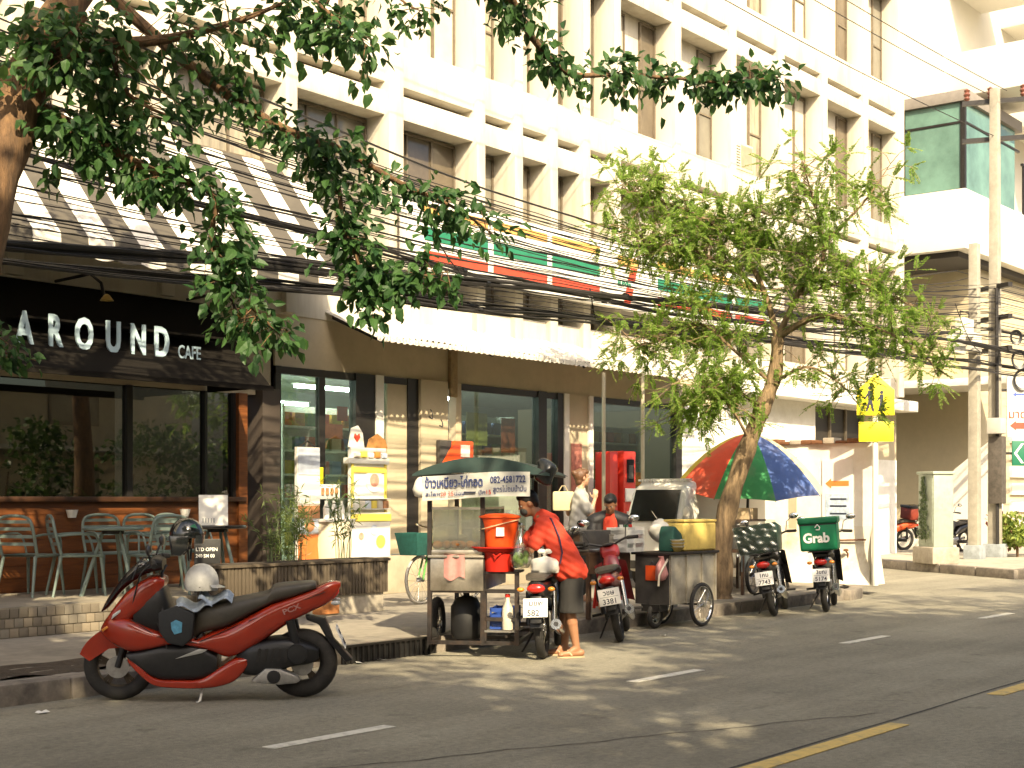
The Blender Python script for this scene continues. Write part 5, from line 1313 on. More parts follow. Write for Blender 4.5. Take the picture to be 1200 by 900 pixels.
# things on and in the cart
def on_cart(x, y, z): return Matrix.Translation((10.45, 7.91, 0)) @ RZ(R(30)) @ Vector((x, y, z))
ORG = mat('orange_plastic', (.72, .085, .015), .35, var=.08, scale=6, coat=.2)
REDP = mat('red_plastic', (.5, .02, .01), .4, var=.1, scale=6)
bk = thing('bucket', 'bright orange bucket with rim and label on the food cart shelf', 'bucket', on_cart(.08, .42, 1.03), R(30))
MB().lathe([(0, .0), (.135, 0), (.185, .26), (.195, .265), (.195, .285), (.18, .285), (.13, .02), (0, .02)], 28).build('body', ORG, bk, smooth=50)
MB().lathe([(0, .31), (.1, .308), (.17, .295), (.2, .285), (.2, .27), (.19, .27)], 28).build('lid', ORG, bk, smooth=50)
MB().tube([(.19*math.cos(a), .19*math.sin(a), .2-.05*math.sin(a*1)) for a in [R(d) for d in range(60, 301, 15)]], .005, 5).build('handle', mat('handle_cream', (.7, .5, .3), .5), bk)
MB().box(-.175, -.168, -.03, .045, .1, .18, RZ(R(14))).build('label', PAPER, bk, smooth=0)
bt = thing('plastic_tray', 'orange red round tray under the orange bucket', 'tray', on_cart(.08, .44, .985), R(30))
MB().lathe([(0, .0), (.2, 0), (.235, .035), (.245, .035), (.245, .045), (.23, .045), (.195, .012), (0, .012)], 28).build('tray', REDP, bt, smooth=50)
rb = thing('plastic_tub', 'deep red plastic tub under the orange bucket tray', 'tub', on_cart(.08, .42, .80), R(30))
MB().lathe([(0, 0), (.14, 0), (.165, .17), (.175, .175), (.175, .185), (.15, .185), (.13, .015), (0, .015)], 24).build('tub', REDP, rb, smooth=50)
MB().tube([(-.17, -.04, .17), (-.2, 0, .14), (-.17, .04, .17)], .008, 6).build('handle', REDP, rb)
vb = thing('plastic_bag', 'clear plastic bag of green vegetables hanging from the food cart', 'bag', on_cart(-.06, .2, .83), R(30))
random.seed(12)
b = MB(); b.lathe([(.0, .0), (.075, .01), (.105, .06), (.1, .14), (.06, .26), (.028, .34), (.02, .37), (.035, .40)], 18)
b.v = [(x+.012*math.sin(z*60+x*80), y*.95+.01*math.sin(z*50+y*90), z) for x, y, z in b.v]
b.build('bag', glass('thin_plastic', (.86, .88, .85), .22, .2), vb, smooth=60)
VEG = leafmat('vegetable_green', (.10, .22, .03), (.3, .42, .12), .2)
for k in range(9):
    MB().ball((random.uniform(-.05, .05), random.uniform(-.05, .05), random.uniform(.04, .15)), (.035, .03, .04), 8, 6).build('vegetable', VEG, vb)
wb = thing('plastic_bag', 'white knotted plastic bag with a tub on the motorcycle seat', 'bag', on_cart(-.02, -.02, .79), R(30))
b = MB(); b.lathe([(0, 0), (.11, .005), (.125, .04), (.12, .10), (.10, .13), (.035, .15), (.02, .16), (.035, .19)], 20)
b.v = [(x+.012*math.sin(z*70+x*60), y*1.05+.012*math.sin(z*55+y*70), z) for x, y, z in b.v]
b.build('bag', mat('white_plastic_film', (.66, .65, .6), .3, var=.1, scale=8), wb, smooth=60)
for sgn in (-1, 1): MB().ball((0, sgn*.03, .2), (.012, .04, .025), 8, 6).build('knot', mat('white_plastic_film', None), wb)
ic = thing('crate', 'blue plastic crate standing low in the food cart frame', 'crate', on_cart(.2, .38, .265), R(30))
BLU = mat('blue_plastic', (.02, .06, .28), .4, var=.1, scale=6)
b = MB(); b.box(-.18, .18, -.12, .12, 0, .02)
for z in (.04, .1, .16): b.box(-.18, .18, -.12, -.108, z, z+.035).box(-.18, .18, .108, .12, z, z+.035).box(-.18, -.168, -.108, .108, z, z+.035).box(.168, .18, -.108, .108, z, z+.035)
for sx in (-.18, .165):
    for sy in (-.12, .105): b.box(sx, sx+.015, sy, sy+.015, .02, .2)
b.build('basket', BLU, ic, smooth=0)
jr = thing('plastic_bottle', 'pale slim bottle standing in the food cart frame', 'bottle', on_cart(-.0, .33, .265), R(30))
MB().lathe([(0, 0), (.05, 0), (.055, .1), (.05, .2), (.02, .26), (.02, .3), (0, .3)], 14).build('bottle', mat('pale_plastic', (.55, .5, .4), .35, var=.15, scale=7), jr)
MB().lathe([(0, .3), (.024, .3), (.024, .33), (0, .33)], 10).build('cap', REDP, jr)
cn = thing('gas_bottle', 'dark gas bottle inside the lower food cart opening', 'gas bottle', on_cart(.35, .78, .15), R(30))
MB().lathe([(0, 0), (.13, .0), (.15, .04), (.15, .3), (.1, .38), (.03, .4), (.03, .45), (0, .45)], 20).build('bottle', mat('gas_grey', (.02, .02, .021), .5, .3, var=.2), cn, smooth=50)
MB().tube([(.09*math.cos(R(a)), .09*math.sin(R(a)), .44) for a in range(0, 361, 30)], .01, 5, cap=False).build('collar', DARKMET, cn)
FRY = mat('fried_chicken', (.32, .12, .025), .55, var=.4, scale=30, bump=.5)
for k in range(6):
    f_ = thing('fried_chicken', ('piece of fried chicken on the cart tray, ' + ('nearest the left post', 'second from the left post', 'third from the left post', 'middle of the tray', 'behind the glass corner', 'closest to the orange bucket')[k]), 'food', on_cart(.05+.06*(k % 3), 1.0-.075*k, 1.003), k*1.1, group='fried chicken on the cart tray')
    b = MB().ball((0, 0, .04), (.06, .045, .04), 10, 7).tube([(.04, 0, .04), (.1, .01, .05)], [.02, .012], 6)
    b.build('meat', FRY, f_, smooth=60)
bk2 = thing('plastic_bag', 'black plastic bag tied to the right end of the food cart canopy', 'bag', on_cart(-.05, -.03, 1.62), R(30))
b = MB(); b.ball((0, 0, .1), (.09, .1, .13), 12, 9); b.v = [(x+.02*math.sin(z*40+y*30), y+.02*math.sin(z*35), z) for x, y, z in b.v]
b.build('bag', mat('black_film', (.02, .022, .024), .25, var=.3, scale=8), bk2, smooth=60)
wb2 = thing('plastic_bag', 'small white plastic bag hanging from the left canopy end', 'bag', on_cart(-.1, 1.13, 1.48), R(30))
b = MB(); b.lathe([(0, 0), (.06, .02), (.075, .08), (.05, .16), (.02, .2), (.03, .22)], 12); b.v = [(x+.01*math.sin(z*60), y, z) for x, y, z in b.v]
b.build('bag', mat('white_plastic_film', None), wb2, smooth=60)

# --- hand cart with bicycle wheels (light metal box), x along the street
hc = thing('hand_cart', 'pale sheet metal hand cart on bicycle wheels beside the dark red motorcycle', 'hand cart', (13.62, 8.5, 0))
GALV = mat('galvanised_sheet', (.46, .42, .34), .5, .5, var=.2, scale=5, dirt=(.2, .16, .11), dscale=3, damt=.6)
DKP = mat('dark_panel', (.06, .055, .05), .6, var=.3, scale=6)
MB().box(.0, 1.02, .03, .48, .28, .84).build('box', GALV, hc, bevel=.006)
MB().box(-.012, -.001, .03, .48, .28, .84).build('end_panel', DKP, hc, smooth=0)
for x in (.02, .36, .7, 1.0): MB().box(x-.012, x+.012, .012, .029, .28, .84).build('rib', GALV, hc, smooth=0)
MB().box(-.04, 1.06, -.0, .52, .84, .87).build('top', FRM, hc, bevel=.004)
wheel(hc, (.62, -.02, .255), .255, .024, 'wire', CHROME)
wheel(hc, (.62, .53, .255), .255, .024, 'wire', CHROME)
MB().tube([(.62, -.03, .255), (.62, .54, .255)], .012, 6).build('axle', DARKMET, hc)
wheel(hc, (.06, .26, .15), .15, .03, 'wire', ALU, 'castor')
MB().box(-.04, .14, .14, .38, .2, .28).tube([(.06, .3, .15), (.06, .3, .25)], .02, 6).build('castor_fork', DARKMET, hc)
MB().tube([(.0, .05, .8), (-.18, .05, .62), (-.2, .05, .5)], .014, 6).build('handle', GALV, hc)
ot = thing('notebook', 'orange red card hung on the dark end of the hand cart', 'card', (13.6, 8.66, .55))
MB().box(-.012, .0, 0, .17, 0, .17).build('card', ORG, ot, bevel=.004)
MB().tube([(-.004, .05, .17), (.0, .085, .22), (-.004, .12, .17)], .004, 4).build('string', INK, ot)
yb = thing('foam_box', 'pale yellow foam box on top of the hand cart', 'box', (14.05, 8.6, .87), R(-6))
YF = mat('yellow_foam', (.62, .47, .13), .75, var=.1, scale=14, dirt=(.42, .3, .1), dscale=3, damt=.6, bump=.1)
MB().box(0, .62, 0, .3, 0, .33).build('box', YF, yb, bevel=.03, seg=3)
for sgn in (0, 1): MB().box(-.004, .624, -.004, .304, .335, .365).build('lid', YF, yb, bevel=.012) if sgn == 0 else None
wx = thing('plastic_basket', 'white plastic basket with bottles behind the dark tray on the hand cart', 'basket', (13.55, 8.95, .87), R(8))
b = MB()
for z in (0, .1, .2): b.box(-.2, .25, 0, .012, z, z+.05).box(-.2, .25, .24, .252, z, z+.05).box(-.2, -.188, .012, .24, z, z+.05).box(.238, .25, .012, .24, z, z+.05)
for x in (-.2, 0, .235): b.box(x, x+.015, -.004, .256, 0, .28)
b.build('basket', mat('white_plastic', (.66, .66, .62), .4, var=.08, scale=6), wx, smooth=0)
for k in range(3): MB().lathe([(0, 0), (.045, 0), (.045, .2), (.02, .26), (.02, .3), (0, .3)], 12, T(-.1+.12*k, .12, .01)).build('bottle', (PAPER, mat('green_bottle', (.03, .2, .1), .3), REDP)[k], wx)
wb3 = thing('plastic_bag', 'white bag slumped over the green sack on the hand cart', 'bag', (14.1, 8.95, 1.0), .3)
b = MB(); b.ball((0, 0, .1), (.2, .14, .13), 16, 10); b.v = [(x+.03*math.sin(z*30+y*20), y+.02*math.sin(x*25), z+.02*math.sin(x*22)) for x, y, z in b.v]
b.build('bag', mat('white_plastic_film', None), wb3, smooth=60)
gs = thing('sack', 'dark green sack hanging between the tray and the yellow box', 'sack', (13.95, 8.62, .87), 0)
b = MB(); b.prism([(-.12, 0), (.12, 0), (.1, .2), (-.06, .3), (-.1, .22)], 0, .2); b.build('sack', mat('green_sack', (.01, .06, .045), .6, var=.3, scale=8), gs, bevel=.03)
# dark serving table in front (trays), on the kerb behind the red motorcycle
dt = thing('serving_table', 'dark wooden serving table with trays behind the dark red motorcycle', 'table', (13.05, 9.3, .15), R(4))
DW = mat('dark_stained_wood', (.06, .032, .018), .55, var=.35, scale=7, stretch=(1, 8, 1))
MB().box(-.35, .55, -.28, .28, .70, .74).build('table_top', DW, dt, bevel=.005)
for x in (-.32, .52):
    for y in (-.25, .25): MB().box(x-.02, x+.02, y-.02, y+.02, 0, .7).build('leg', DW, dt, smooth=0)
MB().box(-.35, .55, -.285, -.265, .50, .70).build('apron', DW, dt, smooth=0)
MB().box(-.3, .2, -.25, .25, .741, .77).build('tray', STEEL, dt, bevel=.01)
mwx = thing('metal_box', 'black metal warming box on the dark serving table', 'box', (12.95, 9.3, .92), R(4))
MB().box(-.25, .4, -.2, .2, 0, .2).build('body', DKP, mwx, bevel=.008)
MB().box(-.256, -.25, -.17, .17, .04, .16).build('door', DW, mwx, smooth=0)
MB().tube([(-.27, -.1, .1), (-.27, .1, .1)], .008, 6).build('handle', CHROME, mwx)
# wooden stall under the parasol
us = thing('stall_cart', 'dark timber stall cart with bicycle wheel under the striped parasol', 'stall cart', (17.75, 10.0, .15), R(8))
MB().box(-.5, .9, -.3, .35, .58, .63).build('table_top', DW, us, bevel=.006)
MB().box(-.5, .9, -.28, -.26, .32, .58).build('side_panel', mat('blue_grey_panel', (.10, .12, .13), .6, var=.2, scale=5), us, smooth=0)
for x in (-.47, .86):
    for y in (-.27, .32): MB().box(x-.02, x+.02, y-.02, y+.02, .0, .58).build('leg', DW, us, smooth=0)
wheel(us, (-.25, -.34, .27), .27, .026, 'wire', DARKMET)
MB().box(-.5, .9, .3, .33, .63, 1.0).build('back_board', DW, us, smooth=0)
MB().box(-.5, .9, -.1, .33, 1.0, 1.03).build('shelf', DW, us, smooth=0)
for k, (x, y, w, h, m, lab) in enumerate([(.15, -.1, .55, .28, mat('cardboard', (.30, .2, .11), .8, var=.1, scale=5), 'wide brown cardboard box on the parasol stall'), (-.42, -.15, .36, .26, mat('grey_tin', (.2, .2, .19), .5, .3, var=.2), 'grey tin box at the left end of the parasol stall'), (.2, .05, .5, .16, mat('pale_cardboard', (.42, .32, .2), .8, var=.1, scale=5), 'pale flat cardboard box on the parasol stall shelf')]):
    p_ = us.matrix_basis @ Vector((x, y, .631 if k < 2 else 1.031))
    q = thing('cardboard_box' if k != 1 else 'tin_box', lab, 'box', p_, R(8+3*k))
    MB().box(0, w, -.15, .15, 0, h).build('box', m, q, bevel=.006)
    MB().box(w*.45, w*.55, -.152, .152, h, h+.003).build('tape', mat('tape_brown', (.35, .25, .13), .3), q, smooth=0)
# parasol
RVEC = Vector((.6208, -.784, 0))
ub = thing('parasol', 'big faded parasol with yellow, red, green and blue panels', 'parasol', (19.1, 10.45, .15), R(20))
cols = [('parasol_green', (.03, .22, .07)), ('parasol_blue', (.05, .10, .30)), ('parasol_cream', (.62, .54, .32)), ('parasol_red', (.60, .07, .03)), ('parasol_green', None), ('parasol_blue', None), ('parasol_gold', (.55, .44, .04)), ('parasol_red', None)]
def umb_pt(a, t):
    Ru = 1.15
    return (Ru*t*math.cos(a), Ru*t*math.sin(a), 2.34-.83*t**1.7)
for k in range(8):
    m_ = mat(cols[k][0], cols[k][1], .75, var=.12, scale=6, dirt=(.3, .25, .18), dscale=2.5, damt=.35)
    a0 = R(164+45*k)
    def fn(u, v, a0=a0):
        sag = .05*math.sin(math.pi*u)*v**2
        x, y, z = umb_pt(a0+R(45)*u, v)
        return (x*(1-sag), y*(1-sag), z+sag*.5)
    MB().grid(fn, 8, 10).build('panel', m_, ub, smooth=60)
    MB().tube([umb_pt(a0, t) [:2]+(umb_pt(a0, t)[2]-.012,) for t in (.0, .25, .5, .75, 1.0)], .006, 4).build('rib', DARKMET, ub)
MB().tube([(0, 0, 0), (0, 0, 2.44)], .022, 8).build('pole', DARKMET, ub)
MB().lathe([(0, 2.5), (.03, 2.46), (.05, 2.38), (.06, 2.33)], 10).build('finial', REDP, ub)
MB().lathe([(0, 0), (.28, 0), (.28, .08), (.05, .14), (.05, .3), (0, .3)], 20).build('base', CONC, ub)
ub.matrix_basis = T(19.1-.06+.2, 10.45+.08+.16, .15) @ Matrix.Rotation(R(10), 4, RVEC) @ RZ(R(20))

# --- bicycle behind the planter
bc = thing('bicycle', 'green bicycle with pale tyres and a teal front basket by the planter', 'bicycle', (13.3, 12.0, .15), R(180+4))
GRF = mat('bicycle_green', (.09, .3, .06), .35, var=.1, coat=.4)
wt = mat('pale_tyre', (.42, .40, .36), .7, var=.1, scale=20)
for x in (0, -1.05):
    w_ = wheel(bc, (x, 0, .31), .31, .018, 'wire', CHROME)
    w_.data.materials[0] = wt
MB().tube([(0, .04, .31), (-.13, .03, .7), (-.16, 0, .78)], .014, 6).tube([(0, -.04, .31), (-.13, -.03, .7), (-.16, 0, .78)], .014, 6).build('fork', GRF, bc)
MB().tube([(-.14, 0, .72), (-.6, 0, .3)], .018, 8).tube([(-.6, 0, .3), (-.72, 0, .75)], .016, 8).tube([(-.6, 0, .3), (-1.05, .05, .31)], .01, 6).tube([(-1.05, .05, .31), (-.7, 0, .68)], .01, 6).tube([(-.17, 0, .8), (-.7, 0, .62)], .016, 8).build('frame', GRF, bc)
MB().tube([(-.16, 0, .78), (-.17, 0, .95)], .012, 6).tube(smooth_line([(-.35, -.28, .98), (-.2, -.22, 1.0), (-.15, 0, .96), (-.2, .22, 1.0), (-.35, .28, .98)], 3), .012, 6).build('handlebar', CHROME, bc)
loft([(-.62, .78, .82, .03), (-.68, .78, .84, .07), (-.85, .78, .86, .11), (-.9, .8, .84, .08)], 12, 2.6).build('saddle', SEATM, bc)
MB().lathe([(.02, -.05), (.1, -.03), (.1, .0)], 16, T(-.6, 0, .3) @ RX(R(90))).build('chainwheel', CHROME, bc)
MB().add([(.0, -.14, .62), (.24, -.14, .62), (.24, .14, .62), (.0, .14, .62), (-.03, -.18, .9), (.3, -.18, .9), (.3, .18, .9), (-.03, .18, .9)], [(0, 3, 2, 1), (0, 1, 5, 4), (1, 2, 6, 5), (2, 3, 7, 6), (3, 0, 4, 7)]).build('basket', mat('teal_basket', (.02, .10, .085), .55, var=.25, scale=25), bc, bevel=.01)

# --- small white van behind the carts
vn = thing('van', 'small white van with a dark windscreen parked before the store', 'van', (17.55, 11.3, .15), 0)
VW = mat('van_white', (.72, .71, .66), .35, var=.04, scale=3, coat=.3, dirt=(.5, .45, .36), dscale=2, damt=.3)
loft(dens([(-.02, .3, .85, .44), (.05, .25, 1.05, .48), (.2, .25, 1.45, .49), (.35, .25, 1.58, .49), (.6, .25, 1.6, .49), (2.4, .25, 1.6, .49), (2.5, .3, 1.5, .47)], 2), 24, 7).build('body', VW, vn)
MB().add([(.02, -.40, 1.0), (.02, .40, 1.0), (.19, .38, 1.46), (.19, -.38, 1.46), (.06, -.40, 1.0), (.06, .40, 1.0), (.24, .38, 1.46), (.24, -.38, 1.46)], [(0, 3, 2, 1), (4, 5, 6, 7), (0, 1, 5, 4), (1, 2, 6, 5), (2, 3, 7, 6), (3, 0, 4, 7)]).build('windscreen', mat('windscreen_dark', (.012, .016, .018), .1, var=.1, spec=.9), vn, smooth=0).location = (-.02, 0, 0)
b = MB()
for k in range(13): b.cb((.33, -.4+.0667*k, 1.6), (.09, .03, .03))
b.build('roof_ribs', VW, vn, smooth=0, kind='stuff')
for k in range(4): MB().box(.4+.5*k, .45+.5*k, -.42, .42, 1.59, 1.625).build('roof_bar', VW, vn, smooth=0)
for y in (-.34, .34):
    MB().ball((-.0, y, .72), (.05, .1, .08), 12, 8).build('headlight', LENS, vn)
    for x in (.45, 2.0):
        w_ = wheel(vn, (x, y*1.32, .14), .24, .07, 'cast'); w_.location.z = .24
MB().tube([(.0, -.1, 1.03), (.1, .12, 1.22)], .008, 5).build('wiper', CHROME, vn)
MB().tube([(.1, -.47, 1.05), (.02, -.56, 1.12)], .012, 6).ball((.0, -.6, 1.14), (.02, .06, .08), 10, 7).build('mirror', VW, vn)
MB().box(-.04, -.01, -.4, .4, .3, .42).build('bumper', DKP, vn, bevel=.01)

# --- motorcycles in the alley by the corner building
def small_bike(lab, loc, rz, paint, box=None, boxlab=None):
    t = commuter(lab, loc, rz, R(6), paint, '2กฉ', '1098' if paint is DRED else '664', rack=True)
    return t
a1 = small_bike('red delivery motorcycle parked in the alley left of the cabinet', (34.9, 14.8, .15), R(150), mat('delivery_orange_red', (.55, .08, .02), .4, var=.1))
a2 = small_bike('black motorcycle in the alley between the cabinet and poles', (34.6, 13.15, .15), R(170), BPAINT)
ab = thing('delivery_box', 'maroon delivery box on the alley motorcycle', 'delivery box', (0, 0, 0))
ab.matrix_basis = a1.matrix_basis @ T(-.2, 0, .812)
MB().box(-.22, .22, -.22, .22, 0, .3).build('body', mat('maroon_box', (.2, .03, .015), .5, var=.1), ab, bevel=.03)
MB().box(-.23, .23, -.23, .23, .29, .36).build('lid', BPAINT, ab, bevel=.02)

# --- small clutter on and round the carts
def on_hand(x, y, z): return Vector((13.62+x, 8.5+y, z))
bw = thing('bowl_stack', 'stack of pale melamine bowls beside the yellow foam box', 'bowls', on_hand(.30, .12, .872))
for k in range(6): MB().lathe([(0, .0), (.05, 0), (.085, .05), (.09, .05), (.055, .005), (0, .006)], 16, T(.004*math.sin(k*2), .004*math.cos(k*3), .018*k)).build('bowl', PAPER if k % 2 else YF, bw, smooth=50)
for k, (x, y, z, rz, m, lab) in enumerate([(-.06, .1, .55, .2, mat('pink_film', (.55, .25, .24), .35, var=.2), 'pink plastic bag hung on the hand cart handle'), (1.07, .2, .5, 1.2, mat('white_plastic_film', None), 'white plastic bag tied to the street end of the hand cart')]):
    t = thing('plastic_bag', lab, 'bag', on_hand(x, y, z), rz)
    b = MB(); b.lathe([(0, 0), (.07, .015), (.09, .08), (.07, .18), (.025, .25), (.035, .28)], 14)
    b.v = [(px+.013*math.sin(pz*60+py*50), py*.8+.01*math.sin(pz*47), pz) for px, py, pz in b.v]
    b.build('bag', m, t, smooth=60)
pt = thing('cooking_pot', 'dented aluminium pot with lid on the dark serving table', 'pot', (13.42, 9.22, .892))
MB().lathe([(0, 0), (.15, 0), (.16, .02), (.16, .17), (.17, .175), (.15, .175), (.14, .02), (0, .02)], 24).build('pot', STEEL, pt, smooth=50)
MB().lathe([(.17, .176), (.1, .2), (.02, .21), (.02, .235), (0, .235)], 20).build('lid', STEEL, pt, smooth=50)
for s_ in (-1, 1): MB().tube([(s_*.155, -.03, .13), (s_*.2, 0, .135), (s_*.155, .03, .13)], .007, 6).build('handle', DARKMET, pt)
for k, (x, y, lab) in enumerate(((14.9, 9.35, 'grey plastic water jug on the kerb between hand cart and tree'), (12.72, 9.4, 'blue plastic water jug on the kerb under the serving table'))):
    t = thing('water_jug', lab, 'jug', (x, y, .15), k)
    MB().lathe([(0, 0), (.11, 0), (.12, .03), (.12, .26), (.06, .33), (.035, .34), (.035, .38), (0, .38)], 18).build('body', (mat('jug_grey', (.3, .3, .28), .4, var=.15), BLU)[k], t, smooth=50)
    MB().tube([(.05, 0, .33), (.1, 0, .36), (.115, 0, .26)], .012, 6).build('handle', (mat('jug_grey', None), BLU)[k], t)
tw = thing('cloth', 'faded pink cloth draped over the food cart counter edge', 'cloth', on_cart(-.055, .82, .955), R(30))
MB().grid(lambda u, v: (-.012-.012*math.sin(u*11), -.1+.2*u, -.22*v+.02*math.sin(u*7)*v), 10, 6).grid(lambda u, v: (-.012+.15*v, -.1+.2*u, .004+.006*math.sin(u*9+v*5)), 10, 4).build('cloth', mat('faded_pink_cloth', (.42, .2, .18), .9, var=.2, scale=12), tw)
# ------------------------------------------------------------------ people
DV = Vector((.7840, .6208, 0)); RV = Vector((.6208, -.7840, 0))
def caps(b, p, q, r0, r1, n=12):
    """closed tapered capsule"""
    p = Vector(p); q = Vector(q); d = (q-p)
    L = d.length; d = d/L if L > 1e-6 else Vector((0, 0, 1))
    pts = []; rs = []
    for t in (-1, -.8, -.45, 0): pts.append(p+d*r0*t); rs.append(max(.0015, r0*math.sqrt(max(0, 1-t*t))))
    for t in (.33, .66): pts.append(p+d*L*t); rs.append(r0+(r1-r0)*t)
    for t in (0, .45, .8, 1): pts.append(q+d*r1*t); rs.append(max(.0015, r1*math.sqrt(max(0, 1-t*t))))
    return b.tube(pts, rs, n)
def fused(name, b, m, parent, vox=.011, it=4):
    me = bpy.data.meshes.new(name); me.from_pydata(b.v, [], b.f)
    o = bpy.data.objects.new(name, me); C.objects.link(o)
    rm = o.modifiers.new('r', 'REMESH'); rm.mode = 'VOXEL'; rm.voxel_size = vox; rm.adaptivity = 0
    if it:
        s_ = o.modifiers.new('s', 'SMOOTH'); s_.factor = .5; s_.iterations = it
    dg = bpy.context.evaluated_depsgraph_get()
    m2 = bpy.data.meshes.new_from_object(o.evaluated_get(dg))
    bpy.data.objects.remove(o); bpy.data.meshes.remove(me)
    m2.name = name; m2.materials.clear(); m2.materials.append(m)
    m2.polygons.foreach_set('use_smooth', [True]*len(m2.polygons))
    return link(name, m2, parent)
def head(b, c, f, up, s=1.0):
    """head with jaw, brow, nose, lips and ears; c centre, f facing, up"""
    f = Vector(f).normalized(); up = Vector(up); up = (up-f*up.dot(f)).normalized(); sd = f.cross(up)
    M_ = Matrix(((f.x, sd.x, up.x, c[0]), (f.y, sd.y, up.y, c[1]), (f.z, sd.z, up.z, c[2]), (0, 0, 0, 1))) @ Matrix.Scale(s, 4)
    b.ball((-.012, 0, .03), (.094, .075, .09), 18, 12, M_)
    b.ball((.022, 0, -.035), (.066, .06, .078), 16, 11, M_)
    b.ball((.055, 0, -.085), (.03, .034, .024), 10, 8, M_)
    b.ball((.082, 0, -.012), (.024, .013, .024), 10, 7, M_)
    b.ball((.082, 0, -.055), (.012, .024, .011), 10, 6, M_)
    b.ball((.074, 0, .026), (.014, .05, .011), 10, 6, M_)
    for s_ in (-1, 1):
        b.ball((-.004, s_*.074, -.005), (.02, .011, .031), 8, 6, M_)
        b.ball((.05, s_*.035, -.022), (.026, .022, .022), 8, 6, M_)
    return M_
def hand(b, w, d, n, s=1.0, curl=.5):
    """palm, four unequal fingers and a side thumb from the wrist w along d, back of the hand towards n"""
    d = Vector(d).normalized(); n = Vector(n); n = (n-d*n.dot(d)).normalized(); sd = d.cross(n)
    M_ = Matrix(((d.x, sd.x, n.x, w[0]), (d.y, sd.y, n.y, w[1]), (d.z, sd.z, n.z, w[2]), (0, 0, 0, 1))) @ Matrix.Scale(s, 4)
    b.ball((.045, 0, 0), (.052, .04, .018), 12, 8, M_)
    for k, (y, L) in enumerate(((-.03, .066), (-.01, .077), (.01, .072), (.029, .056))):
        p0 = Vector((.08, y, 0)); a = curl*.6
        p1 = p0+Vector((math.cos(a), y*1.2, -math.sin(a)))*L*.5
        a2 = curl*1.5; p2 = p1+Vector((math.cos(a2), y*.4, -math.sin(a2)))*L*.5
        caps(b, M_ @ p0, M_ @ p1, .0095*s, .009*s, 8); caps(b, M_ @ p1, M_ @ p2, .009*s, .0078*s, 8)
    p0 = Vector((.022, -.034, -.004)); p1 = p0+Vector((.03, -.03, -.014)); p2 = p1+Vector((.03, -.004, -.012))
    caps(b, M_ @ p0, M_ @ p1, .013*s, .0105*s, 8); caps(b, M_ @ p1, M_ @ p2, .0105*s, .009*s, 8)
def foot(b, an, d, s=1.0):
    d = Vector(d).normalized(); z0 = an[2]-.075
    h = Vector((an[0], an[1], z0+.03))-d*.045
    t = Vector((an[0], an[1], z0+.02))+d*.15
    caps(b, h, t, .034*s, .026*s); caps(b, an, Vector((an[0], an[1], z0+.04))+d*.06, .036*s, .03*s)
    sd = d.cross(Vector((0, 0, 1)))
    for k, (o, L) in enumerate(((-.03, .035), (-.012, .04), (.005, .036), (.02, .03), (.034, .022))):
        q = t+sd*o*s*.9-d*.01; q.z = z0+.014
        caps(b, q, q+d*L, .011*s, .009*s, 8)
def figure(t, J, f_head, up, skin, s=1.0, f_foot=None, hands=None, vox=.008):
    """one continuous body mesh from a dictionary of joints"""
    b = MB()
    M_ = head(b, J['head'], f_head, up, s)
    caps(b, J['neck'], Vector(J['head'])-Vector(up)*.05-Vector(f_head).normalized()*.02, .056*s, .05*s)
    for sd in ('n', 'f'):
        caps(b, J['sh'+sd], J['el'+sd], .048*s, .037*s); caps(b, J['el'+sd], J['wr'+sd], .037*s, .024*s)
        caps(b, J['hip'+sd], J['kn'+sd], .082*s, .054*s); caps(b, J['kn'+sd], Vector(J['kn'+sd]).lerp(Vector(J['an'+sd]), .35), .052*s, .056*s)
        caps(b, Vector(J['kn'+sd]).lerp(Vector(J['an'+sd]), .3), J['an'+sd], .055*s, .032*s)
        caps(b, J['neck'], J['sh'+sd], .055*s, .05*s)
        caps(b, J['sh'+sd], Vector(J['hip'+sd]).lerp(Vector(J['sh'+sd]), .1), .07*s, .085*s)
        foot(b, Vector(J['an'+sd]), f_foot, s)
        hd = hands[sd]; hand(b, J['wr'+sd], hd[0], hd[1], s, hd[2])
    caps(b, (Vector(J['shn'])+Vector(J['shf']))/2, (Vector(J['hipn'])+Vector(J['hipf']))/2, .1*s, .1*s)
    o = fused('body', b, skin, t, vox, 3)
    e = MB()
    for sg_ in (-1, 1):
        e.ball((.072, sg_*.031, .004), (.009, .012, .007), 10, 7, M_)
    e.build('eyes', mat('eye_white', (.5, .48, .44), .2), t, kind='stuff')
    e = MB()
    for sg_ in (-1, 1): e.ball((.079, sg_*.031, .004), (.004, .0055, .0055), 8, 6, M_)
    e.build('pupils', INK, t, kind='stuff')
    return M_
def W(D, a, z, b=0):
    p = DV*(D+b)+RV*a
    return Vector((p.x, p.y, z))

# --- man in the red shirt, bent over the motorcycle towards the cart
t = thing('person', 'man in a red T-shirt and dark knee shorts bending over the motorcycle seat', 'person', (0, 0, 0))
D0 = 13.30
q = lambda a, z, b=0: W(D0, a, z, b)
face = (-RV*1.0-DV*.12+Vector((0, 0, -.42))).normalized(); upv = Vector((0, 0, 1))-RV*.35
J = dict(head=q(.15, 1.425), neck=q(.262, 1.315), shn=q(.30, 1.225, -.18), shf=q(.30, 1.235, .18), eln=q(.17, 1.0, -.2), elf=q(.10, 1.02, .17), wrn=q(.045, .945, -.05), wrf=q(-.05, 1.0, .08),
         hipn=q(.565, .80, -.095), hipf=q(.565, .80, .095), knn=q(.535, .44, -.10), knf=q(.50, .44, .12), ann=q(.60, .088, -.08), anf=q(.50, .088, .13))
hands = dict(n=(-RV*.9+DV*.3+Vector((0, 0, -.2)), Vector((0, 0, 1)), .9), f=(-RV+Vector((0, 0, -.15)), Vector((0, 0, 1)), .8))
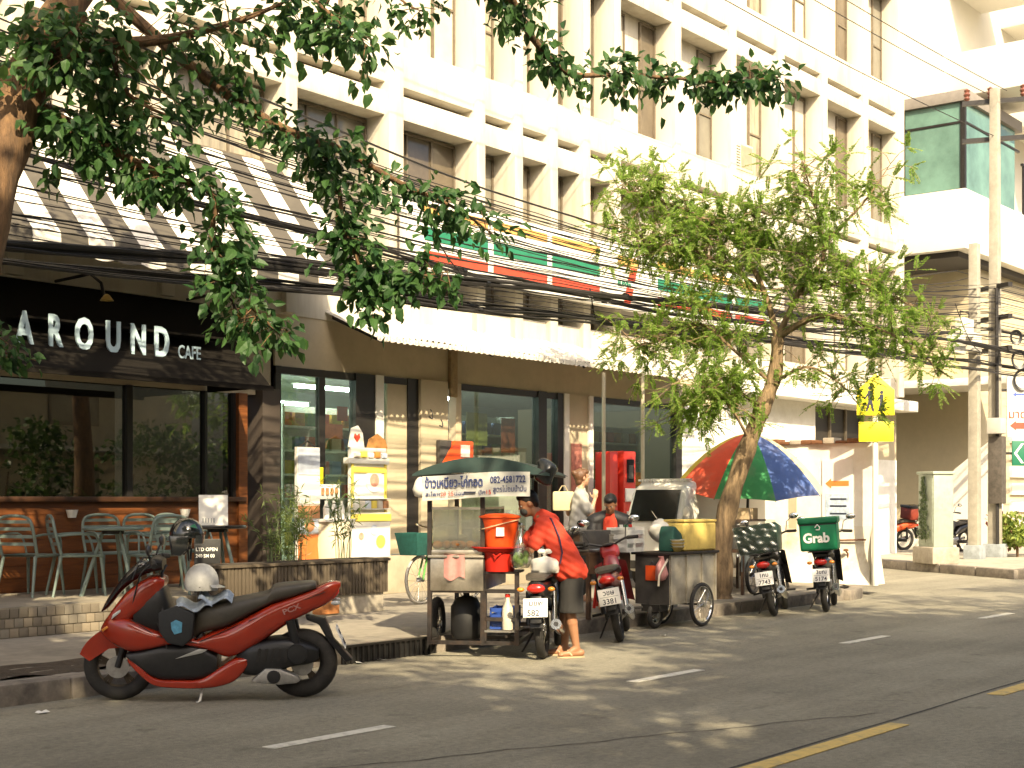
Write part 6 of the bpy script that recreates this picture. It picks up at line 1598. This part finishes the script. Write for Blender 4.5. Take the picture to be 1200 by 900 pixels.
MAN = mat('skin_tan', (.33, .16, .085), .5, var=.08, scale=18)
M_ = figure(t, J, face, upv, MAN, 1.0, (-RV*.96-DV*.28), hands)
RSH = mat('red_tshirt', (.60, .055, .025), .85, var=.1, scale=9, bump=.12)
b = MB()
for o in (-.135, -.05, .05, .135):
    sh = q(.34, 1.205, o); hp = q(.555, .83, o*.95)
    caps(b, sh, q(.46, 1.0, o), .115, .135); caps(b, q(.46, 1.0, o), hp, .135, .128)
for sd, o in (('n', -1), ('f', 1)):
    caps(b, J['sh'+sd], Vector(J['sh'+sd]).lerp(Vector(J['el'+sd]), .68), .084, .076)
caps(b, q(.28, 1.30), q(.34, 1.25), .085, .11)
for sd in ('n', 'f'): caps(b, q(.30, 1.275), J['sh'+sd], .085, .085)
caps(b, q(.50, .80, -.1), q(.50, .80, .1), .115, .115); caps(b, q(.60, .80, -.1), q(.60, .80, .1), .11, .11)
o = fused('shirt', b, RSH, t, .011, 5)
for v in o.data.vertices:      # soft folds in the cloth
    c_ = v.co; k = math.sin(c_.x*38+c_.z*52)*math.sin(c_.y*31-c_.z*37)
    v.co += v.normal*.006*k
SHO = mat('dark_shorts', (.022, .021, .020), .85, var=.2, scale=9, bump=.15)
b = MB()
for sd, o in (('n', -.1), ('f', .11)):
    caps(b, q(.57, .80, o*.9), q(.545, .62, o), .118, .112); b.tube([tuple(q(.55, .66, o)), tuple(q(.55, .5, o)), tuple(q(.55, .415, o))], [.112, .115, .122], 16)
caps(b, q(.57, .82, -.09), q(.57, .82, .09), .12, .12)
fused('shorts', b, SHO, t, .012, 3)
HAIR = mat('black_hair', (.010, .009, .008), .5, var=.3, scale=40, bump=.3)
b = MB(); b.ball((-.022, 0, .045), (.094, .082, .088), 18, 12, M_).ball((-.06, 0, .0), (.05, .07, .07), 12, 9, M_).ball((.03, 0, .085), (.055, .066, .04), 12, 8, M_)
fused('hair', b, HAIR, t, .008, 2)
MB().ball((.058, 0, -.052), (.043, .062, .045), 12, 9, M_).build('face_mask', mat('mask_dark', (.05, .06, .06), .7), t, smooth=60)
MB().tube([tuple(q(.27, 1.31, -.1)), tuple(q(.36, 1.29, -.215)), tuple(q(.43, 1.13, -.274)), tuple(q(.46, .98, -.278)), tuple(q(.44, .88, -.27))], .009, 6).build('bag_strap', mat('strap_purple', (.05, .02, .05), .7), t)
b = MB()
for sd in ('n', 'f'):
    a_ = Vector(J['an'+sd]); fd = (-RV*.96-DV*.28).normalized(); sdv = fd.cross(Vector((0, 0, 1)))
    vs = []
    for k in range(14):
        an_ = 6.283*k/14; p_ = a_+fd*(.055+.135*math.cos(an_))+sdv*.046*math.sin(an_); vs.append((p_.x, p_.y))
    n = 14
    b.add([(x, y, .0) for x, y in vs]+[(x, y, .013) for x, y in vs], [tuple(range(n-1, -1, -1)), tuple(range(n, 2*n))]+[(i, (i+1) % n, n+(i+1) % n, n+i) for i in range(n)])
    b.tube([tuple(a_+fd*.06+sdv*.045+Vector((0, 0, -.07))), tuple(a_+fd*.085+Vector((0, 0, -.022))), tuple(a_+fd*.06-sdv*.045+Vector((0, 0, -.07)))], .009, 5)
b.build('sandals', mat('sandal_tan', (.45, .33, .2), .7, var=.1), t, kind='stuff')

# --- woman in the pale grey top
t = thing('person', 'woman in a loose pale grey top and black trousers by the store posts', 'person', (0, 0, 0))
D0 = 18.3
face = (RV*.95+DV*.3).normalized(); upv = Vector((0, 0, 1))
q = lambda a, z, b=0: W(D0, a, z, b)
J = dict(head=q(.905, 1.745), neck=q(.88, 1.60), shn=q(.87, 1.51, -.165), shf=q(.89, 1.51, .16), eln=q(.99, 1.27, -.22), elf=q(.74, 1.28, .2), wrn=q(1.06, 1.47, -.12), wrf=q(.70, 1.42, .02),
         hipn=q(.88, 1.02, -.085), hipf=q(.88, 1.02, .085), knn=q(.91, .62, -.09), knf=q(.86, .62, .1), ann=q(.89, .238, -.09), anf=q(.83, .238, .11))
hands = dict(n=(RV*.1+Vector((0, 0, 1)), -DV, .7), f=(-RV*.3+Vector((0, 0, .9)), RV, .9))
LSK = mat('skin_light', (.42, .24, .15), .5, var=.08, scale=18)
M_ = figure(t, J, face, upv, LSK, .97, (RV*.95+DV*.3), hands, .009)
GT = mat('pale_grey_top', (.33, .325, .30), .85, var=.07, scale=8, bump=.1)
b = MB()
for o in (-.12, 0, .12):
    caps(b, q(.875, 1.49, o), q(.875, 1.26, o), .108, .13); caps(b, q(.875, 1.26, o), q(.875, 1.1, o), .13, .15)
for sd in ('n', 'f'): caps(b, J['sh'+sd], Vector(J['sh'+sd]).lerp(Vector(J['el'+sd]), .7), .075, .085)
caps(b, q(.88, 1.57), q(.88, 1.52), .075, .09)
for sd in ('n', 'f'): caps(b, q(.88, 1.55), J['sh'+sd], .08, .085)
b.tube([tuple(q(.88, 1.12)), tuple(q(.88, 1.02)), tuple(q(.88, .955))], [.2, .205, .215], 18)
o = fused('top', b, GT, t, .012, 4)
for v in o.data.vertices:
    c_ = v.co; v.co += v.normal*.006*math.sin(c_.x*33+c_.z*30)*math.sin(c_.y*36-c_.z*25)
b = MB()
for sd in ('n', 'f'):
    caps(b, J['hip'+sd], J['kn'+sd], .115, .08); caps(b, J['kn'+sd], Vector(J['an'+sd])+Vector((0, 0, .05)), .08, .06)
fused('trousers', b, SHO, t, .012, 3)
BHAIR = mat('brown_hair', (.10, .045, .02), .5, var=.3, scale=40, bump=.3)
b = MB(); b.ball((-.028, 0, .03), (.098, .085, .098), 18, 12, M_).ball((-.11, 0, .06), (.045, .045, .045), 12, 9, M_).ball((-.05, 0, -.05), (.05, .07, .06), 10, 8, M_).ball((.02, 0, .075), (.07, .07, .045), 12, 8, M_)
fused('hair', b, BHAIR, t, .009, 2)
MB().ball((.03, 0, -.1), (.05, .055, .02), 10, 7, T(*q(.95, 1.17, -.2))).build('pouch', BLACKP, t)
wbag = thing('shopping_bag', 'cream shopping bag held up at shoulder height by the woman', 'bag', q(.66, 1.32, -.02), R(-50))
b = MB(); b.box(-.14, .14, -.05, .05, 0, .25); b.build('bag', mat('cream_bag', (.50, .42, .25), .7, var=.1, scale=6), wbag, bevel=.03)
MB().tube([(-.06, 0, .25), (-.02, 0, .32), (.02, 0, .32), (.06, 0, .25)], .006, 5).build('handle', mat('cream_bag', None), wbag)

# --- person sitting behind the carts
t = thing('person', 'person in an open black jacket over a red shirt seated looking down', 'person', (0, 0, 0))
D0 = 17.3
face = (-DV*.8-RV*.25+Vector((0, 0, -.55))).normalized(); upv = Vector((0, 0, 1))
q = lambda a, z, b=0: W(D0, a, z, b)
J = dict(head=q(1.19, 1.41, -.1), neck=q(1.19, 1.28, .0), shn=q(1.0, 1.2, .02), shf=q(1.37, 1.2, .02), eln=q(.95, .95, -.08), elf=q(1.42, .95, -.08), wrn=q(1.1, .86, -.28), wrf=q(1.28, .86, -.28),
         hipn=q(1.1, .7, .05), hipf=q(1.28, .7, .05), knn=q(1.05, .68, -.36), knf=q(1.33, .68, -.36), ann=q(1.06, .24, -.34), anf=q(1.32, .24, -.34))
hands = dict(n=(RV*.5-DV*.6, Vector((0, 0, 1)), 1.0), f=(-RV*.5-DV*.6, Vector((0, 0, 1)), 1.0))
M_ = figure(t, J, face, upv, MAN, .97, -DV, hands, .009)
JK = mat('black_jacket', (.016, .016, .018), .6, var=.25, scale=10, bump=.1)
b = MB()
for sd, a in (('n', 1.05), ('f', 1.33)):
    caps(b, q(a, 1.18, .02), q(a, .8, .02), .085, .1)
    caps(b, J['sh'+sd], J['el'+sd], .082, .072); caps(b, J['el'+sd], Vector(J['el'+sd]).lerp(Vector(J['wr'+sd]), .85), .064, .05)
caps(b, q(1.08, 1.17, .06), q(1.3, 1.17, .06), .1, .1)
for sd in ('n', 'f'): caps(b, q(1.19 + (-.05 if sd == 'n' else .05), 1.255, .03), J['sh'+sd], .088, .098)
caps(b, q(1.1, .85, .06), q(1.28, .85, .06), .11, .11); caps(b, q(1.19, 1.15, .07), q(1.19, .85, .07), .1, .11)
fused('jacket', b, JK, t, .012, 3)
b = MB(); caps(b, q(1.19, 1.19, -.035), q(1.19, .82, -.055), .09, .1); caps(b, q(1.19, 1.27, -.01), q(1.19, 1.2, -.02), .07, .08)
fused('shirt', b, RSH, t, .012, 3)
b = MB()
for sd in ('n', 'f'):
    caps(b, J['hip'+sd], J['kn'+sd], .1, .075); caps(b, J['kn'+sd], Vector(J['an'+sd])+Vector((0, 0, .04)), .075, .055)
caps(b, J['hipn'], J['hipf'], .12, .12)
fused('trousers', b, SHO, t, .012, 3)
b = MB(); b.ball((-.025, 0, .04), (.096, .084, .092), 18, 12, M_).ball((-.05, 0, -.01), (.06, .072, .07), 12, 9, M_).ball((.03, 0, .085), (.06, .068, .04), 12, 8, M_)
fused('hair', b, HAIR, t, .009, 2)
stl = thing('stool', 'plain red plastic stool under the seated person', 'stool', q(1.19, .15, .06), .5)
MB().box(-.16, .16, -.16, .16, .40, .44).build('seat', REDP, stl, bevel=.015)
for sx in (-1, 1):
    for sy in (-1, 1): MB().tube([(sx*.17, sy*.17, 0), (sx*.13, sy*.13, .4)], .022, 6).build('leg', REDP, stl)
# ------------------------------------------------------------------ cafe furniture
MINT = mat('mint_paint', (.18, .235, .21), .45, .1, var=.12, scale=8, dirt=(.16, .2, .17), dscale=4, damt=.5)
def chair(lab, x, y, rz):
    t = thing('cafe_chair', lab, 'chair', (x, y, .44), rz, 'slatted metal chairs on the cafe deck')
    # faces +x
    MB().grid(lambda u, v: (-.2+.42*u, (-.21+.42*v), .44-.02*math.sin(u*math.pi)), 6, 6).grid(lambda u, v: (-.2+.42*u, (-.21+.42*v), .43-.02*math.sin(u*math.pi)), 6, 6).build('seat', MINT, t)
    fr = MB()
    pts = [(-.2, -.22, .44), (-.26, -.225, .66), (-.285, -.2, .80), (-.29, -.12, .845), (-.29, 0, .855), (-.29, .12, .845), (-.285, .2, .80), (-.26, .225, .66), (-.2, .22, .44)]
    fr.tube(smooth_line(pts, 4), .017, 8); fr.tube([(-.2, -.22, .43), (.22, -.22, .43), (.22, .22, .43), (-.2, .22, .43)], .014, 6)
    fr.build('back_frame', MINT, t)
    for z, w in ((.54, .215), (.62, .22), (.70, .215), (.775, .2)):
        xx = -.2-.09*(z-.44)/.36
        MB().grid(lambda u, v: (xx-.03*math.sin(math.pi*u), -w+2*w*u, z+.035*v), 8, 1).build('back_slat', MINT, t)
    for sx, sy in ((1, 1), (1, -1), (-1, 1), (-1, -1)):
        MB().tube([(sx*.21 if sx > 0 else -.2, sy*.2, .43), (sx*.25 if sx > 0 else -.29, sy*.23, 0)], [.02, .013], 8).build('leg', MINT, t)
    for sy in (-1, 1):
        MB().tube(smooth_line([(-.25, sy*.225, .64), (-.05, sy*.25, .66), (.15, sy*.245, .64), (.21, sy*.22, .44)], 3), .012, 6).build('armrest', MINT, t)
    return t
chair('leftmost mint slatted chair facing along the wooden wall', 8.72, 13.45, R(20))
chair('second mint slatted chair from the left, turned towards the round table', 9.05, 13.1, R(-25))
chair('mint slatted chair right behind the round mint table', 9.72, 13.42, R(-100))
chair('mint slatted chair under the wall lamp near the window corner', 10.2, 13.3, R(-95))
chair('mint slatted chair in deep shade near the deck edge, facing the wall', 9.62, 12.5, R(85))
chair('rightmost mint slatted chair behind the black helmet', 10.62, 13.25, R(-80))
def cafe_table(lab, x, y, m, legm):
    t = thing('cafe_table', lab, 'table', (x, y, .44))
    MB().lathe([(0, .70), (.31, .70), (.325, .71), (.325, .725), (.31, .735), (0, .735)], 28).build('table_top', m, t, smooth=40)
    for k in range(3):
        a = .6+k*2.094
        MB().tube([(.1*math.cos(a), .1*math.sin(a), .69), (.33*math.cos(a), .33*math.sin(a), 0)], [.017, .024], 8).build('leg', legm, t)
    MB().lathe([(0, .66), (.12, .66), (.12, .70), (0, .70)], 14).build('bracket', BLACKP, t)
cafe_table('round mint table with three splayed legs, left of the scooter', 9.27, 12.78, MINT, MINT)
cafe_table('round dark table carrying the white menu card', 10.55, 12.6, BPAINT, MINT)
mc = thing('menu_card', 'white menu card standing on the dark round table', 'menu', (10.42, 12.52, 1.178), R(-38))
MB().add([(-.16, -.01, 0), (.16, -.01, 0), (.16, .05, .34), (-.16, .05, .34), (-.16, -.003, 0), (.16, -.003, 0), (.16, .057, .34), (-.16, .057, .34)], [(0, 1, 2, 3), (5, 4, 7, 6), (0, 4, 5, 1), (1, 5, 6, 2), (2, 6, 7, 3), (3, 7, 4, 0)]).build('card', PAPER, mc, smooth=0)
me = MB().box(0, .012, -.003, 0, 0, .05).mesh('print', mat('grey_print', (.25, .27, .3), .6), smooth=0)
for k in range(5):
    p_ = link('print', me, mc, M=T(-.12+.03*k, -.006, .03))
ab_ = thing('menu_board', 'small black board with white lettering behind the scooter handlebar', 'board', (10.03, 12.15, .44), R(-40))
MB().box(-.14, .14, -.02, .02, .02, .60).build('board', BLACKP, ab_, bevel=.006)
MB().bar((0, .02, .5), (0, .22, .0), .03, .02).build('prop', BLACKP, ab_, smooth=0)
text('lettering', 'LTD OPEN', .052, PAPER, ab_, basis((-.125, -.022, .47), (1, 0, 0), (0, 0, 1)), .001, bold=.001, sx=.95)
text('lettering', '240 SM 00', .052, PAPER, ab_, basis((-.125, -.022, .40), (1, 0, 0), (0, 0, 1)), .001, bold=.001, sx=.9)
# notices on the left wall
nl = thing('wall_notice', 'white paper notice on the red brown wall at the far left', 'notice', (8.5, 13.93, 2.25))
MB().box(-.12, .12, -.008, 0, -.2, .2).build('sheet', PAPER, nl, smooth=0)
nl = thing('wall_notice', 'second white paper notice lower on the red brown wall', 'notice', (8.45, 13.93, 1.85))
MB().box(-.14, .14, -.008, 0, -.12, .12).build('sheet', PAPER, nl, smooth=0)

# slatted planter on a pale block base
pn = thing('planter', 'long dark slatted planter on a pale concrete block in front of the deck', 'planter', (9.75, 11.62, .15))
DS = mat('weathered_slat', (.085, .066, .045), .75, var=.35, scale=9, stretch=(3, 3, .6), dirt=(.16, .13, .09), dscale=3, damt=.5)
L_ = 2.55
MB().box(0, L_, .02, .36, .24, .58).build('box', mat('planter_dark', (.025, .02, .016), .8), pn, smooth=0)
random.seed(9)
sme = [MB().box(0, .04, -.012, .02, .225, .60+random.uniform(-.006, .008)).mesh('slat', DS, bevel=.004) for _ in range(4)]
for k in range(51): link('slat', random.choice(sme), pn, loc=(.003+.05*k, random.uniform(-.004, .004), 0))
for k in range(7):
    o = link('slat', random.choice(sme), pn); o.matrix_local = T(L_, .03+.05*k, 0) @ RZ(R(90))
MB().box(-.02, L_+.02, -.03, .39, .595, .625).build('rim', DS, pn, smooth=0)
MB().box(.1, L_-.05, .02, .38, 0, .235).build('base', mat('pale_block', (.4, .36, .29), .85, var=.2, scale=6, dirt=(.18, .15, .11), dscale=2, damt=.6), pn, bevel=.01)
MB().box(1.35, 1.75, .0, .019, .02, .2).build('rust_stain_plate', mat('orange_rust', (.4, .16, .05), .8, var=.4, scale=12), pn, smooth=0)
MB().box(.15, L_-.2, .04, .33, .6, .63).build('soil', SOIL, pn, smooth=0)
STEM = mat('stem_green', (.09, .13, .04), .6, var=.2)
RLEAF = leafmat('reed_leaf', (.06, .11, .03), (.17, .22, .07), .35)
def reed(lab, x, y, z, n, h, sp, seed):
    r_ = np.random.default_rng(seed)
    t = thing('reed_plant', lab, 'plant', (x, y, z))
    st_ = MB(); A = []
    for k in range(n):
        bx, by = r_.normal(0, sp*.5, 2); a = r_.uniform(0, 6.28); hh = h*r_.uniform(.6, 1.05); ln_ = r_.uniform(.05, .3)
        pts = [(bx+ln_*math.cos(a)*s_**2, by+ln_*math.sin(a)*s_**2, hh*s_) for s_ in (0, .3, .6, .85, 1)]
        st_.tube(pts, [.006, .005, .004, .003, .002], 4, cap=False)
        m_ = 22; tt = r_.uniform(.3, 1, m_)
        P_ = np.stack([bx+ln_*math.cos(a)*tt**2, by+ln_*math.sin(a)*tt**2, hh*tt], 1)
        d_ = r_.normal(0, .6, (m_, 3)); d_[:, 2] += .35
        A.append((P_, d_, r_.normal(0, .5, (m_, 3))+np.array([0, -.4, .6]), r_.uniform(.06, .14, m_)))
    st_.build('stem', STEM, t, kind='stuff')
    P_, d_, n_, l_ = [np.concatenate([q_[i] for q_ in A]) for i in range(4)]
    v, f = leaves(P_, d_, n_, l_, l_*.16, simple=True)
    mesh_obj('leaves', v, f, RLEAF, t, 'stuff')
reed('thin reedy plant in the planter before the poster column', 11.0, 11.8, .77, 7, .85, .1, 1)
reed('tallest reedy plant in the planter before the yellow display', 11.75, 11.8, .77, 9, .95, .12, 2)
reed('dark bushy plant on the deck against the cafe pillar', 12.2, 13.3, .44, 16, 1.25, .16, 3)
reed('small reedy tuft at the right end of the planter', 10.6, 11.8, .77, 5, .6, .08, 4)
sprig = thing('potted_plant', 'tiny green sprig on the concrete block by the scooter tail', 'plant', (10.35, 11.55, .39))
v, f = leaves(np.zeros((14, 3)), rng.normal(0, 1, (14, 3))+np.array([0, 0, .8]), rng.normal(0, 1, (14, 3)), np.full(14, .1), np.full(14, .04), simple=True)
mesh_obj('leaves', v, f, VEG, sprig, 'stuff')
MB().lathe([(0, -.2), (.07, -.2), (.08, -.01), (0, -.01)], 12).build('pot', mat('clay', (.3, .12, .06), .8), sprig)

# ------------------------------------------------------------------ things in front of the store
def poster(parent, name, x0, x1, z0, z1, m, y=-.0):
    return MB().box(x0, x1, y-.012, y, z0, z1).build(name, m, parent, smooth=0)
PB = mat('poster_blue_white', (.52, .58, .68), .5, var=.2, scale=5); PF = mat('poster_food', (.45, .22, .1), .5, var=.6, scale=9)
PO = mat('poster_orange', (.62, .17, .04), .5, var=.1, scale=4); PY = mat('poster_yellow', (.72, .58, .10), .5, var=.1, scale=4); PW = mat('poster_white', (.74, .73, .68), .5, var=.06, scale=3)
pp = thing('poster_column', 'tall poster column of blue, food and orange panels beside the cafe pillar', 'poster', (12.72, 13.62, .67))
MB().box(0, .40, .0, .05, 0, 1.48).build('board', PW, pp, smooth=0)
for z0, z1, m in ((1.12, 1.46, PB), (.74, 1.1, PW), (.55, .72, PF), (.36, .53, PB), (0, .34, PO)): poster(pp, 'panel', .01, .39, z0, z1, m, .0)
for x, z, r_ in ((.2, .46, .09), (.12, .64, .06), (.28, .62, .05)):
    MB().lathe([(0, 0), (r_, 0), (r_, .006), (0, .006)], 16, T(x, -.013, z) @ RX(R(90))).build('picture', PF, pp)
MB().tube([(.05, .025, 1.48), (.2, .025, 1.56), (.35, .025, 1.48)], .012, 6).build('top_hoop', DARKMET, pp)
yd = thing('promotion_stand', 'bright yellow and white promotion stand with round white medallion by the store door', 'display stand', (13.62, 13.55, .67))
MB().box(0, .78, 0, .1, 0, .62).build('base', PW, yd, bevel=.01)
MB().box(.0, .78, -.013, -.001, .5, .6).build('band', PY, yd, smooth=0)
MB().box(.04, .72, .03, .09, .62, 1.5).build('back', PW, yd, smooth=0)
for x_ in (.04, .68): MB().box(x_, x_+.04, .015, .029, .62, 1.28).build('edge', PY, yd, smooth=0)
MB().box(.08, .68, .015, .029, 1.16, 1.24).build('edge', PY, yd, smooth=0)
MB().box(-.02, .76, .0, .12, 1.28, 1.36).build('shelf', PW, yd, bevel=.008)
MB().lathe([(0, 0), (.17, 0), (.17, .01), (0, .01)], 24, T(.48, .028, 1.06) @ RX(R(90))).build('medallion', PW, yd)
MB().lathe([(0, 0), (.09, 0), (.09, .004), (0, .004)], 20, T(.48, .017, 1.06) @ RX(R(90))).build('picture', mat('pale_red_print', (.6, .3, .22), .5, var=.4, scale=9), yd)
MB().prism([(.0, 1.5), (.3, 1.5), (.27, 1.7), (.18, 1.8), (.06, 1.76)], .03, .06).build('header', PW, yd, bevel=.01)
MB().prism([(.15, 1.57), (.21, 1.64), (.19, 1.69), (.15, 1.66), (.11, 1.69), (.09, 1.64)], .02, .029).build('heart', REDINK, yd, smooth=0)
MB().prism([(.36, 1.5), (.76, 1.5), (.72, 1.62), (.56, 1.7), (.4, 1.62)], .03, .06).build('header', mat('brown_header', (.42, .2, .06), .6, var=.3, scale=9), yd, bevel=.01)
for k in range(5): MB().box(.08+.13*k, .18+.13*k, -.02, .03, 1.365, 1.43+.02*(k % 2)).build('packet', (gm[4], PY, PW, gm[5], PB)[k], yd, bevel=.01)
for z in (.66, .8): MB().box(.02, .76, -.03, .03, z, z+.012).build('shelf', PW, yd, smooth=0)
for k in range(6): MB().box(.05+.115*k, .14+.115*k, -.03, .02, .672, .78).build('packet', (PW, gm[4], PB, PY, gm[4], PF)[k], yd, bevel=.01)
for k, (x, z) in enumerate(((.2, .3), (.45, .38), (.58, .22))):
    MB().lathe([(0, 0), (.05+.02*k, 0), (.05+.02*k, .004), (0, .004)], 14, T(x, -.005, z) @ RX(R(90))).build('picture', (mat('pale_red_print', None), PB, PY)[k], yd)
ct = thing('cream_counter', 'low rounded cream counter with white shaker bottles between the displays', 'counter', (13.12, 13.4, .67))
MB().lathe([(0, 0), (.25, 0), (.27, .2), (.25, .5), (0, .5)], 24, T(.22, .22, 0)).build('counter', mat('cream_plastic', (.62, .56, .42), .5, var=.06, scale=4), ct, smooth=50)
MB().box(-.05, .5, .05, .4, .5, .54).build('table_top', PW, ct, bevel=.01)
for k in range(3): MB().lathe([(0, 0), (.04, 0), (.045, .14), (.02, .2), (.025, .24), (0, .24)], 12, T(.05+.14*k, .15, .54)).build('bottle', PAPER, ct)
MB().box(-.04, .5, .35, .38, .8, 1.0).build('header', PW, ct, bevel=.01)
for k in range(6): MB().box(-.02+.085*k, .02+.085*k, .33, .349, .86, .95).build('label', PF, ct, smooth=0)
yc = thing('cone_sign', 'small yellow paddle sign hanging in the store window', 'sign', (13.42, 13.93, 1.75))
MB().box(-.05, .05, -.02, .0, -.15, .15).build('paddle', mat('pure_yellow', (.75, .62, .02), .5), yc, bevel=.02)
# orange box on the pillar
ob = thing('payphone_box', 'orange box with white square mounted on the pillar above the food cart', 'box', (15.75, 13.78, 1.98))
MB().prism([(0, 0), (.72, 0), (.72, .36), (.3, .36)], 0, .12).build('hood', ORG, ob, bevel=.02)
MB().box(.42, .62, -.012, .0, .12, .3).build('panel', PAPER, ob, smooth=0)
MB().box(-.02, .24, .02, .1, 0, .36).build('side', DKP, ob, bevel=.01)
# red kiosk
rk = thing('kiosk', 'red payment kiosk with a dark screen beside a plain red panel', 'kiosk', (19.15, 13.2, .15))
KR = mat('kiosk_red', (.55, .03, .015), .4, var=.06, scale=4, coat=.2)
MB().box(.1, .34, 0, .3, .5, 2.1).build('panel', KR, rk, bevel=.02)
MB().box(.44, .80, -.05, .35, .5, 2.12).build('body', KR, rk, bevel=.03)
MB().box(.52, .72, -.065, -.049, 1.6, 1.98).build('screen', mat('screen_black', (.015, .015, .018), .1), rk, smooth=0)
MB().box(.55, .68, -.075, -.066, 1.66, 1.88).build('picture', DKP, rk, smooth=0)
MB().box(.46, .78, -.085, -.05, 1.28, 1.5).build('panel', PAPER, rk, bevel=.01)
for k in range(3): MB().box(.52, .76, -.062, -.049, .72+.16*k, .80+.16*k).build('stripe', PAPER, rk, smooth=0)
MB().box(.05, .85, -.1, .4, .0, .5).build('base', DKP, rk, bevel=.01)
# thin steel posts before the store
for k, (x, y, lab) in enumerate(((18.35, 12.7, 'thin pale post left of the woman'), (18.85, 12.3, 'thin pale post right of the woman'))):
    t = thing('canopy_post', lab, 'post', (x, y, .15), group='thin posts carrying the white awning')
    MB().tube([(0, 0, 0), (0, 0, 3.3)], .03, 8).build('shaft', mat('pale_steel', (.5, .45, .33), .5, .2, var=.1), t)
    MB().lathe([(0, 0), (.08, 0), (.08, .03), (0, .03)], 12).build('foot', DARKMET, t)
# cards and posters on the glass
for k, (x0, x1, z0, z1, m, lab) in enumerate([
    (20.1, 20.45, 1.55, 2.0, mat('card_grey_green', (.4, .42, .34), .6, var=.1), 'pale green card in the store window nearest the kiosk'),
    (20.55, 20.95, 1.5, 2.0, mat('card_grey', (.36, .37, .31), .6, var=.1), 'pale card with a white ring in the store window'),
    (21.2, 21.55, 1.7, 1.95, PO, 'small orange red card in the store window'),
    (21.3, 21.85, 1.0, 1.6, mat('card_olive', (.42, .40, .26), .6, var=.1), 'olive card low in the store window'),
    (17.45, 17.8, 2.2, 2.75, mat('poster_dull_red', (.4, .09, .06), .6, var=.3, scale=6), 'dull red poster high in the window behind the cart'),
    (16.6, 17.1, 2.3, 2.8, mat('poster_dull_yellow', (.4, .33, .12), .6, var=.3, scale=6), 'dull yellow poster in the window behind the cart'),
    (16.5, 18.1, 1.3, 1.75, mat('poster_cream', (.5, .46, .34), .6, var=.2, scale=4), 'long cream poster low in the window behind the cart'),
    (13.85, 14.05, 2.55, 2.75, REDINK, 'small red tag high in the window beside the cafe'),
    (13.45+.15, 13.95, 2.3, 2.5, mat('poster_dull_red', None), 'dull red poster in the window above the yellow stand'),
    (19.2, 19.5, 1.5, 2.4, mat('poster_red_white', (.5, .2, .15), .6, var=.5, scale=7), 'narrow red and white poster on the beige pier')]):
    y = 14.03 if k < 9 else 13.94
    t = thing('window_poster', lab, 'poster', (x0, y, z0))
    MB().box(0, x1-x0, 0, .008, 0, z1-z0).build('sheet', m, t, smooth=0)
    if k == 1:
        MB().lathe([(.1, 0), (.15, 0), (.15, .004), (.1, .004)], 24, T(.2, -.001, .27) @ RX(R(90))).build('ring', PAPER, t)
# litter along the kerb
for k, (x, y, lab) in enumerate(((5.6, 8.55, 'crumpled white scrap on the road left of the scooter wheel'), (9.1, 8.9, 'white paper scrap in the gutter by the drain'), (9.45, 8.93, 'second white scrap in the gutter nearer the cart'), (13.0, 8.2, 'flat pale scrap on the road behind the man'))):
    t = thing('litter_scrap', lab, 'litter', (x, y, .006), k)
    MB().grid(lambda u, v: (.09*u, .05*v, .012*abs(math.sin(u*5+k))*v+.004), 5, 3).build('scrap', PAPER, t, smooth=30)
# shrubs by the far poles
SHR = leafmat('shrub_green', (.08, .14, .03), (.3, .36, .08), .35); SHRR = leafmat('shrub_red', (.14, .03, .03), (.22, .08, .06), .3)
for lab, x, y, r_, m, n in (('pale yellow green shrub right of the tall pole', 32.15, 10.95, .55, SHR, 900), ('dark red leaved shrub behind the green one', 32.9, 11.5, .5, SHRR, 700), ('bushy green shrub at the right picture edge', 33.0, 10.6, .5, SHR, 700)):
    t = thing('shrub', lab, 'shrub', (x, y, .17))
    a_ = cloud([(rng.uniform(-r_*.5, r_*.5), rng.uniform(-r_*.5, r_*.5), rng.uniform(.3, .9)) for _ in range(12)], n//12, .12, .26)
    v, f = leaves(*a_, simple=True); mesh_obj('leaves', v, f, m, t, 'stuff')
    MB().tube([(0, 0, 0), (.03, .02, .5)], .03, 6).tube([(0, 0, .1), (-.15, .1, .6)], .02, 5).build('stem', BARK, t)
